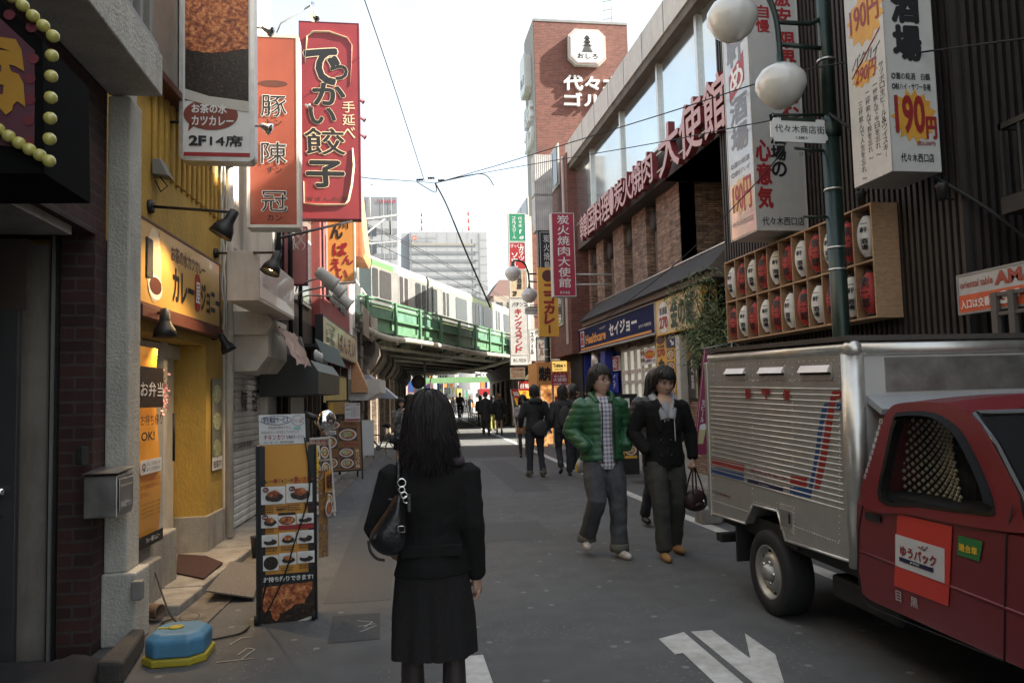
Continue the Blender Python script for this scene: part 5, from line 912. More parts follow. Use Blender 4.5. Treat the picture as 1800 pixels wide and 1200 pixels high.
for px,pt in((744,370),(828,367)):
    mb=MB()
    for k in range(6):a_,b_=V(408-(408-pt)*k/6),V(408-(408-pt)*(k+1)/6);mb.tube([f.P(U(px),a_,-4),f.P(U(px),b_,-4)],.28,6,mi=k%2)
    mb.build('roof_mast',[W1,REDP],t)
for px,h in((741,385),(749,395),(765,388),(786,396),(818,385),(831,380)):MB().tube([f.P(U(px),z,-6),f.P(U(px),V(h),-6)],.14,6).build('aerial',GREYM,t)
for a_,b_ in((752,773),(792,816)):MB().fbox(f,U(a_),U(b_),z,V(403.5),-12,-5).build('roof_plant',W2,t)
x0,x1,z=dist(872,905,90,520);t=block('brown_roof_house','beige building with a brown stepped roof, between the train and the sign stack',x0,x1+3,90,104,z,mat('beige_far',(.36,.30,.24),.8),4,4)
MB().hexa([(x0-.5,90,z),(x1,90,z),(x1,100,z),(x0-.5,100,z),(x0+1.0,92,z+2.2),(x1,92,z+2.2),(x1,99,z+2.2),(x0+1.0,99,z+2.2)]).build('roof',mat('brown_roof',(.10,.055,.045),.7),t)
# ================================================================ RIGHT: brick blocks and stacked signs before the bridge
TB_=brick('red_brown_tile',(.20,.075,.055),(.13,.05,.038),(.17,.09,.07),.24,.085,.010,cvar=.15)
def fw_(y,px0,px1,pyt,pyb,pxh=None):return wall(('F',y),px0,px1,pxh or(px0+px1)/2,pyt,pyb)
xa=PT(('F',38),948,400).x;xb=PT(('F',38),1104,100).x;zt=PT(('F',38),1000,40).z
t=thing('brick_tower','tall red-brown brick tower with castle emblem sign and large white characters','building',((xa+xb)/2,42,0));MB().box(xa,xb,38,40.6,0,zt).build('wall',TB_,t)
MB().box(xa-.02,xb+.02,37.98,40.6,zt,zt+.12).build('coping',GREYM,t);MB().box(xa-.05,xa-.005,38.02,40.6,6,zt-.02).build('pale_side_wall',mat('pale_side',(.34,.31,.28),.8,stain=.2),t)
f=Fr((0,38,0),(1,0,0));T=lambda px,py:f.hit(px,py)
def tr_(a,b,c,d):(x0,z1),(x1,z0)=T(a,b),T(c,d);return x0,z0,x1,z1
x0,z0,x1,z1=tr_(996,55,1063,120);e=.35;pts=[(x0+e,z0),(x1-e,z0),(x1,z0+e),(x1,z1-e),(x1-e,z1),(x0+e,z1),(x0,z1-e),(x0,z0+e)]
s=thing('castle_emblem_sign','white eight-cornered emblem sign with a black castle drawing, on the front of the brick tower','sign',((x0+x1)/2,37.9,z0));flat(s,f,pts,WFRAME,.30,'case',.28);sc=lambda k:[((x0+x1)/2+(a-(x0+x1)/2)*k,(z0+z1)/2+(b-(z0+z1)/2)*k)for a,b in pts]
flat(s,f,sc(.95),mat('orange_line',(.45,.14,.07),.5),.31,'orange_border');flat(s,f,sc(.92),WHITE,.32,'panel');flat(s,f,sc(.87),MT['orange_line'],.33,'inner_line');flat(s,f,sc(.86),WHITE,.34,'face')
cx=(x0+x1)/2;W0=x1-x0;H0=z1-z0
def em(pts):return[(cx+a*W0,z0+b*H0)for a,b in pts]
for k,(w1,b)in enumerate(((.14,.52),(.12,.62),(.10,.72))):flat(s,f,em([(-w1,b),(w1,b),(w1-.03,b+.02),(.05,b+.06),(0,b+.11),(-.05,b+.06),(-w1+.03,b+.02)]),BLACK,.35,'castle_roof');flat(s,f,em([(-w1+.05,b-.03),(w1-.05,b-.03),(w1-.05,b),(-w1+.05,b)]),BLACK,.35,'castle_storey')
for k in range(5):flat(s,f,em([(-.10-.012*k,.46-.028*k),(.10+.012*k,.46-.028*k),(.10+.012*k,.478-.028*k),(-.10-.012*k,.478-.028*k)]),BLACK,.35,'castle_base')
txt(s,f,'おしろ',cx-W0*.27,z0+H0*.17,cx+W0*.27,z0+H0*.31,BLACK,c=.35,bold=.06)
for s_,a in(('代々木',(990,134,1092,162)),('ゴルフ',(991,165,1094,190))):x0,z0,x1,z1=tr_(*a);txt(t,f,s_,x0,z0,x1,z1,plain('white_letters',(.72,.71,.68),.5),c=.02,thick=.12,bold=.06,name='large_lettering')
fs=Fr((xa-.05,40.6,0),(0,-1,0));s=thing('castle_emblem_sign','narrow looking emblem sign on the pale left side of the brick tower','sign',(xa-.2,42,zt-4));zz1,zz0=PT(('R',xa-.05),940,75).z,PT(('R',xa-.05),940,150).z;flat(s,fs,rrect(.4,zz0,2.0,zz1,.25,1),WFRAME,.35,'case',.34);flat(s,fs,rrect(.5,zz0+.1,1.9,zz1-.1,.2,1),WHITE,.36,'face');txt(s,fs,'おしろ',0.7,zz0+.5,1.7,zz0+1.0,BLACK,c=.38,bold=.05)
txt(t,fs,'代々木',.2,zz0-1.5,2.2,zz0-.5,MT['white_letters'],c=.02,thick=.15,bold=.06,name='large_lettering');txt(t,fs,'ゴルフ',.2,zz0-2.8,2.2,zz0-1.8,MT['white_letters'],c=.02,thick=.15,bold=.06,name='large_lettering')
a=thing('rooftop_aerial','thin television aerial on the roof of the brick tower','aerial',(PT(('F',40),1075,40).x,40,zt));xq=PT(('F',40),1075,10).x;zq=PT(('F',40),1075,-5).z
MB().tube([(xq,40,zt),(xq,40,zq)],.03).tube([(xq-.6,40,zt+.1),(xq,40,zt+1.0),(xq+.3,40,zt+1.4)],.015).build('mast',GREYM,a)
for k in range(3):MB().tube([(xq-.5,40,zq-.3-.5*k),(xq+.4,40,zq-.1-.5*k)],.015).build('element',GREYM,a)
yb=21.6;xa=5.0;t=thing('brick_block','red-brown tiled building with side windows behind the vertical signs','building',(6,25,0));xr=PT(('F',yb),1045,400).x;ztb=PT(('F',yb),1000,268).z
MB().box(xa,xr,yb,24.7,2.7,ztb).build('wall',TB_,t);MB().box(xa+.3,xr,yb+.1,24.7,0,2.7).build('ground_floor',DARK,t);MB().box(5.9,9,20.05,yb-.01,0,8).build('added_sun_block',DARK,t)  # last box is added out of view to block sun through the gap
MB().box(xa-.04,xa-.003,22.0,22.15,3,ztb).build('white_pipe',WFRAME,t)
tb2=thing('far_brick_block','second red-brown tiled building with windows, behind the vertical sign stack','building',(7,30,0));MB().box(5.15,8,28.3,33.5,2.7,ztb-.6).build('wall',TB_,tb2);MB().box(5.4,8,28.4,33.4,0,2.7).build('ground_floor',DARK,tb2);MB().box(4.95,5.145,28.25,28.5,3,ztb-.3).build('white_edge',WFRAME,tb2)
for k in range(3):
    for T_,ya_,yb_,x_ in((t,22.5,24.6,xa),(tb2,28.7,33,5.15)):
        z0=3.6+k*2.1;o=MB().box(x_-.05,x_-.004,ya_,yb_,z0,z0+1.25);w=o.build('window',WFRAME,T_)
        for j in range(3):dy=(yb_-ya_-.1)/3;MB().box(x_-.07,x_-.051,ya_+.1+dy*j,ya_+dy*(j+1),z0+.08,z0+1.17).build('pane',GLASS,w)
f,w,h=fw_(22.4,940,971,272,405);f.O.z-=0
t2=thing('corrugated_panel','pale corrugated metal panel high on the corner of the brick block','panel',f.P(w/2,0,-.2));MB().fbox(f,0,w,0,h,-.5,0).build('case',stripes('pale_corrugated',(.50,.49,.46),(.38,.37,.35),0,.06,.4),t2);MB().fbox(f,-.02,w+.02,h*.46,h*.48,-.5,.02).build('joint',GREYM,t2)
f,w,h=fw_(22.3,947,982,405,512);t2=signbox('black_sign','black vertical sign with white brush characters, partly behind the crimson sign','sign',f,w,h,BLACK,DKMETAL,.2,fw_=.02);flat(t2,f,rect(.05,.05,.062,h-.05),WHITE,.002,'white_line');flat(t2,f,rect(.05,h-.062,w*.8,h-.05),WHITE,.002,'white_line')
txt(t2,f,'炭火焼鳥商会',w*.26,h*.06,w*.56,h*.94,WHITE,vert=True,bold=.0)
f,w,h=fw_(22.2,947,981,470,591);OF=mat('coco_yellow',(.72,.40,.06),.45,var=.06);t2=signbox('orange_vertical_sign','orange yellow vertical sign with red slanting katakana behind the lamp pole','sign',f,w,h,OF,OF,.2,fw_=.01)
MB().lathe(f.P(w*.5,h*.88,.0),f.n,[(.14,.001),(.17,.001),(.17,.012),(.14,.012)],26).build('ring',BROWNP,t2);flat(t2,f,ell(w*.5,h*.88,.12,.12),BROWNP,.005,'emblem');txt(t2,f,'ココカレー',w*.28,h*.03,w*.75,h*.76,REDP,vert=True,bold=.08,shear=.1,outline=BROWNP,c=.01)
f,w,h=wall(('F',17.6),971,1011,990,374,521);CRIM=mat('crimson_face',(.36,.025,.055),.4,var=.07,sc=2);t2=signbox('crimson_sign','crimson vertical sign with eight white brush characters, fixed to the brick block','sign',f,w,h,CRIM,WFRAME,.26,fw_=.018)
txt(t2,f,'炭火焼肉大使館',w*.25,h*.10,w*.77,h*.98,WHITE,vert=True,bold=.02);txt(t2,f,'代々木店',w*.28,h*.03,w*.72,h*.065,WHITE)
o=MB();o.tube([f.P(w,h*.27,-.1),f.P(w+.9,h*.27,-.1)],.02);o.build('bracket',WFRAME,t2);o=MB();o.tube([f.P(w,h*.15,-.1),f.P(w+.9,h*.15,-.1)],.02);o.build('bracket',WFRAME,t2)
ys_=27.6
def st(name,label,px0,px1,pt,pb,face,**k):
    f,w,h=fw_(ys_,px0,px1,pt,pb);return signbox(name,label,'sign',f,w,h,face,WFRAME,.25,fw_=.025,**k),f,w,h
t2,f,w,h=st('green_golf_sign','green golf school sign at the top of the vertical sign stack',894,924,375,425,GREENP);txt(t2,f,'ゴルフスクール',w*.2,h*.1,w*.42,h*.9,WHITE,vert=True,bold=.03);txt(t2,f,'代々木',w*.55,h*.5,w*.8,h*.88,WHITE,vert=True);txt(t2,f,'4F',w*.6,h*.08,w*.88,h*.2,WHITE);flat(t2,f,[(w*.62,h*.28),(w*.66,h*.28),(w*.72,h*.38),(w*.78,h*.42),(w*.7,h*.44),(w*.62,h*.4)],WHITE,.003,'golfer_shape')
t2,f,w,h=st('red_soul_sign','red sign with white brush katakana, second in the vertical sign stack',895,924,425.5,474,REDP);txt(t2,f,'ガッツ',w*.58,h*.32,w*.9,h*.85,WHITE,vert=True,bold=.05);txt(t2,f,'ソウル',w*.15,h*.05,w*.5,h*.62,WHITE,vert=True,bold=.05);txt(t2,f,'びっくり',w*.1,h*.8,w*.8,h*.93,WHITE,bold=.03)
t2,f,w,h=st('cream_izakaya_sign','cream pub sign with black brush writing, third in the vertical sign stack',896,927,474.5,523,mat('cream_sign_face',(.50,.40,.26),.5));txt(t2,f,'居酒屋',w*.4,h*.3,w*.68,h*.95,BLACK,vert=True,bold=.05);txt(t2,f,'2F',w*.15,h*.06,w*.4,h*.24,BLACK,bold=.05);txt(t2,f,'○○○○○',w*.78,h*.3,w*.88,h*.95,REDP,vert=True)
t2,f,w,h=st('grey_kings_sign','tall pale grey sign with red katakana, fourth in the vertical sign stack',897,929,524,623,mat('pale_sign_face',(.50,.49,.46),.5));txt(t2,f,'キングスランド',w*.27,h*.03,w*.62,h*.82,REDP,vert=True,bold=.07,shear=.08);txt(t2,f,'パチンコ',w*.15,h*.85,w*.9,h*.93,BLACK,bold=.03)
t2,f,w,h=st('white_building_sign','white sign with small black hiragana at the foot of the vertical sign stack',898,930,623.5,641,mat('pale_sign_face2',(.56,.55,.52),.5));txt(t2,f,'おしろビル',w*.15,h*.3,w*.85,h*.65,BLACK,bold=.03)
o=MB();p=PT(('F',27.9),912,500);o.tube([(p.x+.32,27.9,0),(p.x+.32,27.9,PT(('F',27.9),912,378).z)],.06);tag(o.build('sign_post',WFRAME),'pale post that carries the vertical sign stack','pole')
f,w,h=fw_(26.2,931,950,578,634);t2=signbox('white_school_sign','white vertical school sign with black characters beside the grey sign stack','sign',f,w,h,WHITE,WFRAME,.15,fw_=.02);txt(t2,f,'スクール',w*.1,h*.2,w*.4,h*.9,BLACK,vert=True,bold=.04);txt(t2,f,'代々木',w*.55,h*.4,w*.9,h*.98,BLACK,vert=True,bold=.03)
f,w,h=fw_(25.4,943,992,592,634);t2=signbox('weathered_board','weathered grey board with faded round stain behind the lamp pole','board',f,w,h,ramp_mat('weathered_print',[(.3,(.10,.09,.08)),(.5,(.26,.24,.21)),(.7,(.40,.37,.33))],6,.8),DKMETAL,.1,fw_=.02);MB().lathe(f.P(w*.62,h*.6,.0),f.n,[(.12,.001),(.17,.001),(.17,.004),(.12,.004)],24).build('ring_stain',mat('tan_stain',(.34,.29,.2),.8),t2);txt(t2,f,'ビル',w*.12,h*.2,w*.28,h*.8,BROWNP,vert=True)
f,w,h=fw_(28.5,897,923,646,666);t2=signbox('cream_hanging_sign','small cream hanging sign with red letters near the abutment','sign',f,w,h,mat('aged_cream',(.42,.37,.25),.6),WFRAME,.05,fw_=.01);txt(t2,f,"LET'S HOBBY",w*.08,h*.72,w*.92,h*.92,REDP);txt(t2,f,'宝の山',w*.12,h*.15,w*.88,h*.62,mat('faded_red',(.4,.14,.08),.6))
f,w,h=fw_(27.0,933,948,640,655);t2=signbox('small_cream_sign','tiny cream sign with two black characters beside the yellow awning','sign',f,w,h,MT['aged_cream'],WFRAME,.05,fw_=.01);txt(t2,f,'牛丼',w*.2,h*.1,w*.7,h*.9,BLACK,vert=True,bold=.04)
sh=thing('corner_shop','lit orange fronted corner shop below the brick block','shop',(6.2,23,0));LIT=ramp_mat('lit_shopfront',[(.3,(.10,.04,.02)),(.48,(.5,.2,.05)),(.6,(.8,.5,.2)),(.75,(.6,.1,.06))],5,.5,emit=.25);LITY=mat('lit_yellow',(.9,.62,.22),.5,var=.2,sc=2,emit=.7)
x0=PT(('F',23.2),944,680).x;x1=PT(('F',23.2),1022,680).x;z1=PT(('F',23.2),980,636).z;zm=PT(('F',23.2),980,676).z
MB().box(x0,x1,23.2,24.7,zm,z1).build('fascia',mat('orange_fascia',(.70,.33,.10),.5,var=.12),sh);MB().box(x0+.1,x1,23.7,24.7,0,zm).build('interior',LIT,sh)
f=Fr((x0,23.18,0),(1,0,0));wS=x1-x0
for k,(s_,a,b,c_,d_,m_)in enumerate((('焼肉',.05,.2,.3,.8,BLACK),('ホルモン',.36,.25,.7,.6,REDP),('営業中',.75,.3,.97,.7,WHITE))):txt(sh,f,s_,wS*a,zm+(z1-zm)*b,wS*c_,zm+(z1-zm)*d_,m_,bold=.05)
for k in range(4):flat(sh,Fr((x0,23.48,0),(1,0,0)),rect(.15+.44*k,.4+.2*(k%2),.45+.44*k,1.3+.2*(k%2)),(WHITE,REDP,YELLOW,WHITE)[k],0,'poster')
for k in range(5):MB().box(x0+.1+k*.42,x0+.16+k*.42,23.5,23.56,0,zm).build('front_post',WFRAME,sh)
aw=thing('yellow_awning','pale yellow sloping awning on the corner shop','awning',(x0-.2,25,zm+.2));p0,p1,p2,p3=PT(('F',24.2),958,645),PT(('F',26.2),923,663),PT(('F',26.2),923,668),PT(('F',24.2),958,655)
MB().hexa([p1,p2,PT(('F',24.2),946,662),PT(('F',24.2),944,656),PT(('F',26.4),932,654),PT(('F',26.4),932,657),PT(('F',24.2),960,646),PT(('F',24.2),959,642)]).build('cloth',mat('pale_yellow_cloth',(.66,.56,.28),.7),aw)
f,w,h=fw_(21.3,970,997,634,653);t2=signbox('yellow_lettered_sign','yellow sign with old black letters and a red diamond right of the lamp pole','sign',f,w,h,mat('lit_sign_yellow',(.80,.52,.14),.4,emit=.2),OF,.06,fw_=.01);txt(t2,f,'Tokine',w*.08,h*.4,w*.72,h*.75,BLACK,bold=.05);flat(t2,f,[(w*.8,h*.55),(w*.85,h*.4),(w*.9,h*.55),(w*.85,h*.7)],REDP,.003,'diamond');txt(t2,f,'COFFEE & BAR',w*.15,h*.15,w*.7,h*.28,BROWNP)
f,w,h=fw_(20.9,970,998,657,677);t2=signbox('red_entrance_sign','dark red entrance sign with white arrow right of the lamp pole','sign',f,w,h,CRIM,CRIM,.06,fw_=.008);txt(t2,f,'炭火焼肉',w*.15,h*.68,w*.85,h*.92,WHITE,bold=.02);txt(t2,f,'大使館',w*.08,h*.32,w*.92,h*.64,WHITE,bold=.04);flat(t2,f,[(w*.1,h*.12),(w*.5,h*.1),(w*.5,h*.05),(w*.62,h*.13),(w*.5,h*.21),(w*.5,h*.16),(w*.1,h*.17)],WHITE,.004,'arrow');txt(t2,f,'入口',w*.7,h*.07,w*.95,h*.22,WHITE)
for k,(a,b,c,d,s_,lb)in enumerate(((912,670,934,700,'日替','red and yellow flag banner behind the woman in shorts'),(950,678,976,740,'日本','wide red and yellow banner behind the man with the shoulder bag'),(908,682,921,712,'旨','tilted red banner edge at the far left of the banners by the lamp pole'))):
    f,w,h=fw_(26-k*.5,a,c,b,d);
    if k==2:f=Fr(f.O,(1,0,.0),(-.35,0,1))
    t2=thing('shop_banner',lb,'banner',f.P(w/2,0,0));flat(t2,f,rect(0,h*.45,w,h),REDP,0,'red_half',.02);flat(t2,f,rect(0,0,w,h*.449),YELLOW,0,'yellow_half',.02);txt(t2,f,s_,w*.15,h*.6,w*.85,h*.85,WHITE,bold=.05,outline=BLACK,c=.008);txt(t2,f,'焼肉定食',w*.3,h*.05,w*.6,h*.42,REDP,vert=True,bold=.03);MB().tube([f.P(0,h,-.03),Vector((f.O.x,f.O.y,0))],.015).build('pole',WFRAME,t2)
f,w,h=fw_(33,901,913,697,748);t2=thing('notice_board','green noticeboard in a pale frame against the dark abutment end','notice board',f.P(w/2,0,0));MB().fbox(f,0,w,h*.42,h,-.06,0).build('board',mat('notice_green',(.10,.15,.10),.7),t2);[MB().fbox(f,a,a+.05,0,h+.02,-.04,.02).build('post',WFRAME,t2)for a in(0,w-.05)];flat(t2,f,rect(w*.6,h*.7,w*.85,h*.85),YELLOW,.01,'paper')
MB_=MB();p=PT(('F',22.5),1003,682);MB_.lathe(p,(0,-1,0),[(.12,-.2),(.12,.2),(.14,.2),(.08,.18),(.001,.15)],20);tag(MB_.build('vent_horn',WFRAME),'round cream vent horn beside the red entrance sign','vent')
# ================================================================ RIGHT: street lamps
def street_lamp(label,x,y,s,tilt=0):
    t=thing('street_lamp',label,'street lamp',(x,y,0),'twin globe street lamps');P=lambda a,z:Vector((x+a*s,y,z*s))
    MB().tube([P(0,0),P(0,4.2)],.090*s,16).tube([P(0,4.2),P(0,6.3)],.068*s,16).build('pole',POLEGREEN,t)
    MB().lathe(P(0,4.30),(0,0,1),[(.08*s,-.16),(.11*s,-.10),(.115*s,.0),(.08*s,.10)],16).build('collar',POLEGREEN,t)
    for z in(1.9,2.75,2.98,3.6,5.0):MB().lathe(P(0,z),(0,0,1),[(.091*s,0),(.096*s,0),(.096*s,.02),(.091*s,.02)],14).build('band',ALU,t)
    MB().tube(smooth_path([P(0,5.50),P(-.12,5.43),P(-.22,5.41),P(-.55,5.41)],5),.026*s).build('arm',POLEGREEN,t);MB().tube([P(0,5.14),P(-.53,5.17)],.026*s).build('arm',POLEGREEN,t)
    MB().tube(smooth_path([P(-1.04,5.78),P(-.90,5.84),P(-.68,5.76),P(-.56,5.5),P(-.53,5.2),P(-.53,5.0)],6),.032*s,10).build('curved_stem',POLEGREEN,t)
    GL=mat('milk_glass_globe',(.60,.60,.57),.22,var=.03,spec=.6,coat=.6)
    for gx,gz in((-.53,4.72),(-1.04,5.42)):
        g=MB().lathe(P(gx,gz),(0,0,1),[(.01*s,-.25*s),(.09*s,-.23*s),(.19*s,-.155*s),(.262*s,-.02*s),(.258*s,.07*s),(.2*s,.16*s),(.11*s,.215*s),(.05*s,.225*s)],30).build('globe',GL,t);MB().lathe(P(gx,gz+.205),(0,0,1),[(.15*s,-.03*s),(.09*s,.02*s),(.04*s,.06*s),(.036*s,.15*s)],18).build('cap',POLEGREEN,t)
    MB().tube([P(0,4.42),P(-.64,4.40)],.016*s).build('sign_arm',POLEGREEN,t);MB().tube([P(0,4.02),P(-.42,4.05)],.016*s).build('sign_arm',POLEGREEN,t);MB().tube([P(0,3.32),P(-.36,3.32)],.014*s).build('sign_arm',POLEGREEN,t)
    for k in range(3):MB().lathe(P(-.12-.11*k,3.99),(0,1,0),[(.016*s,-.004),(.02*s,-.004),(.02*s,.004),(.016*s,.004)],14,cap=False).build('hook_ring',POLEGREEN,t)
    fr=Fr(P(-.70,4.10)+Vector((0,-.06,0)),(1,0,-.02));w,h=.645*s,.25*s;r=.04*s
    pts=[]
    for cx,cy,s0 in((w,h,0),(0,h,1),(0,0,2),(w,0,3)):
        for i in range(6):a=(s0+.5)*math.pi/2+math.pi+(math.pi/4)-(i/5)*math.pi/2;a={0:math.pi*1.5,1:0,2:math.pi*.5,3:math.pi}[s0]-i/5*math.pi/2;pts.append((cx+r*math.cos(a),cy+r*math.sin(a)))
    flat(t,fr,pts,plain('sign_plate_white',(.62,.62,.60),.45),0,'name_plate',.02);txt(t,fr,'代々木商店街',w*.07,h*.38,w*.93,h*.72,BLACK,bold=.01);txt(t,fr,'（振）',w*.42,h*.12,w*.62,h*.25,BLACK)
    MB().fbox(fr,w*.18,w*.78,h*.9,h*1.05,-.03,.006).build('hanger_bar',POLEGREEN,t);return t
# ================================================================ RIGHT: restaurant building, glass upper storey, stone lower storey
XG=5.25
STN=brick('stacked_brown_stone',(.40,.26,.18),(.18,.12,.088),(.07,.05,.04),.26,.045,.006,off=.37,cvar=.55,bump=1.)
def RW(px,py=600,x=XG):return PT(('R',x),px,py)
yk=thing('restaurant_building','restaurant building with a glazed upper storey over brown stone piers','building',(7,15,0))
pf,pn=RW(1002,330),RW(1296,60);yfar,ynear=pf.y,pn.y
def gz(px,py,x=XG):return PT(('R',x),px,py).z
zgb=(gz(1050,357)+gz(1180,232+8))/2;zgt=(gz(1010,250)+gz(1150,74))/2
print('glass',zgb,zgt,yfar,ynear)
nb=7;MB().box(XG+.03,XG+.06,ynear,yfar,zgb,zgt).build('glazing',mat('reflective_glass',(.62,.66,.66),.06,.9,.12,.35),yk)
edges=[RW(p,q).y for p,q in((1008,320),(1040,300),(1093,270),(1160,240),(1230,180))]
for y_ in edges:MB().box(XG-.03,XG+.10,y_-.05,y_+.05,zgb,zgt).build('mullion',ALU,yk)
MB().box(XG-.02,XG+.07,ynear,yfar,zgb-.06,zgb).build('sill',ALU,yk)
XP=XG-.22;zpt=(gz(993,237,XP)+gz(1188,0,XP))/2;zpb=(gz(1003,261,XP)+gz(1233,0,XP))/2;yfp=PT(('R',XP),993,245).y
MB().hexa([(XP,ynear,zpb),(XG+.2,ynear,zpb),(XG+.2,yfp,zpb),(XP,yfp,zpb),(XP,ynear,zpt),(XG+.2,ynear,zpt+.05),(XG+.2,yfp,zpt+.05),(XP,yfp,zpt)]).build('parapet',mat('pale_parapet',(.58,.55,.49),.7,var=.08,stain=.25),yk)
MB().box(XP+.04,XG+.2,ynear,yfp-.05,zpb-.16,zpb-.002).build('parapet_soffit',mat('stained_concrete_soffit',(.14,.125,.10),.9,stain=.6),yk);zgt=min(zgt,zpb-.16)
for k in range(1,9):y_=ynear+(yfar-ynear)*k/9;MB().box(XP-.004,XP+.01,y_,y_+.02,zpb,zpt).build('panel_joint',DKMETAL,yk)
MB().box(XG+.3,13,ynear,yfar,zgb-.2,zgt+.15).build('upper_core',DARK,yk)
zfb=zgb-.75;MB().box(XG-.0,12,ynear,yfar+.1,zfb,zgb-.061).build('fascia_beam',mat('dark_speckled_stone',(.10,.08,.07),.8,var=.4,sc=40,stain=.3),yk)
XS=5.55;zc=3.25;ynr=PT(('R',XS),1196,430).y
zb_=zfb-.001
pier_px=((1026,1036),(1048,1060),(1078,1096),(1112,1136),(1156,1196))
MB().box(XS+.35,12,ynr+.02,yfar,0,zb_).build('stone_back_wall',STN,yk)
for a,b in pier_px:ya,yb_=PT(('R',XS),a,450).y,PT(('R',XS),b,430).y;MB().box(XS,XS+.349,min(ya,yb_),max(ya,yb_),2.6,zb_).build('stone_pier',STN,yk,bevel=.015)
MB().box(XS+.02,12,ynr-.0,ynr+.019,2.6,zb_).build('stone_return',STN,yk)
for(a,b),(c,d)in zip(pier_px,pier_px[1:]):
    y0,y1=PT(('R',XS),c,450).y,PT(('R',XS),b,450).y
    if y1<y0:y0,y1=y1,y0
    MB().box(XS+.06,XS+.348,y0,y1,2.6,3.9).build('stone_spandrel',STN,yk);w=MB().box(XS+.2,XS+.3,y0+.02,y1-.02,3.95,zb_-.05).build('window',DKMETAL,yk);MB().box(XS+.18,XS+.199,y0+.1,y1-.1,4.0,zb_-.15).build('pane',mat('curtained_glass',(.16,.15,.12),.15,var=.2,sc=2),w)
    MB().lathe((XS+.12,(y0+y1)/2-.1,zb_-.42),(1,0,0),[(.001,-.1),(.22,-.1),(.22,.05),(.001,.05)],24).build('round_vent',mat('dark_vent',(.03,.022,.02),.7),yk)
    MB().box(XS+.02,XS+.06,y0+.2*(y1-y0),y1-.1*(y1-y0),3.15,3.55).build('dark_slot',DARK,yk)
txs=(('韓',1019,1031),('国',1033,1044),('料',1045,1057),('理',1058,1071),('・',1072,1079),('炭',1081,1095),('火',1096,1111),('焼',1112,1129),('肉',1131,1149))
LP=mat('pink_letter_face',(.52,.29,.27),.45,var=.05);LS=mat('red_letter_side',(.20,.03,.035),.5)
ls=thing('channel_lettering','row of raised pink faced red letters along the beam of the restaurant','sign',(XG-.2,14,zfb));fR=Fr((XG-.18,0,0),(0,-1,0))
def chan(ch,ya,yb_,z0,z1):
    txt(ls,fR,ch,-ya,z0,-yb_,z1,LS,c=.0,thick=.06,bold=.03,name='letter_side');txt(ls,fR,ch,-ya+.0,z0,-yb_,z1,LP,c=.066,bold=.035,name='letter_face')
for ch,a,b in txs:ya,yb_=PT(('R',XG-.25),a,400).y,PT(('R',XG-.25),b,380).y;chan(ch,ya,yb_,zfb-.02,zgb-.12)
for ch,a,b,z0,z1 in(('大',1158,1192,zfb-.1,zgb+.05),('使',1196,1234,zfb-.1,zgb+.05),('館',1240,1276,zfb-.1,zgb+.05)):ya,yb_=PT(('R',XG-.25),a,300).y,PT(('R',XG-.25),b,260).y;chan(ch,ya,yb_,z0,z1)
for z_ in(zfb+.12,zgb-.3):MB().box(XG-.16,XG-.13,PT(('R',XG),1285,250).y,PT(('R',XG),1150,300).y,z_,z_+.03).build('mounting_rail',WFRAME,ls)
MB().box(6.3,12,8.5,ynr-.02,2.3,4.2).build('concrete_block_wall',brick('concrete_blocks',(.22,.19,.15),(.18,.155,.125),(.10,.09,.07),.4,.2,.01,cvar=.15),yk);MB().box(8.8,12,8,ynr-.02,4.2,6.5).build('stair_void',DARK,yk);MB().hexa([(7.0,9,4.6),(9,9,4.6),(9,ynr-.1,5.6),(7.0,ynr-.1,5.6),(7.0,9,4.95),(9,9,4.95),(9,ynr-.1,5.95),(7.0,ynr-.1,5.95)]).build('stair_beam',CONC,yk)
MB().box(XG+.02,12,8,ynr,zfb-.0,zfb+.3).build('canopy_soffit',mat('pale_soffit',(.35,.34,.31),.7),yk)
f,w,h=wall(('R',5.2),1015.5,1151,1151,529.5,587);zs0=f.O.z
ph=thing('tiled_canopy','dark tiled canopy roof running above the blue and yellow shop signs','canopy',(5.5,15,3.3));y0c,y1c=PT(('R',5.1),1022,560).y,PT(('R',5.1),1250,470).y
prof=[(5.12,zs0+h+.02),(5.12,zs0+h+.13),(5.02,zs0+h+.14),(5.50,zs0+h+.62),(5.56,zs0+h+.60),(5.56,zs0+h+.0)]
mb=MB();A=[(x,y1c,z)for x,z in prof];B=[(x,y0c,z)for x,z in prof];mb.poly(A);mb.poly(list(reversed(B)));[mb.poly([A[i],B[i],B[(i+1)%6],A[(i+1)%6]],1 if i==2 else 0)for i in range(6)];mb.build('roof',[mat('speckled_band',(.17,.14,.12),.85,var=.45,sc=60),stripes('dark_roof_tiles',(.055,.05,.047),(.02,.018,.017),2,.06,.5,.7)],ph)
MB().tube([(5.5,y0c,zs0+h+.64),(5.5,y1c,zs0+h+.64)],.02).build('metal_edge',ALU,ph)
t2=signbox('pharmacy_sign','long dark blue pharmacy sign with orange stripe and white katakana','sign',f,w,h,mat('navy_face',(.010,.016,.075),.7,spec=.15),WFRAME,.12,fw_=.025)
flat(t2,f,rrect(w*.04,h*.22,w*.105,h*.88,.02),WHITE,.003,'white_badge');txt(t2,f,'薬',w*.045,h*.56,w*.10,h*.84,REDP,c=.008,bold=.05);txt(t2,f,'薬',w*.045,h*.26,w*.10,h*.53,REDP,c=.008,bold=.05)
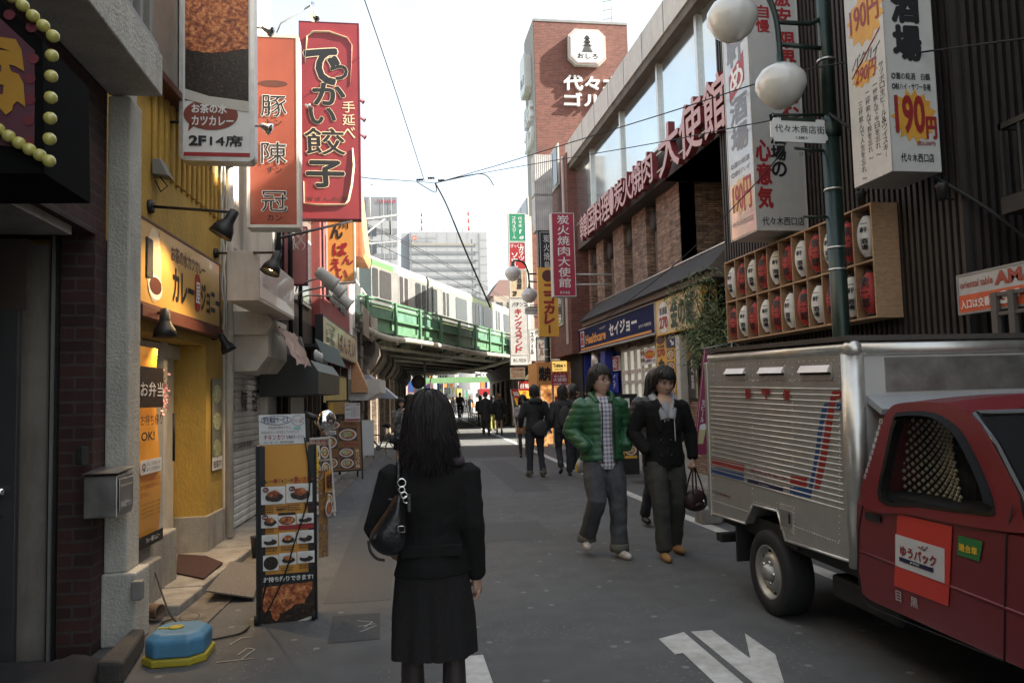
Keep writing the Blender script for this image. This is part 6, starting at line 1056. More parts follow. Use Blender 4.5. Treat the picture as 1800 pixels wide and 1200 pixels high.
txt(t2,f,'Healthcare',w*.13,h*.28,w*.44,h*.66,mat('orange_letters',(.78,.33,.06),.5),bold=.035);txt(t2,f,'セイジョー',w*.49,h*.34,w*.82,h*.78,WHITE,bold=.09);txt(t2,f,'ヘルスケア',w*.35,h*.70,w*.44,h*.80,WHITE,bold=.03);txt(t2,f,'JR代々木駅前店',w*.84,h*.30,w*.965,h*.42,WHITE,bold=.02);flat(t2,f,rect(w*.04,h*.08,w*.965,h*.155),MT['orange_letters'],.003,'orange_stripe')
f,w,h=wall(('R',5.2),1152.5,1234,1200,507+8,580+0);h=PT(('R',5.2),1200,512).z-f.O.z
t2=signbox('price_sign','cream and yellow pub sign reading 270 with green brush writing, half hidden by bamboo','sign',f,w,h,mat('cream_orange_face',(.66,.50,.27),.4,var=.15,sc=2),OF,.25,fw_=.02)
flat(t2,f,ell(w*.19,h*.48,w*.13,h*.43,28),WHITE,.003,'white_oval');txt(t2,f,'270',w*.09,h*.16,w*.29,h*.5,REDP,bold=.05,c=.008);txt(t2,f,'居酒屋',w*.1,h*.56,w*.28,h*.76,BLACK,bold=.04,c=.008);txt(t2,f,'金の蔵',w*.36,h*.12,w*.85,h*.9,mat('green_black_brush',(.03,.055,.03),.5),bold=.07,outline=CREAM,c=.010)
f2,w2,h2=wall(('F',f.P(w,0).y-.06),1234,1261,1247,500,560);t3=signbox('corner_price_sign','yellow end face sign with a single black character behind the bamboo','sign',f2,w2,h2,OF,OF,.1,fw_=.01);txt(t3,f2,'金',w2*.12,h2*.3,w2*.9,h2*.85,BLACK,bold=.06)
ps=thing('pharmacy_building','pharmacy shop front with blue columns and white framed glazing','shop',(6,17,0));BLC=plain('blue_column_paint',(.02,.04,.30),.5)
zt_=zs0-.06;ya=PT(('R',5.3),1018,650).y
for a,b in((1020,1028),(1056,1064)):q,r_=PT(('R',5.35),a,650).y,PT(('R',5.35),b,650).y;MB().box(5.35,5.6,min(q,r_),max(q,r_),0,zt_).build('blue_column',BLC,ps,bevel=.01)
MB().box(5.62,5.7,PT(('R',5.62),1092,650).y,ya+1.5,0,zt_).build('navy_panel',BLUE,ps);mb=MB();q=PT(('R',5.3),1042,650).y
mb.lathe((5.42,q,.9),(0,0,1),[(.14+.02*math.sin(k*1.2),(zt_-.9)*k/8)for k in range(9)],18);mb.build('wrapped_pipe',mat('silver_wrapping',(.5,.5,.48),.3,.7,.4,14,.6,30),ps)
y0,y1=PT(('R',5.6),1155,650).y,PT(('R',5.6),1094,650).y
MB().box(5.66,5.7,y0,y1,0,zt_).build('glazing',mat('lit_glazing',(.25,.24,.2),.1,var=.5,sc=2.5,emit=.3),ps)  # glow put into the glass to brighten the shop front, no lamp behind
for z_ in(.05,1.75,2.0,zt_-.1):MB().box(5.6,5.655,y0,y1,z_,z_+.09).build('transom',WFRAME,ps)
for k in range(6):y_=y0+(y1-y0)*k/5;MB().box(5.59,5.65,y_-.04,y_+.04,0,zt_).build('mullion',WFRAME,ps)
f,w,h=wall(('R',5.55),1069,1088,1078,627,652);t2=signbox('medicine_sign','square red and white medicine sign on the navy panel','sign',f,w,h,REDP,WHITE,.05,fw_=.02);txt(t2,f,'薬',w*.15,h*.15,w*.85,h*.85,WHITE,bold=.04)
f,w,h=wall(('R',5.55),1070,1086,1078,656,690);t2=thing('blue_script_panel','blue panel with white symbol strokes below the medicine sign','sign',f.P(w/2,0));flat(t2,f,rect(0,0,w,h),BLC,0,'panel',.02);txt(t2,f,'ビブ',w*.2,h*.1,w*.8,h*.95,WHITE,vert=True,bold=.05)
f,w,h=wall(('R',5.5),1125,1153,1140,612,640);t2=thing('sale_poster','colourful sale poster hung over the pharmacy windows','poster',f.P(w/2,0));flat(t2,f,rect(0,0,w,h),WHITE,0,'sheet',.01);flat(t2,f,burst(w*.62,h*.6,w*.36,h*.3),plain('poster_red',(.6,.08,.03),.5),.002,'burst');txt(t2,f,'大特価',w*.34,h*.48,w*.94,h*.75,YELLOW,bold=.06,c=.006)
for k,c_ in enumerate((REDP,GREENP,GREENP,REDP)):flat(t2,f,ell(w*(.1+.14*(k%2)),h*(.75 if k<2 else .3),w*.07,h*.15,14),c_,.002,'dot')
txt(t2,f,'お買得セール',w*.36,h*.12,w*.95,h*.3,BLUE,bold=.05)
f,w,h=wall(('R',5.3),1155,1172,1163,586,720);t2=signbox('yellow_menu_column','tall yellow sign reading 270 at the pub entrance under the canopy','sign',f,w,h,OF,WFRAME,.15,fw_=.012);txt(t2,f,'270',w*.1,h*.70,w*.9,h*.80,REDP,bold=.05);txt(t2,f,'居酒屋',w*.15,h*.81,w*.85,h*.85,BLACK,bold=.04);txt(t2,f,'金の蔵',w*.2,h*.15,w*.8,h*.68,BLACK,vert=True,bold=.08);flat(t2,f,ell(w*.5,h*.92,w*.45,h*.06),BROWNP,.003,'oval')
f,w,h=wall(('R',5.3),1173,1188,1180,611,720);t2=signbox('food_picture_panel','yellow panel of small food pictures beside the 270 column','sign',f,w,h,OF,OF,.1,fw_=.012);[dish(t2,f,w*.12,h*(.82-.19*k),w*.76,h*.15,'noodle',.002,k)for k in range(5)]
f,w,h=wall(('R',5.28),1173,1188,1180,583,610);t2=signbox('entrance_arrow_sign','dark blue sign with a white arrow beside the 270 column','sign',f,w,h,BLUE,DKMETAL,.1,fw_=.01);txt(t2,f,'入口',w*.1,h*.55,w*.9,h*.9,WHITE,bold=.04);flat(t2,f,[(w*.3,h*.5),(w*.45,h*.5),(w*.62,h*.3),(w*.75,h*.4),(w*.75,h*.12),(w*.42,h*.12),(w*.52,h*.22),(w*.3,h*.42)],WHITE,.003,'arrow')
y_=PT(('R',5.25),1192,650).y;tag(MB().box(5.25,5.4,y_-.1,y_+.1,0,2.6).build('white_pillar',WFRAME,bevel=.01),'white square pillar at the pub entrance under the canopy','pillar')
f,w,h=wall(('R',5.4),1198,1226,1210,584,702);t2=signbox('dark_poster_case','dark glazed poster case with food photograph behind the bamboo','sign',f,w,h,plain('dark_poster',(.03,.025,.022),.2,coat=.5),DKMETAL,.1,fw_=.02);flat(t2,f,ell(w*.4,h*.7,w*.3,h*.12),ramp_mat('banner_photo',[(.3,(.05,.04,.015)),(.7,(.5,.45,.3))],9,.35),.003,'photo');txt(t2,f,'味の旨さに',w*.15,h*.2,w*.35,h*.6,WHITE,vert=True);txt(t2,f,'食べ放題',w*.6,h*.15,w*.78,h*.6,WHITE,vert=True)
tag(MB().box(5.41,6.6,PT(('R',5.4),1262,700).y,y_-.12,0,1.35).build('stone_planter_wall',STN,bevel=.02),'brown stacked stone planter wall under the bamboo','wall')
tag(MB().box(5.75,6.1,PT(('R',5.7),1262,700).y,y_-.12,1.36,3.4).build('dark_wall',DARK),'dark wall behind the bamboo','wall')
f,w,h=wall(('R',4.9),1096,1120,1108,694,712);q=PT(('F',14.2),1122,760);t2=thing('basement_menu_stand','low black and yellow menu stand marked B1 behind the green jacket','menu stand',(q.x-.4,14.3,0));f=Fr((q.x-.9,14.2,.03),(1,0,0));zt3=PT(('F',14.2),1105,692).z-.03
flat(t2,f,rect(0,0,.9,zt3),DKMETAL,0,'board',.06);flat(t2,f,rect(.04,zt3-.3,.86,zt3-.04),BLACK,.003,'head');txt(t2,f,'B1',.35,zt3-.26,.75,zt3-.08,WHITE,bold=.06,c=.008);flat(t2,f,rect(.04,.3,.86,zt3-.32),OF,.003,'yellow_panel');[dish(t2,f,.08+.27*(k%3),.35+.25*(k//3),.24,.2,'noodle',.005,k)for k in range(6)]
street_lamp('nearer twin globe street lamp with a dark green pole behind the delivery truck',4.62,7.55,1.0)
q=G(967,781);street_lamp('farther twin globe street lamp with a dark green pole in front of the corner shop',q.x,q.y,1.0)
# ================================================================ RIGHT, NEAR: slatted pub front, lantern rack, box signs
XL=5.1;yn=PT(('R',XL),1690,500).y;yf_=PT(('R',XL),1279,500).y
lt=thing('slatted_pub','pub front clad in dark brown vertical slats, behind the delivery truck','building',(6,9,0))
MB().box(XL+.12,9,yn+.02,yf_+.25,0,9.5).build('back_wall',mat('black_brown_wall',(.018,.015,.013),.8),lt)
mb=MB();y=yn
while y<yf_+.2:mb.box(XL+.06,XL+.119,y,y+.045,0,9.5);y+=.088
mb.build('slats',mat('dark_brown_slat',(.026,.020,.017),.6,var=.3,sc=5,aniso=(4,4,.6)),lt)
mb=MB();x=XL+.16
while x<8:mb.box(x,x+.045,yn-.03,yn+.019,0,9.5);x+=.088
mb.build('slats',MT['dark_brown_slat'],lt)
db=thing('dark_building','dark unlit building side with a balcony rail at the right edge','building',(8,3,0));MB().box(6.6,12,-6,yn-.05,0,12).build('wall',mat('dark_grey_wall',(.045,.040,.035),.9,var=.2,sc=2,stain=.4),db);MB().box(5.3,6.6,-6,yn-.3,3.0,3.15).build('balcony_floor',mat('dark_balcony',(.03,.026,.023),.8),db)
yb0=yn-.32;z0,z1=3.16,3.75
MB().box(5.3,5.35,-6,yb0,z1,z1+.05).build('balcony_rail',DKMETAL,db);MB().box(5.3,6.55,yb0-.03,yb0,z1,z1+.05).build('balcony_rail',DKMETAL,db)
for k in range(10):MB().box(5.31,5.34,yb0-.2*k-.03,yb0-.2*k,z0,z1).build('baluster',DKMETAL,db)
MB().tube([(6.5,yn-.3,3),(6.5,yn-.3,9)],.035).build('rain_pipe',DKMETAL,db)
o=MB();
f,w,h=wall(('R',4.98),1683,1830,1683,484,555);t=signbox('restaurant_floor_sign','grey and orange landscape sign with red lettering at the right edge above the truck','sign',f,w,h,mat('pale_grey_face',(.40,.40,.38),.4),GREYM,.12,fw_=.02)
flat(t,f,rect(.02,.02,w-.02,h*.48),mat('vermilion',(.52,.09,.03),.4),.002,'orange_half');txt(t,f,'oriental table',w*.05,h*.64,w*.47,h*.82,plain('dull_red_print',(.30,.05,.03),.4),bold=.015);txt(t,f,'AMA',w*.49,h*.58,w*.98,h*.9,MT['dull_red_print'],bold=.05);txt(t,f,'入口は交番横',w*.05,h*.14,w*.50,h*.36,WHITE,c=.007,bold=.03);txt(t,f,'3F',w*.55,h*.12,w*.78,h*.42,WHITE,c=.007,bold=.06)
t=thing('lattice_post','grey wooden lattice post under the landscape sign at the right edge','post',(5.0,5.6,2));a=PT(('R',4.95),1752,570);b=PT(('R',4.95),1815,570)
for y_ in(a.y,(a.y+b.y)/2,b.y):MB().box(4.93,4.97,y_-.03,y_+.03,1.0,2.28).build('stile',mat('grey_wood',(.10,.085,.075),.7),t)
for z_ in(1.6,1.85,2.1,2.26):MB().box(4.94,4.96,b.y,a.y,z_-.015,z_+.015).build('rail',MT['grey_wood'],t)
NC=11;XR=4.86;WOOD=mat('pine_wood',(.36,.22,.12),.6,var=.25,sc=5,aniso=(3,3,9),bump=.15)
f,w,h=wall(('R',XR),1277,1534,1400,0,1);yl,yr=PT(('R',XR),1277,530).y,PT(('R',XR),1534,460).y
zb_=(PT(('R',XR),1282,601).z+PT(('R',XR),1540,560).z)/2;zt_=(PT(('R',XR),1276,460).z+PT(('R',XR),1531,357).z)/2;zm_=(zb_+zt_)/2;print('rack',yl,yr,zb_,zt_)
rk=thing('lantern_rack','pine rack of twenty-two open compartments for paper lanterns on the slatted pub front','rack',(5,(yl+yr)/2,zb_));D0,D1=XR,XL+.055
for z_ in(zb_,zm_-.01,zt_-.02):MB().box(D0,D1,yr,yl,z_,z_+.022).build('shelf',WOOD,rk,bevel=.003)
cw=(yl-yr)/NC
for r_ in range(2):
    za,zz_=(zb_+.023,zm_-.011)if r_==0 else(zm_+.013,zt_-.021)
    for k in range(1,NC):y_=yr+cw*k;MB().box(D0+.002,D1,y_-.009,y_+.009,za,zz_).build('divider',WOOD,rk)
MB().box(D0,D1-.0,yr-.022,yr-.001,zb_-.002,zt_+.004).build('end_board',WOOD,rk,bevel=.003);MB().box(D0,D1,yl+.001,yl+.02,zb_-.002,zt_+.004).build('end_board',WOOD,rk)
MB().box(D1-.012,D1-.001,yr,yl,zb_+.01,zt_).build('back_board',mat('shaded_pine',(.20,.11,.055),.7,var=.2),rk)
hl=(zm_-zb_)*.76;rl=cw*.34
def lantern(col,s_):
    t=thing('paper_lantern','paper lantern','lantern',(0,0,0));n=16;prof=[(.04,0)]
    for i in range(1,2*n):u_=i/(2*n);r_=rl*(min(1,(math.sin(math.pi*u_))**.42))*(1 if i%2 else .965);prof.append((max(r_,.045),hl*u_))
    prof.append((.04,hl));LM=mat('lantern_'+('red' if col else 'white'),(.36,.035,.03)if col else(.62,.61,.57),.65,var=.08,sc=4)
    b=MB().lathe((0,0,.01),(0,0,1),prof,22,cap=True);b.build('paper_body',LM,t);MB().lathe((0,0,hl+.01),(0,0,1),[(.045,-.01),(.045,.01),(.01,.012),(.008,.05)],14).build('top_cap',DKMETAL,t);MB().lathe((0,0,.0),(0,0,1),[(.045,0),(.045,.02)],14).build('bottom_cap',DKMETAL,t)
    fr=Fr((0,0,.01),(0,-1,0))
    def curved(s,z0,z1,wd):
        o=txt(t,fr,s,-wd/2,z0,wd/2,z1,BLACK,vert=True,bold=.05,name='lettering',c=0)
        for v in o.data.vertices:u_=max(.02,min(.98,(v.co.z-.01)/hl));R_=rl*(math.sin(math.pi*u_))**.3+.003;ph_=.5-v.co.y/rl;v.co.x=-R_*math.cos(ph_);v.co.y=-R_*math.sin(ph_)
    if col:curved('敬三郎',hl*.14,hl*.88,rl*.95)
    else:curved('一軒',hl*.56,hl*.86,rl*.72);curved('酒場',hl*.16,hl*.44,rl*.72)
    return t
ordn=['first','second','third','fourth','fifth','sixth','seventh','eighth','ninth','tenth','eleventh']
protos={}
for r_ in range(2):
    for k in range(NC):
        col=(k+r_+1)%2;y_=yl-cw*(k+.5);z_=(zb_ if r_==0 else zm_)+.04;loc=(D0+.075,y_,z_);row='lower' if r_==0 else 'upper'
        lab=f'{"red" if col else "white"} paper lantern in the {row} row of the pine rack, {ordn[k]} from the left';g='paper lanterns in the pine rack'
        if col not in protos:p=lantern(col,'');p.location=loc;p['label']=lab;p['group']=g;protos[col]=p
        else:dup(protos[col],loc,lab,g,rotz=math.sin(k*2.3+r_*5)*.22)
def fcol(f,T_,s,px,w_,y0,y1,m,**k):
    """vertical writing between photo rows y0..y1 about column px on frame f"""
    (a,b1),(a2,b0)=f.hit(px,y0),f.hit(px+(y1-y0)*0,y1);txt(T_,f,s,(a+a2)/2-w_/2,b0,(a+a2)/2+w_/2,b1,m,vert=True,**k)
q=PT(('F',9.0),1332,405);xk=q.x;f=Fr((xk,9.0,q.z),(1,0,0));w=PT(('F',9.0),1421,395).x-xk;h=3.4
LB=plain('light_box_white',(.50,.49,.46),.4);t=signbox('corner_box_sign','tall white box sign with red and black writing above the lantern rack','sign',f,w,h,LB,WFRAME,.75,fw_=.02)
V=lambda py,px=1375:f.hit(px,py)[1]
txt(t,f,'自慢',w*.16,V(58,1330),w*.42,V(8,1330),REDP,vert=True,bold=.05);txt(t,f,'激安',w*.55,V(44),w*.86,V(-18),REDP,vert=True,bold=.06);txt(t,f,'限界に挑む',w*.60,V(215),w*.92,V(55),REDP,vert=True,bold=.06)
txt(t,f,'一軒酒場の',w*.34,V(312),w*.62,V(170),BLACK,vert=True,bold=.07);txt(t,f,'心意気',w*.04,V(368),w*.32,V(245),REDP,vert=True,bold=.06);txt(t,f,'代々木西口店',w*.10,V(396,1340),w*.92,V(381,1340),BLACK,bold=.02)
fl=Fr((xk-.004,9.0+.75,q.z),(0,-1,0));sd_=.75;flat(t,fl,rect(.02,.02,sd_-.02,h-.02),mat('glossy_side_face',(.42,.42,.42),.2,coat=.6),.003,'side_panel');MB().fbox(fl,0,.02,0,h,0,.008).fbox(fl,sd_-.02,sd_,0,h,0,.008).build('side_rim',WFRAME,t)
GL_=plain('grey_letters',(.16,.16,.17),.35);VL=lambda py:fl.hit(1300,py)[1]
txt(t,fl,'軒',sd_*.18,VL(105),sd_*.82,VL(45),GL_,bold=.06,c=.006);flat(t,fl,[(sd_*.2,VL(168)),(sd_*.8,VL(148)),(sd_*.8,VL(95)),(sd_*.2,VL(120))],REDP,.005,'red_patch');txt(t,fl,'め',sd_*.26,VL(155),sd_*.76,VL(112),WHITE,bold=.06,c=.009);txt(t,fl,'酒場',sd_*.2,VL(268),sd_*.84,VL(165),GL_,vert=True,bold=.07,c=.006)
for k,s_ in enumerate(('◎灘の銘酒','◎酎ハイ')):txt(t,fl,s_,sd_*.12,VL(291+k*16),sd_*.85,VL(281+k*16),GL_,c=.006)
flat(t,fl,burst(sd_*.5,VL(345),sd_*.42,.25,12,sd=3),plain('pale_yellow_burst',(.60,.40,.16),.4),.005,'burst');txt(t,fl,'190円',sd_*.15,VL(375),sd_*.85,VL(318),REDP,c=.008,bold=.03);txt(t,fl,'代々木西口店',sd_*.1,VL(398),sd_*.9,VL(388),GL_,c=.006)
q=PT(('F',6.42),1570,301);xk=q.x;f=Fr((xk,6.42,q.z),(1,0,0));w=PT(('F',6.42),1656,316).x-xk;h=3.2
t=signbox('drinks_price_sign','tall white corner sign priced 190 yen in an orange burst, near the right edge','sign',f,w,h,LB,mat('sign_metal',(.40,.39,.37),.5),.6,fw_=.006);V=lambda py:f.hit(1610,py)[1];U=lambda px,py:f.hit(px,py)[0]
txt(t,f,'酒場',w*.18,V(110),w*.72,V(-22),BLACK,vert=True,bold=.09)
for k,s_ in enumerate(('◎灘の銘酒　白鶴','◎酎ハイ・サワー各種')):txt(t,f,s_,w*.08,V(141+k*18),w*.88,V(129+k*18),BLACK,bold=.02)
flat(t,f,burst(w*.5,V(205),w*.46,V(160)-V(208),15,sd=5),mat('orange_burst',(.60,.30,.04),.4),.003,'burst');txt(t,f,'190',w*.10,V(236),w*.72,V(168),plain('deep_red_print',(.26,.02,.02),.4),c=.008,bold=.03);txt(t,f,'円',w*.74,V(243),w*.94,V(206),MT['deep_red_print'],c=.008,bold=.06);txt(t,f,'(税込200円)',w*.52,V(257),w*.9,V(248),MT['deep_red_print'],c=.008);txt(t,f,'代々木西口店',w*.18,V(285),w*.86,V(270),BLACK)
fl=Fr((xk-.003,6.42+.6,q.z),(0,-1,0));sd_=.6;flat(t,fl,rect(.004,.004,sd_-.004,h),LB,.003,'side_panel');VL=lambda py:fl.hit(1530,py)[1]
flat(t,fl,burst(sd_*.55,VL(25),sd_*.5,VL(-10)-VL(40),12,sd=7),MT['orange_burst'],.005,'burst');txt(t,fl,'190円',sd_*.15,VL(42),sd_*.9,VL(-12),MT['deep_red_print'],c=.009,bold=.02);flat(t,fl,burst(sd_*.45,VL(122),sd_*.36,VL(100)-VL(124),12,sd=9),MT['orange_burst'],.005,'burst');txt(t,fl,'290円',sd_*.2,VL(137),sd_*.72,VL(106),MT['deep_red_print'],c=.009,shear=.2)
txt(t,fl,'バクハイ',sd_*.12,VL(105),sd_*.8,VL(82),BLACK,shear=.5,c=.006);MB().tube([fl.P(sd_*.12,VL(118),.006),fl.P(sd_*.9,VL(62),.006)],.006,5).build('underline',REDP,t)
for k,(s_,a,y0,y1)in enumerate((('サッポロ生ビール&ウイスキー',.88,120,300),('一杯飲んで今日を忘れ～',.70,148,290),('二杯飲んで我を忘れ～',.50,158,290),('三杯飲んで人生を忘れ～',.30,168,320))):txt(t,fl,s_,sd_*(a-.06),VL(y1-8),sd_*(a+.06),VL(y0),BLACK,vert=True,c=.006,bold=0)
for px,py,lb in((1514,345,'small black downlight under the drinks price sign, over the lantern rack'),(1655,332,'small black downlight right of the drinks price sign')):
    p=PT(('R',4.95),px,py);t=thing('downlight',lb,'lamp',p);MB().lathe(p,(0,0,-1),[(.05,-.05),(.06,-.03),(.045,.0),(.04,.1),(.001,.1)],14).build('housing',DKMETAL,t);MB().tube([p+Vector((0,0,-.08)),p+Vector((.15,.05,-.08))],.012).build('bracket',DKMETAL,t)
def leaves(cx,cy,cz,rx,ry,rz,n,sd,ll=.11):
    rs=random.Random(sd);mb=MB()
    cl=[(rs.gauss(0,.45),rs.gauss(0,.45),rs.gauss(0,.45))for _ in range(16)]
    for i in range(n):
        c=cl[i%16];k=[max(-1.1,min(1.1,c[j]+rs.gauss(0,.26)))for j in range(3)];p=Vector((cx+rx*k[0],cy+ry*k[1],cz+rz*k[2]));a=rs.uniform(0,6.28);d=Vector((math.cos(a),math.sin(a),rs.uniform(-1.3,.1))).normalized();s=d.orthogonal().normalized()*(ll*.09);L_=ll*rs.uniform(.6,1.3)
        mb.poly([p,p+d*L_*.4+s,p+d*L_+Vector((0,0,-.02)),p+d*L_*.4-s],rs.randint(0,2))
    return mb
LM=[mat('bamboo_leaf_dark',(.055,.08,.03),.6),mat('bamboo_leaf',(.10,.14,.05),.55),mat('bamboo_leaf_light',(.18,.21,.09),.55)]
p=PT(('R',5.0),1236,560);bm_=thing('bamboo_plant','bushy bamboo in front of the cream price sign, left of the lantern rack','plant',(5.05,p.y,1.3))
leaves(5.0,p.y,p.z-.12,.36,.8,.56,2700,3).build('foliage',LM,bm_);leaves(5.0,p.y+.1,p.z+.55,.3,1.1,.25,500,5).build('foliage',LM,bm_)
rs=random.Random(1)
for k in range(9):x_,y_=5.1+rs.uniform(-.12,.12),p.y+rs.uniform(-.4,.4);MB().tube([(x_,y_,1.1),(x_+rs.uniform(-.1,.1),y_+rs.uniform(-.2,.2),p.z),(x_+rs.uniform(-.35,.1),y_+rs.uniform(-.7,.7),p.z+rs.uniform(.3,.8))],[.014,.010,.004],6).build('stem',mat('bamboo_stem',(.12,.13,.05),.5),bm_)
def FX(px,py,y):return PT(('F',y),px,py)
Y=9.0;t=thing('beer_flag','tilted crimson beer flag with white katakana and a beer glass, beside the truck','flag',FX(1225,799,Y));q=[FX(1219,799,Y),FX(1262,801,Y),FX(1283,606,Y),FX(1237,613,Y)];fb=Fr(q[0],(1,0,0),q[3]-q[0]);wb=(q[1]-q[0]).length;hb_=(q[3]-q[0]).length
fb.n=Vector((0,-1,0));flat(t,fb,rect(0,0,wb,hb_),mat('crimson_cloth',(.26,.03,.08),.6,var=.12),0,'cloth',.008);txt(t,fb,'ウイスキーがお好きでしょ',wb*.40,hb_*.34,wb*.52,hb_*.93,WHITE,vert=True,bold=.01);txt(t,fb,'生ビール',wb*.14,hb_*.30,wb*.28,hb_*.52,WHITE,vert=True,bold=.03);txt(t,fb,'生ビール&',wb*.3,hb_*.94,wb*.9,hb_*.98,WHITE)
flat(t,fb,[(wb*.14,hb_*.1),(wb*.34,hb_*.1),(wb*.42,hb_*.27),(wb*.12,hb_*.25)],mat('beer_yellow',(.55,.50,.25),.5),.003,'glass');flat(t,fb,ell(wb*.28,hb_*.26,wb*.15,hb_*.03,16,.3),WHITE,.006,'foam');flat(t,fb,rect(wb*.04,0,wb*.05,hb_),WHITE,.002,'white_line')
MB().tube([q[3]+Vector((-.02,.01,.0)),q[2]+Vector((.03,.01,.02))],.008).build('top_bar',GREYM,t);e=q[2]+Vector((.03,.01,.03));MB().tube([e,Vector((q[1].x+.05,Y+.02,0))],.012).build('pole',GREYM,t)
t=thing('flag_weight','grey water filled flag base and clutter beside the rear of the truck','base',(q[1].x,Y,0));MB().lathe((q[1].x-.05,Y,.0),(0,0,1),[(.17,0),(.2,.03),(.19,.12),(.05,.15)],18).build('weight',mat('grey_plastic',(.2,.19,.18),.6),t);MB().box(q[1].x-.35,q[1].x-.1,Y-.3,Y-.05,0,.18).build('block',CONC,t,bevel=.02)
def wire(lb,pts,r=.012,y=None,sag=0):tag(MB().tube(smooth_path(pts,7),r,5).build('overhead_cable',RUBBER),lb,'cable')
J=PT(('F',20),765,322)
wire('thin cable dropping steeply from the top edge to the cable junction over the street',[PT(('F',12),638,-8),PT(('F',16),692,150),PT(('F',20),746,318)],.009)
wire('cable from the tall deep red sign to the cable junction',[PT(('F',14.2),606,306),PT(('F',16),655,314),PT(('F',19),720,318),J],.010)
wire('upper cable from the junction rising right to the nearer street lamp and past it',[J,PT(('F',17),870,292),PT(('F',14),960,264),PT(('F',11),1180,196),PT(('F',8.5),1330,147),PT(('F',7.4),1441,118),PT(('F',6.4),1620,92),PT(('F',5.5),1815,66)],.009)
wire('second cable from the junction running lower to the lamp name plate',[J,PT(('F',19),840,306),PT(('F',16),935,289),PT(('F',12),1150,252),PT(('F',8.4),1345,214),PT(('F',7.6),1452,200)],.008)
wire('thick twisted cable dropping from the junction towards the train',[J,PT(('F',19.8),785,360),PT(('F',19),818,440),PT(('F',18.6),862,540)],.022)
wire('short curled cable end hanging right of the junction',[J,PT(('F',19.5),820,309),PT(('F',19),852,307),PT(('F',19),868,326)],.013)
wire('loop of cable under the junction',[PT(('F',19.7),733,320),PT(('F',19.8),765,338),J],.012)
wire('cable slanting from the restaurant wall up to the lamp arm',[PT(('F',15),1060,562),PT(('F',11.5),1190,462),PT(('F',8.5),1335,315),PT(('F',7.6),1385,246)],.007)
wire('heavy black cable from the nearer street lamp down to the dark building',[PT(('F',7.5),1458,200),PT(('F',7.2),1490,222),PT(('F',6.9),1580,278),PT(('F',6.5),1655,318),PT(('F',6.2),1740,370),PT(('F',6),1830,440)],.016)
for k,(a,b)in enumerate(((740,316),(760,313),(778,317))):p=PT(('F',19.9),a,b);tag(MB().lathe(p,(1,0,.05),[(.02,-.12),(.035,-.1),(.02,-.07),(.035,-.04),(.02,0),(.035,.03),(.02,.06)],10).build('insulator',DKMETAL),('black insulator at the left of the cable junction','black insulator in the middle of the cable junction','black insulator at the right of the cable junction')[k],'insulator','insulators at the cable junction')
# ================================================================ DELIVERY TRUCK
dv=ray(677,670).normalized();qc=G(1350,1080);SX=qc.x-.01
TO=Vector((SX,qc.y,0));u=-dv;v=(Vector((0,0,1))-u*u.z).normalized();TF=Fr(TO,u,v);H_=TF.hit
trk=thing('delivery_truck','red pickup delivery truck with a ribbed aluminium cargo box, parked at the right','truck',(SX+.8,qc.y-.6,0))
BOXA=mat('box_aluminium',(.42,.41,.39),.42,.6,.08,10);BOXL=mat('bright_aluminium',(.62,.60,.55),.35,.8,.1,10);TRED=mat('red_truck_paint',(.155,.014,.02),.32,0,.05,3,coat=.35,spec=.5);WD=1.62
ra=H_(1249,760)[0];fa=H_(1494,760)[0];zt_=H_(1365,622)[1]
def hp(pts):return[H_(a,b)for a,b in pts]
bot=hp([(1249,901),(1311,920),(1323,886),(1367,898),(1381,949),(1494,986)]);out=bot+[(fa,zt_),(ra,zt_)]
MB().prism(TF,out,-WD,0).build('cargo_box',BOXA,trk)
MB().fbox(TF,fa-.005,fa+.012,bot[-1][1]+.02,zt_-.02,-WD+.03,-.03).build('box_front',mat('white_box_front',(.50,.49,.46),.5,.2,.05,5),trk)
cp=[TF.P(fa-.02,bot[-1][1]-.03,-.045),TF.P(fa-.02,zt_-.03,-.045)];MB().tube(cp,.062,16).build('corner_post',BOXL,trk)
MB().tube([TF.P(ra-.0,zt_+.0,-.03),TF.P(fa-.0,zt_,-.03)],.042,14).build('top_roll',BOXL,trk);MB().ball(TF.P(fa,zt_,-.035),.055,12).build('corner_cap',BOXL,trk);MB().tube([TF.P(fa,zt_,-.03),TF.P(fa,zt_,-WD+.03)],.042,14).build('top_roll',BOXL,trk)
MB().fbox(TF,ra-.03,fa+.03,zt_+.045,zt_+.075,-WD,.012).build('roof_lip',mat('dark_roof_edge',(.09,.08,.07),.5,.4),trk);MB().fbox(TF,ra-.06,ra-.012,bot[0][1]-.02,zt_-.03,-.06,.012).build('rear_post',BOXL,trk,bevel=.006)
mb=MB();nr=20;za_,zb2=H_(1252,680)[1],H_(1252,832)[1];zc_,zd_=H_(1478,684)[1],H_(1478,893)[1];fa2=H_(1478,760)[0]
for i in range(nr):
    z0=za_+(zb2-za_)*i/(nr-1);z1=zc_+(zd_-zc_)*i/(nr-1);mb.tube([TF.P(ra+.02,(z0+z1)/2,.0),TF.P(fa2,(z0+z1)/2,-.001)],.0058,8)
mb.build('side_ribs',BOXL,trk)
mb=MB()
def riv(px0,py0,px1,py1,n):
    a,b=H_(px0,py0),H_(px1,py1)
    for i in range(n):t_=i/(n-1);mb.lathe(TF.P(a[0]+(b[0]-a[0])*t_,a[1]+(b[1]-a[1])*t_,0),TF.n,[(.006,0),(.0045,.003),(.001,.0045)],6)
for a in((1254,634,1478,622,46),(1266,669,1466,668,26),(1272,642,1466,633,24),(1254,640,1254,890,26),(1323,640,1323,868,24),(1393,646,1393,880,20),(1476,640,1476,950,30),(1254,879,1317,900,20),(1325,881,1366,893,8),(1398,925,1474,954,18),(1366,884,1396,892,6),(1396,895,1396,938,7)):riv(*a)
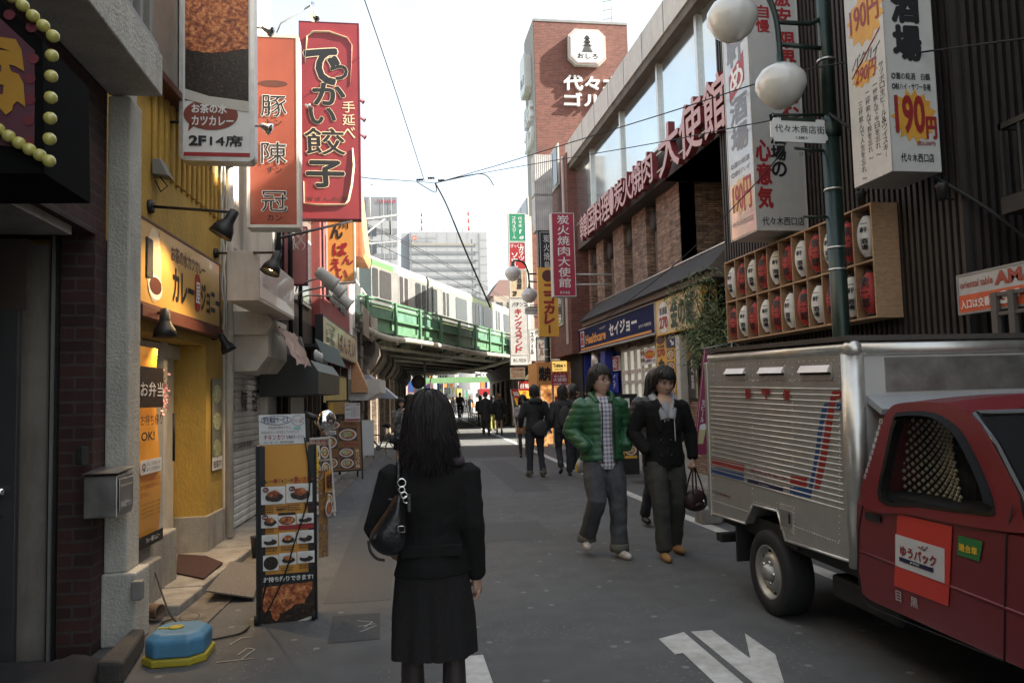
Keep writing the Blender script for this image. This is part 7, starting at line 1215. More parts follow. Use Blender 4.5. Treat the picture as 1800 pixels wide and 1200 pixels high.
mb.build('rivets',BOXL,trk)
for a,b,c_,d_ in((1277,1312,648,664),(1336,1380,646,664),(1408,1462,643,664)):
    (x0,z1),(x1,z0)=H_(a,c_),H_(b,d_);h=z1-z0;vt=flat(trk,TF,rrect(x0-.015,z0-.012,x1+.015,z1+.012,.02),BOXA,.006,'vent',.006)
    MB().hexa([TF.P(x0,z0+h*.45,.006),TF.P(x1,z0+h*.45,.006),TF.P(x1,z0+h*.45,.03),TF.P(x0,z0+h*.45,.03),TF.P(x0,z1,.006),TF.P(x1,z1,.006),TF.P(x1-.01,z1-.01,.012),TF.P(x0+.01,z1-.01,.012)]).build('hood',BOXL,vt);MB().fbox(TF,x0,x1,z0+h*.25,z0+h*.44,.0065,.009).build('slot',DARK,vt)
zc6=lambda pts:hp([(1220+a/3.87,590+b/3.87)for a,b in pts])
SB_=plain('box_stripe_blue',(.02,.07,.22),.4,metal=.2);SR_=plain('box_stripe_red',(.32,.02,.02),.4,metal=.2)
flat(trk,TF,zc6([(1000,375),(945,375),(930,420),(905,560),(870,780),(820,1040),(855,1040),(900,850),(940,600),(967,427),(1000,425)]),SR_,.003,'red_stripe');flat(trk,TF,zc6([(1000,460),(975,460),(965,505),(1000,505)]),SB_,.003,'blue_stripe')
flat(trk,TF,zc6([(918,455),(890,460),(870,500),(845,650),(815,870),(782,1032),(655,1025),(655,1072),(795,1103),(812,1000),(850,800),(880,600),(905,510)]),SB_,.002,'blue_stripe');flat(trk,TF,zc6([(660,950),(770,965),(765,1030),(655,1005)]),SR_,.0035,'red_block')
flat(trk,TF,zc6([(120,830),(345,880),(340,925),(120,880)]),SR_,.003,'red_block');flat(trk,TF,zc6([(120,890),(340,940),(338,985),(120,935)]),SB_,.003,'blue_block');flat(trk,TF,zc6([(368,968),(610,1020),(605,1058),(365,998)]),plain('navy_block',(.01,.012,.05),.4),.003,'navy_block')
def t6(s,a,b,c_,d_,m,**k):(x0,z1),(x1,z0)=[H_(1220+p/3.87,590+q/3.87)for p,q in((a,b),(c_,d_))];txt(trk,TF,s,x0,min(z0,z1),x1,max(z0,z1),m,**k)
t6('郵',355,362,392,430,SR_,c=.009,bold=.08);t6('〒',468,365,525,430,SR_,c=.009,bold=.1);t6('便',612,368,660,440,SR_,c=.009,bold=.08)
t6('JP POST',445,1008,515,1022,WHITE,c=.007,bold=.03);t6('ゆうパック',385,900,640,985,SR_,c=.009,bold=.06);t6('日本郵便のゆうパック',190,872,330,905,WHITE,c=.009,bold=.02);t6('JP 日本郵便輸送',122,1045,250,1110,plain('faded_maroon',(.14,.03,.03),.5),c=.004,bold=.02)
(x0,z1),(x1,z0)=H_(1371,884),H_(1396,938);hatch=flat(trk,TF,rect(x0,z0,x1,z1),BOXL,.005,'service_hatch',.004);flat(hatch,TF,rect(x0+.02,z0+.03,x1-.015,z1-.03),STEEL,.012,'hatch_door',.006);MB().fbox(TF,x1-.03,x1-.02,z0+.06,z0+.12,.012,.02).build('hatch_handle',DKMETAL,hatch)
mb=MB();
for a,b in zip(bot,bot[1:]):mb.tube([TF.P(a[0],a[1],.0),TF.P(b[0],b[1],.0)],.009,6)
mb.build('lower_edge_trim',BOXL,trk)
CH=mat('black_chassis',(.012,.012,.012),.7,var=.3);MB().fbox(TF,ra+.15,fa+2.4,.40,.50,-.95,-.65).build('chassis_rail',CH,trk);MB().fbox(TF,fa-.45,fa+.2,.28,.42,-.5,-.12).build('chassis_tank',CH,trk,bevel=.02);MB().fbox(TF,ra+.02,fa,.48,.62,-WD+.1,-.08).build('floor_frame',CH,trk)
(x0,z1),(x1,z0)=H_(1283,924),H_(1318,1000);MB().fbox(TF,x0+.05,x0+.07,z0,z1+.12,-.42,-.02).build('mudflap',RUBBER,trk);MB().fbox(TF,ra-.0,ra+.1,H_(1262,945)[1]-.03,H_(1262,945)[1]+.03,-WD+.1,-.02).build('rear_bumper',CH,trk)
def twheel(a,r,c=-.02,front=False):
    C_=TF.P(a,0,c);C_.z=r;n=TF.n;w=MB().lathe(C_,n,[(r*.62,-.2),(r*.9,-.2),(r*.985,-.185),(r,-.15),(r,-.04),(r*.985,-.012),(r*.93,.0),(r*.78,.004),(r*.64,-.004),(r*.62,-.02)],44,cap=False).build('wheel',mat('tyre_rubber',(.018,.018,.018),.7,var=.2),trk)
    for k in range(4):MB().lathe(C_+n*(-.055-.03*k),n,[(r*1.0008,-.003),(r*1.001,0),(r*1.0008,.003)],40,cap=False).build('tread_groove',DARK,w)
    RM=mat('silver_wheel_paint',(.42,.41,.38),.4,.6,.15,14,stain=.3);MB().lathe(C_,n,[(r*.64,-.004),(r*.62,.0),(r*.58,-.01),(r*.54,-.04),(r*.50,-.045),(r*.42,-.02),(r*.36,-.005),(r*.28,-.012),(r*.22,-.03),(r*.21,-.02),(r*.17,.02),(r*.12,.03),(.001,.032)],40,cap=False).build('rim',RM,w)
    for k in range(8):ang=k*math.pi/4+.2;q=C_+(TF.u*math.cos(ang)+TF.v*math.sin(ang))*r*.47;MB().lathe(q,n,[(.001,-.038),(.016,-.038),(.016,-.034),(.001,-.034)],10).build('rim_hole',DARK,w)
    for k in range(5):ang=k*math.pi*.4;q=C_+(TF.u*math.cos(ang)+TF.v*math.sin(ang))*r*.255;MB().lathe(q,n,[(.011,-.02),(.011,.0),(.001,.002)],6).build('wheel_nut',CHROME,w)
wa=H_(1345,1000)[0];twheel(wa,.285);twheel(wa+2.62,.285)
for a in(wa,wa+2.62):C_=TF.P(a,0,-WD+.05);C_.z=.285;MB().lathe(C_,-TF.n,[(.001,-.18),(.285,-.18),(.285,0),(.001,.0)],28).build('wheel',MT['tyre_rubber'],trk)
MB().hexa([TF.P(x,z,c)for x,z,c in((wa-.34,.5,-.55),(wa+.34,.5,-.55),(wa+.34,.5,-.06),(wa-.34,.5,-.06),(wa-.3,.62,-.55),(wa+.3,.62,-.55),(wa+.3,.62,-.06),(wa-.3,.62,-.06))]).build('wheel_well',CH,trk)
a0=H_(1500,930)[0];aF=a0+3.2;zbel0=H_(1512,862)[1];zbel1=H_(1790,905)[1];zr0=H_(1515,1058)[1];zr1=H_(1795,1172)[1]
zb_r=(zr0+zr1)/2
low=[(a0+.03,zb_r+.02),(a0+.10,zb_r),(a0+1.55,zb_r-.0)]+[(wa+2.62+.36*math.cos(math.pi*(1-k/8)),.28+.36*math.sin(math.pi*(1-k/8)))for k in range(1,8)]+[(aF,.38),(aF+.04,.55),(aF,.78),(aF-.25,.92),(a0+1.42,zbel1-.05),(a0+.02,zbel0-.05),(a0,.8),(a0-.01,.6)]
cb=MB();
def inset(pts,c):return[TF.P(a,b,c)for a,b in pts]
n_=len(low);secs=[(-.0,.0),(-.025,.0),(-WD+.06,.0),(-WD+.035,.0)]
cx_=sum(a for a,b in low)/n_;cy_=.62
def shr(pts,k):return[(cx_+(a-cx_)*(1-k*.02),cy_+(b-cy_)*(1-k*.07))for a,b in pts]
R0=[inset(shr(low,1),.0),inset(low,-.03),inset(low,-WD+.03),inset(shr(low,1),-WD)]
cb.poly(R0[0],0);cb.poly(list(reversed(R0[3])),0)
for k in range(3):
    for i in range(n_):j=(i+1)%n_;cb.poly([R0[k][j],R0[k][i],R0[k+1][i],R0[k+1][j]],0)
cab=cb.build('cab_body',TRED,trk)
DF=Fr(TF.P(0,0,.004),TF.u,TF.v)
o=MB();
for pl in([(1779,888),(1768,949),(1764,1161)],[(1521,862),(1509,925),(1507,1000),(1513,1048),(1528,1066),(1764,1161)]):o.tube([DF.P(*DF.hit(*p),-.002)for p in pl],.0035,5)
door=o.build('door_seam',DARK,trk);o=MB();o.tube([DF.P(*DF.hit(*p),-.006)for p in((1510,968),(1800,1082))],.009,6);o.build('body_crease',TRED,trk)
(x0,z1),(x1,z0)=DF.hit(1521,899),DF.hit(1549,919);flat(trk,DF,rrect(x0,z0,x1,z1,.012),mat('gloss_black',(.012,.012,.012),.15,spec=.7),.006,'door_handle',.008);flat(trk,DF,rrect(x0+.012,z0+.01,x1-.012,z1-.008,.008),DARK,.009,'handle_recess')
flat(trk,DF,[DF.hit(*p)for p in((1578,902),(1674,925),(1667,1065),(1572,1028))],mat('orange_red_decal',(.55,.045,.03),.3,var=.03),.002,'red_decal',.002);lg=[DF.hit(*p)for p in((1575,938),(1661,964),(1661,1024),(1575,993))];flat(trk,DF,lg,plain('decal_white',(.60,.59,.58),.35),.004,'white_decal')
LFu=(TF.u*(lg[1][0]-lg[0][0])+TF.v*(lg[1][1]-lg[0][1]));lf=Fr(DF.P(*lg[3],.004),LFu,DF.P(*lg[0])-DF.P(*lg[3]));lf.n=TF.n;lw,lh=LFu.length,(DF.P(*lg[0])-DF.P(*lg[3])).length
txt(trk,lf,'ゆうパック',lw*.12,lh*.38,lw*.85,lh*.70,SR_,bold=.06,c=.003);flat(trk,lf,rect(lw*.1,lh*.2,lw*.8,lh*.33),plain('navy_block',(.01,.012,.05),.4),.003,'navy_bar');txt(trk,lf,'JP POST',lw*.34,lh*.23,lw*.54,lh*.3,WHITE,c=.006);[flat(trk,lf,rect(lw*a,lh*b,lw*(a+.03),lh*(b+.04)),c_,.003,'logo_dot')for a,b,c_ in((.5,.8,SR_),(.57,.84,MT['navy_block']),(.62,.8,SR_),(.55,.77,SR_),(.66,.86,MT['navy_block']),(.6,.76,MT['navy_block']))]
gp=[DF.hit(*p)for p in((1686,940),(1728,951),(1722,986),(1683,974))];flat(trk,DF,gp,plain('sticker_green',(.03,.18,.05),.4),.003,'green_sticker');gu=TF.u*(gp[1][0]-gp[0][0])+TF.v*(gp[1][1]-gp[0][1]);gf=Fr(DF.P(*gp[3],.003),gu,TF.v);gf.n=TF.n;gw=gu.length;gh=gp[0][1]-gp[3][1];txt(trk,gf,'適合車',gw*.12,gh*.25,gw*.9,gh*.62,YELLOW,bold=.06,c=.003)
for s_,a,b,c_,d_ in(('目',1575,1036,1585,1058),('黒',1601,1047,1615,1070)):(x0,z1),(x1,z0)=DF.hit(a,b),DF.hit(c_,d_);txt(trk,DF,s_,x0,z0,x1,z1,plain('pale_letter',(.45,.40,.38),.5),c=.003)
gb=TF.P(a0,(zbel0+zbel1)/2,0);gv=(TF.v-TF.n*.20).normalized();GF=Fr(gb,TF.u,gv);gh_=lambda p:GF.hit(*p)
win=[gh_(p)for p in((1546,880),(1556,800),(1572,736),(1592,724),(1645,726),(1685,752),(1712,795),(1740,858),(1749,892),(1744,906),(1690,901),(1615,891))]
outl=[gh_(p)for p in((1514,886),(1540,770),(1560,722),(1585,708),(1655,708),(1706,728),(1745,785),(1792,872),(1808,912),(1802,936),(1700,924),(1600,904))]
def csm(p,n=4):
    out=[]
    for i in range(len(p)):
        a,b,c_,d_=[Vector(p[(i+k)%len(p)])for k in(-1,0,1,2)]
        for q in range(n):t=q/n;out.append(tuple(.5*((2*b)+(c_-a)*t+(2*a-5*b+4*c_-d_)*t*t+(3*b-a-3*c_+d_)*t*t*t)))
    return out
win=csm(win);outs_=csm(outl)
def ring(par,f,o_,i_,c0,c1,m,name):
    mb=MB();n=len(o_)
    for k in range(n):
        j=(k+1)%n;mb.poly([f.P(*o_[j],c1),f.P(*o_[k],c1),f.P(*i_[k],c1),f.P(*i_[j],c1)]);mb.poly([f.P(*o_[k],c0),f.P(*o_[j],c0),f.P(*i_[j],c0),f.P(*i_[k],c0)]);mb.poly([f.P(*o_[k],c0),f.P(*o_[k],c1),f.P(*o_[j],c1),f.P(*o_[j],c0)]);mb.poly([f.P(*i_[k],c1),f.P(*i_[k],c0),f.P(*i_[j],c0),f.P(*i_[j],c1)])
    return mb.build(name,m,par)
ring(trk,GF,outs_,win,-.05,0,TRED,'window_surround');wc=(sum(a for a,b in win)/48,sum(b for a,b in win)/48);win2=[(wc[0]+(a-wc[0])*.94,wc[1]+(b-wc[1])*.92)for a,b in win];ring(trk,GF,win,win2,-.045,.004,MT['gloss_black'],'window_seal')
flat(trk,GF,win2,mat('side_glass',(.02,.022,.022),.05,alpha=.12,var=0,spec=.6),-.02,'side_window',.003)
vis=win[8:33];visi=[(wc[0]+(a-wc[0])*.92,wc[1]+(b-wc[1])*.90)for a,b in vis];mb=MB();[mb.poly([GF.P(*vis[k+1],.012),GF.P(*vis[k],.012),GF.P(*visi[k],.035),GF.P(*visi[k+1],.035)])for k in range(24)];[mb.poly([GF.P(*vis[k],.006),GF.P(*vis[k+1],.006),GF.P(*visi[k+1],.030),GF.P(*visi[k],.030)])for k in range(24)];mb.build('wind_deflector',mat('smoked_plastic',(.012,.013,.014),.7,spec=.1),trk)
WR=WD-.36;ra_=outl[3][0];rb_=outl[5][0];zr_=outl[4][1]
rt_=[(outl[3][0],outl[3][1]-.01),(outl[4][0],outl[4][1]),(outl[5][0]-.02,outl[5][1]-.0)];up3=[]
def RP(a,b,k):p=GF.P(a,b,0);return p-TF.n*(k*WR)+TF.v*(.035*math.sin(math.pi*k))
mb=MB();K=8;P3=[outl[2],outl[3],outl[4],outl[5]]
for i in range(3):
    for k in range(K):mb.poly([RP(*P3[i],k/K),RP(*P3[i+1],k/K),RP(*P3[i+1],(k+1)/K),RP(*P3[i],(k+1)/K)],0,True)
mb.build('roof',TRED,trk)
mb=MB();a_,b_=outl[5],outl[8];pr=[RP(*a_,0),RP(*b_,0),RP(*b_,1)+TF.n*-.3,RP(*a_,1)];mb.poly(pr);mb.poly([p-TF.u*.01 for p in reversed(pr)]);mb.build('windscreen',mat('windscreen_glass',(.015,.017,.018),.05,alpha=.8,var=0,spec=.9),trk);mb=MB().tube([RP(*outl[5],.02),RP(*outl[6],.02),RP(*outl[7],.015),RP(*outl[8],.0)],.018,6).tube([RP(*outl[5],.02),RP(*outl[5],1)],.016,6);mb.build('windscreen_seal',MT['gloss_black'],trk)
mb=MB();pr=[GF.P(*outl[0],-.05),GF.P(*outl[2],-.05),RP(*outl[2],1),GF.P(*outl[0],-.05)-TF.n*(WD-.2)];mb.poly(pr);mb.poly(list(reversed([p-TF.u*.02 for p in pr])));mb.build('rear_panel',TRED,trk)
mb=MB();pr=[GF.P(*outl[0],-.05)-TF.n*(WD-.2),RP(*outl[2],1),RP(*outl[5],1),GF.P(*outl[8],-.05)-TF.n*(WD-.2)];mb.poly(pr);mb.build('far_window',MT['side_glass'],trk)
sa=GF.hit(1603,800)[0]+a0;Bd=mat('wooden_beads',(.75,.66,.46),.45);mb=MB();mb2=MB()
for r_ in range(22):
    for c_ in range(17):
        t_=r_/21;wx=.25*(1-.15*t_+.0)*(1 if t_<.8 else 1.05);a=sa-.10+(c_/16-.5)*2*wx*.85-.02*t_;
        if(r_+c_)%2==0:mb.mesh(*[(lambda P,s:([P+Vector(d)*s for d in((1,0,0),(-1,0,0),(0,1,0),(0,-1,0),(0,0,1),(0,0,-1))],[(0,2,4),(2,1,4),(1,3,4),(3,0,4),(2,0,5),(1,2,5),(3,1,5),(0,3,5)]))(TF.P(a+a0*0,zbel0-.06+t_*.44,-.22-.05*math.sin(c_/16*math.pi)+.02*t_),.0135)][0],0,True)
mb.build('beaded_seat_cover',Bd,trk);MB().fbox(TF,a0+.12,a0+1.35,zbel1-.25,zbel0-.0,-.5,-.052).build('inner_door_panel',mat('dark_seat',(.02,.02,.022),.8),trk);MB().fbox(TF,sa-.30,sa+.10,zbel0-.3,zbel0+.40,-.75,-.30).build('seat',mat('dark_seat',(.02,.02,.022),.8),trk,bevel=.05)
q0=TF.P(sa+.62,zbel0+.02,-.45);MB().tube([q0+(TF.n*math.cos(k/20*6.283)*.18+(TF.v*.8+TF.u*.5)*math.sin(k/20*6.283)*.18)for k in range(21)],.014,6,cap=False).build('steering_wheel',DKMETAL,trk)
L0=GF.hit(1551,735);L1=GF.hit(1520,842);n9='日本郵便輸送株式会社'
for i,ch in enumerate(n9):t_=(i+.5)/len(n9);a=L0[0]+(L1[0]-L0[0])*t_-.0;b=L0[1]+(L1[1]-L0[1])*t_;txt(trk,GF,ch,a-.012,b-.014,a+.014,b+.014,plain('decal_white',(.6,.59,.58),.35),c=.004,bold=.03)
MB().hexa([TF.P(fa+.015,zt_-.30,-.10),TF.P(fa+.14,zt_-.36,-.10),TF.P(fa+.14,zt_-.36,-WD+.1),TF.P(fa+.015,zt_-.30,-WD+.1),TF.P(fa+.015,zt_-.26,-.10),TF.P(fa+.15,zt_-.33,-.10),TF.P(fa+.15,zt_-.33,-WD+.1),TF.P(fa+.015,zt_-.26,-WD+.1)]).build('front_deflector',mat('grey_blue_metal',(.36,.37,.38),.5,.3),trk)
MB().fbox(TF,fa+.013,fa+.02,zt_-.24,zt_-.05,-WD+.15,-.22).build('reflector_panel',STEEL,trk)
for c_ in(-.2,-WD+.2):MB().ball(TF.P(aF+.01,.68,c_),.08,8).build('headlight',WHITE,trk)
# ================================================================ PEOPLE
def bake(bm_,vox,sm=2,fac=.5):
    """union the overlapping closed lofts of bm_ into one continuous surface"""
    me=bpy.data.meshes.new('tmp');me.from_pydata([tuple(v)for v in bm_.v],[],bm_.f);o=bpy.data.objects.new('tmp',me);COL.objects.link(o)
    m=o.modifiers.new('r','REMESH');m.mode='VOXEL';m.voxel_size=vox
    if sm:s=o.modifiers.new('s','SMOOTH');s.iterations=sm;s.factor=fac
    dg=bpy.context.evaluated_depsgraph_get();e=bpy.data.meshes.new_from_object(o.evaluated_get(dg));vs=[v.co.copy()for v in e.vertices];ns=[v.normal.copy()for v in e.vertices];fs=[tuple(p.vertices)for p in e.polygons]
    bpy.data.objects.remove(o);bpy.data.meshes.remove(me);bpy.data.meshes.remove(e);return vs,ns,fs
def loft(mb,rings,seg=14):
    """rings: (x, y, z, rx, ry) horizontal ellipses, bottom to top"""
    b=len(mb.v);n=len(rings)
    for x,y,z,rx,ry in rings:
        for k in range(seg):a=2*math.pi*k/seg;mb.v.append(Vector((x+rx*math.cos(a),y+ry*math.sin(a),z)))
    for i in range(n-1):
        for k in range(seg):j=(k+1)%seg;mb.f.append((b+i*seg+k,b+i*seg+j,b+(i+1)*seg+j,b+(i+1)*seg+k));mb.m.append(0);mb.sm.append(True)
    mb.f.append(tuple(b+k for k in reversed(range(seg))));mb.f.append(tuple(b+(n-1)*seg+k for k in range(seg)));mb.m+=[0,0];mb.sm+=[True,True]
def limb(mb,pts,rs):
    """tapered limb with round joints"""
    P=[Vector(p)for p in pts];out,rr=[],[]
    for i in range(len(P)-1):
        for k in range(4):t=k/4;out.append(P[i].lerp(P[i+1],t));rr.append(rs[i]+(rs[i+1]-rs[i])*t)
    out.append(P[-1]);rr.append(rs[-1]);mb.tube([out[0]-(out[1]-out[0]).normalized()*rr[0]*.6]+out+[out[-1]+(out[-1]-out[-2]).normalized()*rr[-1]*.4],[rr[0]*.5]+rr+[rr[-1]*.6],12)
SKIN=mat('skin',(.50,.31,.225),.5,var=.08,sc=18,spec=.4);HAIRM=mat('black_hair',(.010,.008,.007),.42,var=.3,sc=60,spec=.5)
def head_mesh(mb,T,k=1.):
    nu,nv=40,30;b=len(mb.v)
    for i in range(nv+1):
        th=math.pi*i/nv
        for j in range(nu):
            ph=2*math.pi*j/nu;d=Vector((math.sin(th)*math.cos(ph),math.sin(th)*math.sin(ph),math.cos(th)));x,y,z=d.x*.074,d.y*.092,d.z*.118
            if z<0:q=-z/.118;x*=1-.34*q**1.5;y=y*(1-.22*q**2)+.012*q
            if d.y>0:
                g=lambda cx,cz,sx,sz:math.exp(-((abs(x)-cx)/sx)**2-((z-cz)/sz)**2);y-=.012*d.y**3
                y+=.022*math.exp(-(x/.011)**2)*math.exp(-((z+.022)/.02)**2)+.008*math.exp(-(x/.009)**2-((z-.005)/.03)**2)-.009*g(.031,.010,.014,.012)+.004*g(.03,.034,.022,.009)+.006*math.exp(-(x/.022)**2-((z+.058)/.006)**2)+.005*math.exp(-(x/.02)**2-((z+.070)/.006)**2)-.004*math.exp(-(x/.02)**2-((z+.064)/.003)**2)+.008*math.exp(-(x/.02)**2-((z+.098)/.014)**2)+.004*g(.045,-.02,.018,.02)
            mb.v.append(T@(Vector((x,y,z))*k))
    for i in range(nv):
        for j in range(nu):j2=(j+1)%nu;mb.f.append((b+i*nu+j,b+(i+1)*nu+j,b+(i+1)*nu+j2,b+i*nu+j2));mb.m.append(0);mb.sm.append(True)
    for s in(-1,1):mb.mesh(*ellip(T,(s*.076,-.004,-.008),(.010,.018,.03),k),0,True)
def ellip(T,c,r,k=1.,n=8):
    vs=[];fs=[]
    for i in range(n+1):
        for j in range(2*n):th=math.pi*i/n;ph=math.pi*j/n;vs.append(T@(Vector((c[0]+r[0]*math.sin(th)*math.cos(ph),c[1]+r[1]*math.sin(th)*math.sin(ph),c[2]+r[2]*math.cos(th)))*k))
    for i in range(n):
        for j in range(2*n):j2=(j+1)%(2*n);fs.append((i*2*n+j,(i+1)*2*n+j,(i+1)*2*n+j2,i*2*n+j2))
    return vs,fs
def hair(par,T,k,style,m=HAIRM,sd=1,n=340):
    rs=random.Random(sd);S=dict(short=(.075,.115,1.07),messy=(.10,.15,1.12),bob=(.105,.16,1.38),long=(.26,.36,1.12),crop=(.03,.05,1.04))[style];fl=1 if style in('bob','long')else 0
    E=lambda th,ph,s:Vector((math.sin(th)*math.cos(ph)*.079*s,math.sin(th)*math.sin(ph)*.097*s-.004,math.cos(th)*.118*s+.004))
    def lim(ph):
        f=math.sin(ph);return .92 if f>.75 else(.92+(.75-f)*1.4 if f>0 else 2.0+.15*(-f))
    mb=MB();nu,nv=32,20;idx={}
    for i in range(nv+1):
        for j in range(nu):ph=2*math.pi*j/nu;th=lim(ph)*i/nv;idx[i,j]=len(mb.v);mb.v.append(T@(E(th,ph,S[2]*.985-.03*(i/nv)**3)*k))
    for i in range(nv):
        for j in range(nu):mb.f.append((idx[i,j],idx[i+1,j],idx[i+1,(j+1)%nu],idx[i,(j+1)%nu]));mb.m.append(0);mb.sm.append(True)
    for _ in range(n):
        ph=rs.uniform(0,6.283);th=lim(ph)*math.sqrt(rs.random())*.98;L=rs.uniform(S[0],S[1])*(1 if math.sin(ph)<.5 or style=='messy' else .75);pts=[];r0_=S[2]*rs.uniform(.97,1.05);ph2=ph+rs.uniform(-.25,.25);p=None;st=7;sp_=math.sin(ph);tmax=9 if fl and sp_<.35 else(1.08+.14*rs.random()if sp_>.35 else((1.45 if not fl else 9)if sp_>-.2 else 2.1))
        for q in range(st):
            if th>tmax and len(pts)>2:break
            if th<1.75 or p is None:p=E(th,ph+(ph2-ph)*q/st,r0_+.02*q/st*(1+fl));th+=L/st/.1
            else:p=p+Vector((math.cos(ph)*.12,math.sin(ph)*.12,-1)).normalized()*(L/st)+Vector((math.cos(ph),math.sin(ph),0))*(.004*(q-3)*fl*rs.random())
            pts.append(T@(p*k))
        w=rs.uniform(.006,.011)*k*(.30 if n>1000 else(.75 if n>500 else 1));mb.tube(pts,([w*.8,w,w,w*.9,w*.7,w*.5,w*.12]if len(pts)==7 else[w*.8]+[w]*(len(pts)-2)+[w*.2]),5,cap=False)
    if fl:q_=S[2]/1.12;loft_=[(0,-.03,-.115,.085*q_,.06*q_),(0,-.03,-.10,.10*q_,.085*q_),(0,-.025,-.03,.094*q_,.09*q_),(0,-.01,.05,.08*q_,.085*q_)];t_=MB();loft(t_,loft_);mb.mesh([T@(v*k)for v in t_.v],t_.f,0,True)
    return mb.build('hair',m,par)
def face(par,T,k,glasses=False,down=False):
    D=mat('dark_eye',(.012,.009,.008),.3);mb=MB()
    for s in(-1,1):mb=MB();mb.mesh(*ellip(T,(s*.031,.0745,.0105),(.0135,.005,.0028 if down else .0045),k,6),0,True);mb.mesh(*ellip(T,(s*.031,.0775,.0105),(.0048,.004,.0028 if down else .0046),k,5),1,True);mb.mesh(*ellip(T,(s*.031,.0765,.0165),(.0155,.004,.002),k,5),1,True);mb.build('eye',[plain('eye_white',(.5,.46,.42),.3),D],par)
    for s in(-1,1):MB().mesh(*ellip(T,(s*.031,.080,.0315),(.017,.004,.0034),k,5),0,True).build('eyebrow',HAIRM,par)
    MB().mesh(*ellip(T,(0,.0775,-.0645),(.020,.008,.0062),k,6),0,True).build('mouth',mat('lips',(.30,.12,.095),.5),par)
    if glasses:
        for s in(-1,1):MB().tube([T@(Vector((s*.032+.024*math.cos(a*.5236),.094,.008+.016*math.sin(a*.5236)))*k)for a in range(13)],.0022,5,cap=False).build('lens_rim',BLACK,par)
        MB().tube([T@(Vector(p)*k)for p in((-.056,.092,.012),(-.08,.04,.012),(-.08,-.01,.005))],.0022,5).tube([T@(Vector(p)*k)for p in((.056,.092,.012),(.08,.04,.012),(.08,-.01,.005))],.0022,5).tube([T@(Vector(p)*k)for p in((-.009,.094,.011),(.009,.094,.011))],.0022,5).build('glasses_frame',BLACK,par)
def hand(mb,w,d,side,curl=.5,palm_n=None,k=1.):
    """palm, four fingers and a thumb leaving its side; w wrist, d direction of the hand"""
    w=Vector(w);d=Vector(d).normalized();pn=Vector(palm_n or(side*-1,0,0));pn=(pn-d*pn.dot(d)).normalized();s=d.cross(pn)
    mb.tube([w-d*.02*k,w+d*.02*k,w+d*.06*k,w+d*.085*k],[.022*k,.030*k,.034*k,.028*k],10,sy=.5)
    for i,(L,o_)in enumerate(((.068,.027),(.077,.009),(.071,-.009),(.056,-.026))):
        p=w+d*.078*k+s*o_*k;q=p+(d*math.cos(curl)+pn*math.sin(curl))*L*.45*k;r=q+(d*math.cos(curl*2.1)+pn*math.sin(curl*2.1))*L*.33*k;e=r+(d*math.cos(curl*2.9)+pn*math.sin(curl*2.9))*L*.25*k;mb.tube([p-d*.02*k,p,q,r,e],[.0095*k,.0095*k,.0085*k,.008*k,.0055*k],7)
    p=w+d*.025*k+s*.024*k;q=p+(d*.6+s*.7+pn*.35).normalized()*.04*k;r=q+(d*.8+s*.25+pn*.5).normalized()*.03*k;mb.tube([p-s*.01*k,p,q,r],[.011*k,.012*k,.0105*k,.007*k],7)
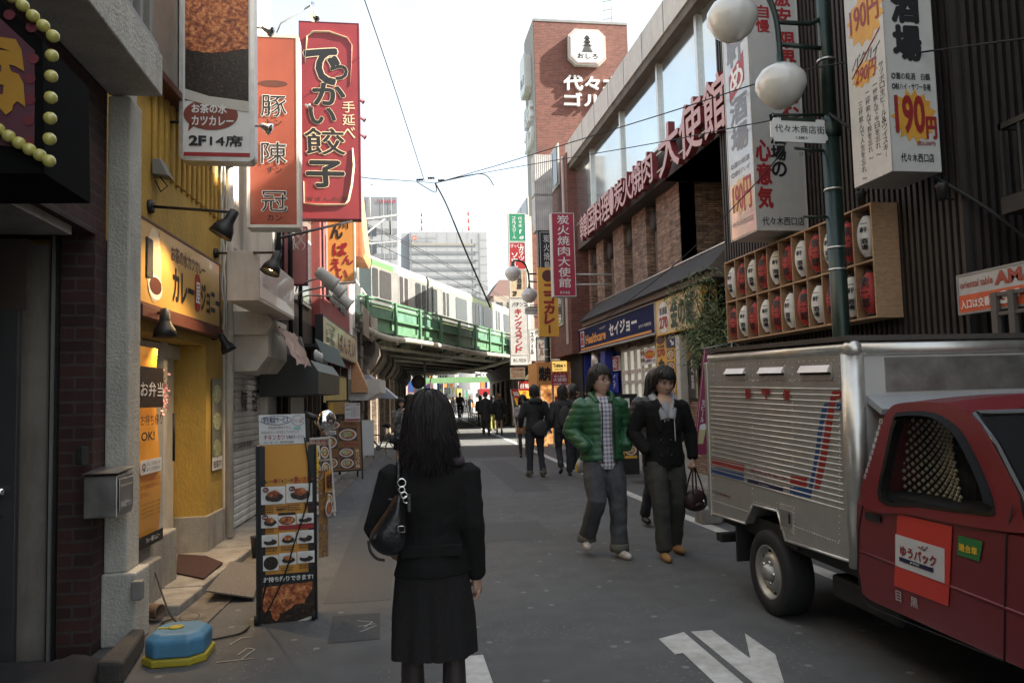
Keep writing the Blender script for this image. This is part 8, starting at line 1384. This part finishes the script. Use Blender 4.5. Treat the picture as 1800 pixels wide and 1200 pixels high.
def human(label,px,pyf,Ht,hd,P=None,vox=.02,top=None,bot=None,shoe=None,hairs=('short',None),hd_yaw=0,hd_pitch=0,faced=False,glasses=False,skirt=None,hem=.86,slim=1.,socks=None,loc=None,hands=True,group=None,quilt=False,opening=None,inner=None,extra=None,shoe_h=.07,wide=1.,hk=1.08,nm='person',fem=False,lz=0,cuffs=None):
    """hd = heading in degrees (0 walks up the street, away from the camera). Joint targets in metres for a 1.72 m body."""
    L=G(px,pyf)if loc is None else Vector(loc);k=Ht/1.72;t=thing(nm,label,'person',L,group);Rz=Matrix.Rotation(R(hd),4,'Z');T0=Matrix.Translation(L)@Rz@Matrix.Scale(k,4);det=vox<.011
    J=dict(Lh=(-.09,0,.90),Rh=(.09,0,.90),Lk=(-.10,.02,.49),Rk=(.10,.02,.49),La=(-.10,0,.09),Ra=(.10,0,.09),Ls=(-.175,0,1.385),Rs=(.175,0,1.385),Le=(-.235,-.02,1.11),Re=(.235,-.02,1.11),Lw=(-.24,.05,.86),Rw=(.24,.05,.86),ln=0.);J.update(P or{});ln=J['ln']
    V={a:Vector(b)for a,b in J.items()if isinstance(b,tuple)};W_=lambda v:T0@Vector(v)
    def put(mb,name,m,cut=None,disp=None,raw=None,v=vox,sm=2):
        vs,ns,fs=bake(mb,v,sm)
        if disp:vs=[a+b*disp(a)for a,b in zip(vs,ns)]
        if cut:bad={i for i,a in enumerate(vs)if cut(a)};fs=[f for f in fs if not any(i in bad for i in f)]
        o=MB();o.mesh([W_(a)for a in vs],fs,0,True)
        if raw:o.mesh([W_(a)for a in raw.v],raw.f,0,True)
        return o.build(name,m,t)
    sw=slim;tor=lambda g,z0=.84:[(0,ln*(z-.9),z,(rx+g)*sw,(ry+g))for z,rx,ry in((.84,.155,.105),(.92,.168,.115),(1.0,.152,.105),(1.10,.138 if not fem else .122,.098),(1.20,.152,.108),(1.30,.168,.112),(1.38,.165,.10),(1.43,.12,.08),(1.46,.07,.062))if z>=z0]
    hc=Vector((0,ln*.62+.015,1.605));TH=Matrix.Translation(hc)@Matrix.Rotation(R(hd_yaw),4,'Z')@Matrix.Rotation(R(-hd_pitch),4,'X')@Matrix.Scale(hk,4)
    b=MB();loft(b,tor(0)+[(0,ln*.55,1.49,.052,.055),(0,ln*.58+.005,1.55,.05,.055)])
    for s in 'LR':limb(b,[V[s+'s'],V[s+'e'],V[s+'w']],[.046,.037,.026]);limb(b,[V[s+'h'],V[s+'k'],V[s+'a']],[.078,.052,.036])
    raw=MB();head_mesh(raw,TH)
    if hands:
        for s,q in(('L',-1),('R',1)):
            if J.get(s+'c',.4)is not None:hand(raw,V[s+'w'],V[s+'w']-V[s+'e'],q,J.get(s+'c',.4),J.get(s+'n'))
    put(b,'body',SKIN if not socks else SKIN,raw=raw,v=max(vox,.012))
    hair(t,W_mat(T0,TH),k if False else 1,hairs[0],hairs[1]or HAIRM,int(px),(2700 if fem else 700)if det else 200)
    if faced:face(t,W_mat(T0,TH),1,glasses,hd_pitch>10)
    g=.012
    if bot:
        b=MB();w_=wide;loft(b,[(0,0,.80,.14*sw,.10),(0,0,.86,.163*sw+g,.115+g),(0,0,.95,.165*sw+g,.115+g),(0,0,1.02,.15*sw+g,.105+g)])
        for s in 'LR':a_=V[s+'a']+Vector((0,0,.0));limb(b,[V[s+'h'],V[s+'h'].lerp(V[s+'k'],.5),V[s+'k'],V[s+'k'].lerp(a_,.5),a_],[.092,.083*w_,.066*w_,.061*w_,.062*w_])
        put(b,'trousers',bot,disp=lambda v:.006*noise.noise(Vector((v.x*9+v.z*5,v.y*9,v.z*13)))+.005*noise.noise(Vector((v.x*22,v.y*22,v.z*16))))
        if cuffs:
            for s in 'LR':a_=V[s+'a'];MB().tube([W_(a_+Vector((0,0,z)))for z in(-.035,-.03,.03,.035)],[.060*w_*k,.068*w_*k,.068*w_*k,.062*w_*k],16).build('cuff',cuffs,t)
    if socks:
        b=MB()
        for s in 'LR':limb(b,[V[s+'h'],V[s+'k'],V[s+'k'].lerp(V[s+'a'],.35),V[s+'a'],V[s+'a']-Vector((0,-.03,.04))],[.084,.056,.060,.039,.04])
        put(b,'tights',socks)
    if skirt:
        z0,wd,m_=skirt;b=MB();loft(b,[(0,0,z0,wd,wd*.72),(0,0,(z0+.9)/2,(wd+.18)/2+.01,.125),(0,0,.92,.178,.128),(0,0,1.0,.16,.115)],24);put(b,'skirt',m_,disp=lambda v:.010*math.cos(math.atan2(v.y,v.x)*9)*max(0,min(1,(.95-v.z)/.4)),cut=lambda v:v.z<z0+.008)
    if top:
        b=MB();gg=.024 if not quilt else .040;r_=tor(gg,.84);r_=[(x,y,z,rx,ry)for x,y,z,rx,ry in r_ if z>hem+.03];r0_=r_[0];b_=[(0,ln*(hem-.9),hem,(.172+gg)*sw,.118+gg)];loft(b,b_+r_,20)
        for s in 'LR':limb(b,[V[s+'s'],V[s+'e'],V[s+'w'].lerp(V[s+'e'],.04)],[.066+gg*.5,.054+gg*.55,.040+gg*.4])
        if not opening:loft(b,[(0,ln*.5,1.42,.085,.075),(0,ln*.55,1.50,.066,.066)])
        else:loft(b,[(0,ln*.5-.01,1.42,.09,.08),(0,ln*.55-.01,1.515,.075,.072)])
        def dsp(v):
            if quilt:return .008*abs(math.sin((v.z+.03*abs(v.x))*math.pi/.062))**.5+.004*noise.noise(v*9)+.004*noise.noise(v*22)
            return .005*noise.noise(Vector((v.x*8,v.y*8,v.z*14)))+.003*noise.noise(v*28)
        def ct(v):
            if opening and v.y>.03 and abs(v.x-opening[1])<opening[0](v.z):return True
            return(v-hc).length<.09
        put(b,'jacket' if hem>.7 else 'coat',top,cut=ct,disp=dsp)
    if inner:
        b=MB();z0=inner[1];loft(b,[(0,0,z0,.172*sw,.128)]+[(x,y+.004,z,rx+.006,ry+.006)for x,y,z,rx,ry in tor(.008,.9)],20);put(b,'shirt',inner[0],disp=lambda v:.006*noise.noise(v*14))
    if shoe:
        for s in 'LR':
            a_=V[s+'a'];f_=V.get(s+'f',a_+Vector((.02 if s=='R' else-.02,.19,-.055)));h_=a_+Vector((0,-.045,-.06));b=MB();limb(b,[a_+Vector((0,-.01,shoe_h)),a_+Vector((0,-.015,-.02))],[.045,.042]);d_=(f_-h_);b.tube([h_-d_*.12,h_,h_+d_*.3,h_+d_*.62,h_+d_*.92,f_+d_*.06],[.02,.036,.040,.042,.036,.016],12,sy=.9)
            vs,ns,fs=bake(b,max(.008,vox*.7),1);zmin=min(h_.z,f_.z)-.030;vs=[Vector((v.x,v.y,max(v.z,zmin)))for v in vs];MB().mesh([W_(v)for v in vs],fs,0,True).build('shoe',shoe,t)
            if shoe_h>=.07 and det:MB().mesh([W_(v-Vector((0,0,.004)))for v in vs if v.z<zmin+.002],[]).build('sole',RUBBER,t)if False else None
    if extra:extra(t,W_,V,k)
    return t
def W_mat(T0,TH):return T0@TH
def pillow(par,f,pts,th,m,name,sub=2):
    n=len(pts);cx=sum(a for a,b in pts)/n;cy=sum(b for a,b in pts)/n;mb=MB();rings=[]
    for c,s in((-th,.55),(-th*.6,.88),(0,1),(th*.6,.88),(th,.55)):rings.append([f.P(cx+(a-cx)*s,cy+(b-cy)*s,c)for a,b in pts])
    vs=[p for r_ in rings for p in r_];fs=[tuple(reversed(range(n))),tuple(4*n+i for i in range(n))]
    for k in range(4):
        for i in range(n):j=(i+1)%n;fs.append((k*n+i,k*n+j,(k+1)*n+j,(k+1)*n+i))
    mb.mesh(vs,fs,0,True);o=mb.build(name,m,par)
    if sub:md=o.modifiers.new('s','SUBSURF');md.levels=sub;md.render_levels=sub
    return o
BC=mat('black_wool_coat',(.013,.0125,.0125),.9,var=.25,sc=120,bump=.35,bsc=300,spec=.2);SKT=mat('charcoal_wool_skirt',(.022,.021,.021),.92,var=.35,sc=160,bump=.35,bsc=300,spec=.15)
TIG=mat('sheer_black_tights',(.035,.026,.023),.5,var=.35,sc=90);LEA=mat('black_leather',(.011,.011,.012),.33,var=.2,sc=20,bump=.3,bsc=60,spec=.6)
JEAN=mat('faded_grey_denim',(.060,.063,.066),.85,var=.45,sc=5,bump=.25,bsc=200);DJ=mat('dark_denim',(.022,.025,.032),.85,var=.3,sc=6);OLV=mat('dark_olive_cotton',(.042,.041,.034),.85,var=.25,sc=8,bump=.2)
GRN=mat('green_nylon',(.030,.105,.045),.4,var=.15,sc=8,bump=.2,bsc=40,spec=.5);BLK=mat('black_cloth_fabric',(.016,.016,.017),.8,var=.2);BOOT=mat('tan_nubuck',(.36,.20,.075),.75,var=.2,sc=20);SNK=mat('pale_sneaker',(.48,.45,.40),.6,var=.25,sc=30);BSH=mat('black_shoe',(.015,.014,.013),.45)
# ---- woman in the foreground, seen from behind
fl=Vector((PT(('F',3.42),757,900).x,3.42,0))
def bag_w(t,W_,V,k):
    f=Fr(PT(('F',3.22),640,990),(1,.12,0));q=lambda px,py:f.hit(px,py);c=W_((-.13,-.02,1.46))
    b=thing('shoulder_bag','black leather shoulder bag with silver rings, carried by the woman in the foreground','bag',f.P(.1,0))
    pillow(b,f,[q(*p)for p in((699,862),(706,864),(714,885),(717,920),(716,955),(708,972),(690,980),(668,976),(652,962),(647,948),(651,935),(668,912),(685,886))],.075,LEA,'body')
    top=f.P(*q(702,845));s0=W_((-.16,.03,1.43));MB().tube(smooth_path([f.P(*q(699,868)),top+Vector((0,0,.02)),W_((-.15,-.12,1.36)),W_((-.15,-.03,1.455)),W_((-.15,.07,1.40)),W_((-.17,.13,1.2)),f.P(*q(690,880),-.06)],5),.011,6,sy=.35).build('strap',LEA,b)
    for px,py,r in((702,845,.016),(702,857,.012),(706,866,.012),(710,874,.013)):c_=f.P(*q(px,py),.075);MB().tube([c_+(f.u*math.cos(a*.5236)+f.v*math.sin(a*.5236))*r for a in range(13)],.0035,6,cap=False).build('ring',CHROME,b)
    MB().fbox(f,q(697,0)[0],q(703,0)[0],q(0,940)[1]-0,q(0,905)[1]+.0,.066,.082).build('buckle_strap',LEA,b,bevel=.002);a0,b0=q(695,929);a1,b1=q(706,918);MB().tube([f.P(*p,.088)for p in((a0,b0),(a1,b0),(a1,b1),(a0,b1),(a0,b0))],.003,5).build('buckle',CHROME,b)
    MB().tube(smooth_path([f.P(*q(648,950),-.01),f.P(*q(651,968),.0),f.P(*q(662,981),.0),f.P(*q(676,984),.0)],5),.006,6).build('side_strap',LEA,b)
    MB().fbox(Fr(W_((0,0,0)),(math.cos(R(-2)),math.sin(R(-2)),0)),-.145*k,.145*k,1.0*k,1.055*k,.105*k,.128*k).build('coat_belt',BC,t,bevel=.004)
human('woman seen from behind in a short black coat and charcoal skirt, walking in the foreground',757,1200,1.495,0,dict(Le=(-.26,-.02,1.13),Lw=(-.21,.17,1.02),Re=(.195,-.03,1.13),Rw=(.222,.03,.865),Rc=.55,Lk=(-.10,.03,.47),Rk=(.10,0,.48),La=(-.10,.04,.09),Ra=(.10,-.02,.09)),vox=.009,top=BC,skirt=(.505,.21,SKT),socks=TIG,slim=.94,hk=1.15,shoe=BSH,hairs=('bob',mat('dark_brown_hair',(.012,.008,.007),.5,var=.4,sc=70,spec=.35)),hem=.90,fem=True,loc=fl,extra=bag_w)
sc_=MB();sc_.tube(smooth_path([Vector((fl.x,3.42,0))+Vector(p)for p in((-.08,-.04,1.275),(-.02,-.07,1.28),(.06,-.07,1.268),(.13,-.03,1.25),(.10,.05,1.29),(0,.08,1.31),(-.09,.03,1.30),(-.08,-.04,1.275))],5),.019,8);tag(sc_.build('scarf',mat('dusky_purple_scarf',(.05,.035,.042),.85)),'dusky purple scarf around the neck of the woman in the foreground','scarf')
# ---- man in the green down jacket
PLAID=bpy.data.materials.new('plaid_shirt');PLAID.use_nodes=True;n_=PLAID.node_tree.nodes;l_=PLAID.node_tree.links;g_=n_.new('ShaderNodeNewGeometry');s_=n_.new('ShaderNodeSeparateXYZ');l_.new(g_.outputs['Position'],s_.inputs[0]);pv=None
for ax,per in((0,.075),(2,.08)):
    d_=n_.new('ShaderNodeMath');d_.operation='DIVIDE';d_.inputs[1].default_value=per;l_.new(s_.outputs[ax],d_.inputs[0]);p_=n_.new('ShaderNodeMath');p_.operation='PINGPONG';p_.inputs[1].default_value=.5;l_.new(d_.outputs[0],p_.inputs[0]);r_=n_.new('ShaderNodeValToRGB');r_.color_ramp.interpolation='CONSTANT';e_=r_.color_ramp.elements;e_[0].color=(.12,.035,.075,1);e_[1].position=.10;e_[1].color=(.62,.60,.60,1);q_=e_.new(.38);q_.color=(.22,.22,.34,1);l_.new(p_.outputs[0],r_.inputs[0])
    if pv:m_=n_.new('ShaderNodeMixRGB');m_.inputs[0].default_value=.5;l_.new(pv,m_.inputs[1]);l_.new(r_.outputs[0],m_.inputs[2]);l_.new(m_.outputs[0],n_['Principled BSDF'].inputs['Base Color'])
    pv=r_.outputs[0]
n_['Principled BSDF'].inputs['Roughness'].default_value=.9
def grn(t,W_,V,k):
    MB().mesh(*[(lambda vf:([W_(v)for v in vf[0]],vf[1]))(ellip(Matrix(),(0,.045,1.40),(.06,.045,.07)))][0],0,True).build('black_undershirt',BLACK,t)
    for s in(-1,1):MB().tube([W_((s*(.055+.012*i/6)-.012,.158+.012*math.sin(i),1.40-.55*i/6))for i in range(7)],.006*k,5).build('zip',DKMETAL,t)
    MB().tube(smooth_path([W_(p)for p in((-.06,.11,1.40),(-.10,.03,1.475),(-.07,-.06,1.505),(0,-.085,1.51),(.07,-.06,1.505),(.10,.03,1.475),(.07,.11,1.40))],4),.028*k,8).build('collar',GRN,t)
gl=G(1070,979);gl.y+=.12
human('man in a bright green down jacket, plaid shirt and glasses, walking towards the camera',1062,979,1.77,186,dict(Le=(-.285,-.06,1.14),Re=(.285,-.06,1.14),Lw=(-.19,.13,.99),Rw=(.19,.13,.99),Lk=(-.10,.11,.50),La=(-.085,.14,.09),Rk=(.115,.14,.52),Ra=(.14,-.10,.15),Rf=(.19,.07,.09),Lc=None,Rc=None),vox=.010,top=GRN,quilt=True,bot=JEAN,shoe=SNK,hairs=('messy',None),hd_yaw=20,faced=True,glasses=True,opening=(lambda z:.052+.05*max(0,z-1.25),.0),inner=(PLAID,.79),hem=.88,hk=1.17,loc=gl,extra=grn,wide=1.32,cuffs=mat('turned_denim_cuff',(.11,.105,.09),.85))
# ---- man in the black coat, looking down, holding a brown bag
def blk(t,W_,V,k):
    HG=mat('grey_hood',(.34,.34,.35),.9,bump=.3,bsc=150);MB().tube(smooth_path([W_(p)for p in((-.035,.155,1.26),(-.06,.13,1.36),(-.095,.05,1.45),(-.07,-.07,1.49),(0,-.10,1.50),(.07,-.07,1.49),(.095,.05,1.45),(.06,.13,1.36),(.035,.155,1.26))],4),.038*k,8).build('hood_collar',HG,t)
    MB().mesh(*[(lambda vf:([W_(v)for v in vf[0]],vf[1]))(ellip(Matrix(),(0,.105,1.34),(.06,.05,.11)))][0],0,True).build('grey_shirt',HG,t)
    for s,z in((-.045,1.06),(.03,1.24)):MB().tube(smooth_path([W_((s,.155,1.34)),W_((s*1.2,.175,1.25)),W_((s*1.3,.172,z))],4),.004*k,5).build('drawstring',WHITE,t)
    for x,z in((-.02,1.07),(-.02,.93),(.07,1.07),(.07,.93)):MB().lathe(W_((x,.158,z)),T_dir(W_,(0,1,0)),[(.001,0),(.012,0),(.012,.006),(.001,.006)],10).build('button',DKMETAL,t)
    for s in(-1,1):pillow(t,Fr(W_((s*.09-.0*s,.150,1.14)),-T_dir(W_,(1,0,0))),[(-.04,0),(.0,-.03),(.045,.14),(.02,.2),(-.05,.16)]if s<0 else[(.04,0),(0,-.03),(-.045,.14),(-.02,.2),(.05,.16)],.008,BC,'lapel',1)
    h=W_(V['Lw']+(V['Lw']-V['Le']).normalized()*.075);b=thing('travel_bag','small dark brown zipped hand bag carried by the man in the black coat','bag',h-Vector((0,0,.45)));BR_=mat('brown_leather',(.035,.014,.012),.5,var=.2,sc=12,bump=.3)
    f=Fr(h-Vector((0,0,.42)),(1,.25,0));o=pillow(b,f,[(-.12,.03),(-.13,.10),(-.10,.18),(-.02,.22),(.06,.21),(.12,.16),(.13,.08),(.11,.01),(.0,-.01)],.07,BR_,'body')
    for s in(-1,1):MB().tube(smooth_path([f.P(-.06,.17,s*.06),f.P(-.04,.30,s*.03),f.P(0,.425,0),f.P(.04,.30,s*.03),f.P(.06,.17,s*.06)],5),.008,6).build('handle',BR_,b)
    pillow(b,f,[(-.06,.02),(-.07,.09),(0,.11),(.07,.09),(.06,.02)],.085,BR_,'front_pocket');MB().tube([f.P(.03,.12,.09),f.P(.035,.07,.10)],.005,5).build('zip_pull',CHROME,b)
def T_dir(W_,d):return(W_(d)-W_((0,0,0))).normalized()
bl_=G(1181,979);bl_.y+=.1
human('young man in a black double-breasted coat over a grey hood, looking down',1168,979,1.74,178,dict(ln=.10,Le=(-.27,-.03,1.13),Lw=(-.255,.06,.885),Lc=1.15,Re=(.28,-.05,1.14),Rw=(.19,.10,.96),Rc=None,Lk=(-.10,.04,.49),La=(-.105,-.12,.10),Rk=(.10,.15,.50),Ra=(.085,.17,.09)),vox=.010,top=BC,bot=OLV,shoe=BOOT,shoe_h=.05,hairs=('messy',None),hd_pitch=22,hd_yaw=8,faced=True,hem=.82,hk=1.15,loc=bl_,extra=blk,wide=1.22,opening=(lambda z:max(0,(z-1.24))*.35,0))
# ---- others
PF=mat('black_puffer',(.016,.016,.018),.5)
q=G(1163,925);human('man in a dark puffer jacket walking close behind the young man in the black coat',1163,925,1.76,180,dict(Le=(-.29,-.04,1.13),Re=(.29,-.04,1.13),Lw=(-.22,.1,.95),Rw=(.22,.1,.95),Lk=(-.1,.1,.5),La=(-.12,.1,.09),Ra=(.12,-.15,.12)),vox=.014,top=PF,quilt=True,bot=DJ,shoe=BSH,hairs=('long',None),faced=True,loc=(q.x-.02,q.y,0))
q=G(1052,935)
def sbag(t,W_,V,k):
    b=thing('messenger_bag','slouchy dark grey shoulder bag on the hip of the man walking away','bag',W_((.12,-.14,.8)));f=Fr(W_((0,-.17,0)),T_dir(W_,(1,0,0)));pillow(b,f,[(a*k,z*k)for a,z in((-.10,.80),(-.12,.92),(-.05,1.02),(.10,1.10),(.20,1.05),(.22,.90),(.18,.78),(.05,.74))],.07,mat('dark_grey_canvas',(.03,.028,.028),.8),'body');MB().tube([W_(p)for p in((.16,-.12,1.08),(.05,-.16,1.30),(-.10,-.10,1.45),(-.13,.05,1.42))],.014,6).build('strap',BLACK,b)
human('man in a black hooded jacket and dark jeans walking away, seen from behind',943,838,1.72,4,dict(Lk=(-.1,.03,.49),La=(-.11,.06,.09),Ra=(.12,-.06,.09),Le=(-.27,0,1.13),Re=(.27,0,1.13),Lw=(-.25,.12,.95)),vox=.016,top=BLK,bot=DJ,shoe=mat('brown_shoe',(.11,.075,.045),.7),hairs=('short',None),cuffs=mat('turned_denim_cuff',(.11,.105,.09),.85),hem=.88,extra=lambda t,W_,V,k:(sbag(t,W_,V,k),MB().mesh(*[(lambda vf:([W_(v)for v in vf[0]],vf[1]))(ellip(Matrix(),(0,-.10,1.43),(.14,.075,.07)))][0],0,True).build('hood',BLK,t)))
def bpk(t,W_,V,k):b=thing('backpack','dark rucksack on the back of the curly haired man','bag',W_((0,-.2,.95)));f=Fr(W_((0,-.22,0)),T_dir(W_,(1,0,0)));pillow(b,f,[(a*k,z*k)for a,z in((-.13,.93),(-.14,1.1),(-.10,1.3),(0,1.38),(.10,1.3),(.14,1.1),(.13,.93),(0,.90))],.09,mat('dark_grey_canvas',(.03,.028,.028),.8),'body');[MB().tube([W_(p)for p in((s*.08,-.16,1.34),(s*.12,-.02,1.46),(s*.13,.1,1.36))],.014,6).build('strap',BLACK,b)for s in(-1,1)]
human('curly haired man with a dark rucksack walking away beside the pole',993,836,1.70,-2,dict(Lk=(-.09,.10,.52),La=(-.09,-.12,.20),Lf=(-.09,.0,.06),Ra=(.10,.02,.09),Lw=(-.24,.1,.93)),vox=.016,top=mat('grey_black_hoodie',(.03,.03,.031),.8),bot=DJ,shoe=BSH,hairs=('messy',None),hem=.90,extra=bpk)
human('woman in a pale grey cardigan, tan shorts and dark tights',921,803,1.52,176,dict(Le=(-.2,.03,1.15),Re=(.2,.03,1.15),Lw=(-.12,.22,1.2),Rw=(.1,.2,1.25),La=(-.08,.05,.09),Ra=(.08,-.05,.09)),vox=.018,top=mat('pale_grey_knit',(.27,.26,.26),.9),skirt=(.66,.19,mat('tan_shorts',(.26,.12,.045),.85)),socks=mat('dark_tights',(.05,.042,.04),.8),shoe=BSH,hairs=('bob',None),fem=True,hem=.88,shoe_h=.1)
human('man in a dark coat standing at the shop corner right of the rucksack',1014,826,1.70,290,{},vox=.022,top=BLK,bot=DJ,shoe=BSH,hairs=('short',None))
human('man half hidden behind the green jacket near the blue column',1038,808,1.68,190,{},vox=.022,top=BLK,bot=DJ,shoe=BSH,hairs=('crop',None))
human('man in a long black coat walking away in front of the abutment',855,766,1.74,-4,dict(Lk=(-.09,.05,.49),La=(-.1,.05,.09),Ra=(.1,-.08,.09)),vox=.024,top=BLK,bot=BLK,shoe=BSH,hairs=('crop',mat('brown_hair',(.06,.035,.025),.5)),hem=.58)
human('bare legged woman in a short black coat beside the man in the long coat',878,764,1.66,4,dict(Le=(-.22,0,1.12),Re=(.26,-.02,1.13)),vox=.024,top=BLK,shoe=BSH,hairs=('short',mat('orange_brown_hair',(.22,.09,.03),.5)),hem=.62,shoe_h=.12,fem=True)
human('dark haired person with a yellow bag between the couple in black coats',867,757,1.60,2,{},vox=.026,top=BLK,bot=mat('olive_yellow_cloth',(.28,.27,.06),.8),shoe=BSH,hairs=('short',None))
human('dark clothed person to the left of the man in the long coat',845,750,1.62,0,{},vox=.026,top=BLK,bot=BLK,shoe=BSH,hairs=('short',None))
MOT=ramp_mat('mottled_grey_knit',[(.4,(.03,.028,.028)),(.55,(.2,.19,.18)),(.7,(.3,.28,.27))],30,.9)
def wsc(t,W_,V,k):
    MB().tube([W_(p)for p in((.02,.13,1.42),(0,.15,1.2),(.01,.16,.95))],[.03,.045,.05],8,sy=.4).build('scarf',mat('pale_blue_scarf',(.40,.46,.52),.8,var=.4,sc=9),t)
    b=thing('handbag','black tote bag hanging from the arm of the woman with the blue scarf','bag',W_((.3,.1,.7)));f=Fr(W_((.36,.1,.6)),-T_dir(W_,(1,0,0)));pillow(b,f,rect(0,0,.22,.2),.05,BLACK,'body');MB().tube(smooth_path([f.P(.04,.19),f.P(.08,.33),f.P(.14,.33),f.P(.18,.19)],4),.007,6).build('handle',BLACK,b)
human('woman with a hand at her mouth and a pale blue scarf, left by the viaduct',706,823,1.55,200,dict(Re=(.18,.08,1.12),Rw=(.04,.17,1.38),Le=(-.2,.05,1.12),Lw=(-.12,.2,1.02)),vox=.016,top=MOT,skirt=(.45,.19,BLK),shoe=BSH,hairs=('long',None),faced=True,fem=True,hem=.72,extra=wsc)
human('woman with a fringe standing behind the woman with the blue scarf',722,817,1.60,190,{},vox=.018,top=BLK,skirt=(.5,.19,BLK),shoe=BSH,hairs=('bob',None),faced=True,fem=True)
human('brown haired woman partly hidden by the head of the foreground woman',734,820,1.56,160,{},vox=.02,top=MOT,bot=BLK,shoe=BSH,hairs=('bob',mat('reddish_brown_hair',(.07,.03,.022),.5)),fem=True)
f=Fr(G(1022,960)+Vector((.02,.35,.0)),(1,0,0));q=lambda px,py:f.hit(px,py);b=thing('plastic_bag','white plastic carrier bag with yellow print hanging beside the green jacket','bag',f.P(*q(1018,832)));pillow(b,f,[q(*p)for p in((1028,790),(1034,800),(1036,832),(1010,834),(1009,820),(1020,800))],.05,mat('white_plastic_film',(.42,.41,.37),.4,var=.2),'body');flat(b,f,[q(*p)for p in((1010,818),(1013,812),(1013,828),(1010,828))],YELLOW,.04,'print')
q=G(809,742);bicycle('small bicycle ridden by the distant cyclist beyond the bridge',(q.x,q.y,0),R(95),.3);human('cyclist in pale clothes riding towards the camera beyond the bridge',809,742,1.66,185,dict(Lk=(-.12,.3,.75),Rk=(.12,.25,.6),La=(-.1,.2,.35),Ra=(.1,.1,.2),Le=(-.25,.2,1.15),Re=(.25,.2,1.15),Lw=(-.22,.42,1.0),Rw=(.22,.42,1.0),ln=.15),vox=.03,top=mat('pale_beige_cloth',(.45,.42,.36),.8),bot=DJ,shoe=BSH,hairs=('crop',mat('pale_cap',(.5,.48,.44),.8)),loc=(q.x,q.y,.22))
cw_=[human('distant pedestrian in the far shopping street',800,715,1.68,0,{},vox=.04,top=c,bot=DJ,shoe=None,hairs=('short',None),hands=False,group='distant pedestrians in the far shopping street',loc=(l,88+3*l,0))for l,c in((4.2,BLK),(2.9,mat('pale_beige_cloth',(.45,.42,.36),.8)),(3.6,mat('slate_cloth',(.12,.13,.16),.8)))]
rs=random.Random(12)
for i in range(70):
    Y=rs.uniform(72,135);px=rs.uniform(774,840)if i%4 else rs.uniform(764,800);x=PT(('F',Y),px,700).x;dup(cw_[rs.choice((0,0,0,2,1))],(x,Y,0),group='distant pedestrians in the far shopping street',rotz=rs.uniform(-.4,.4)+(math.pi if i%2 else 0))
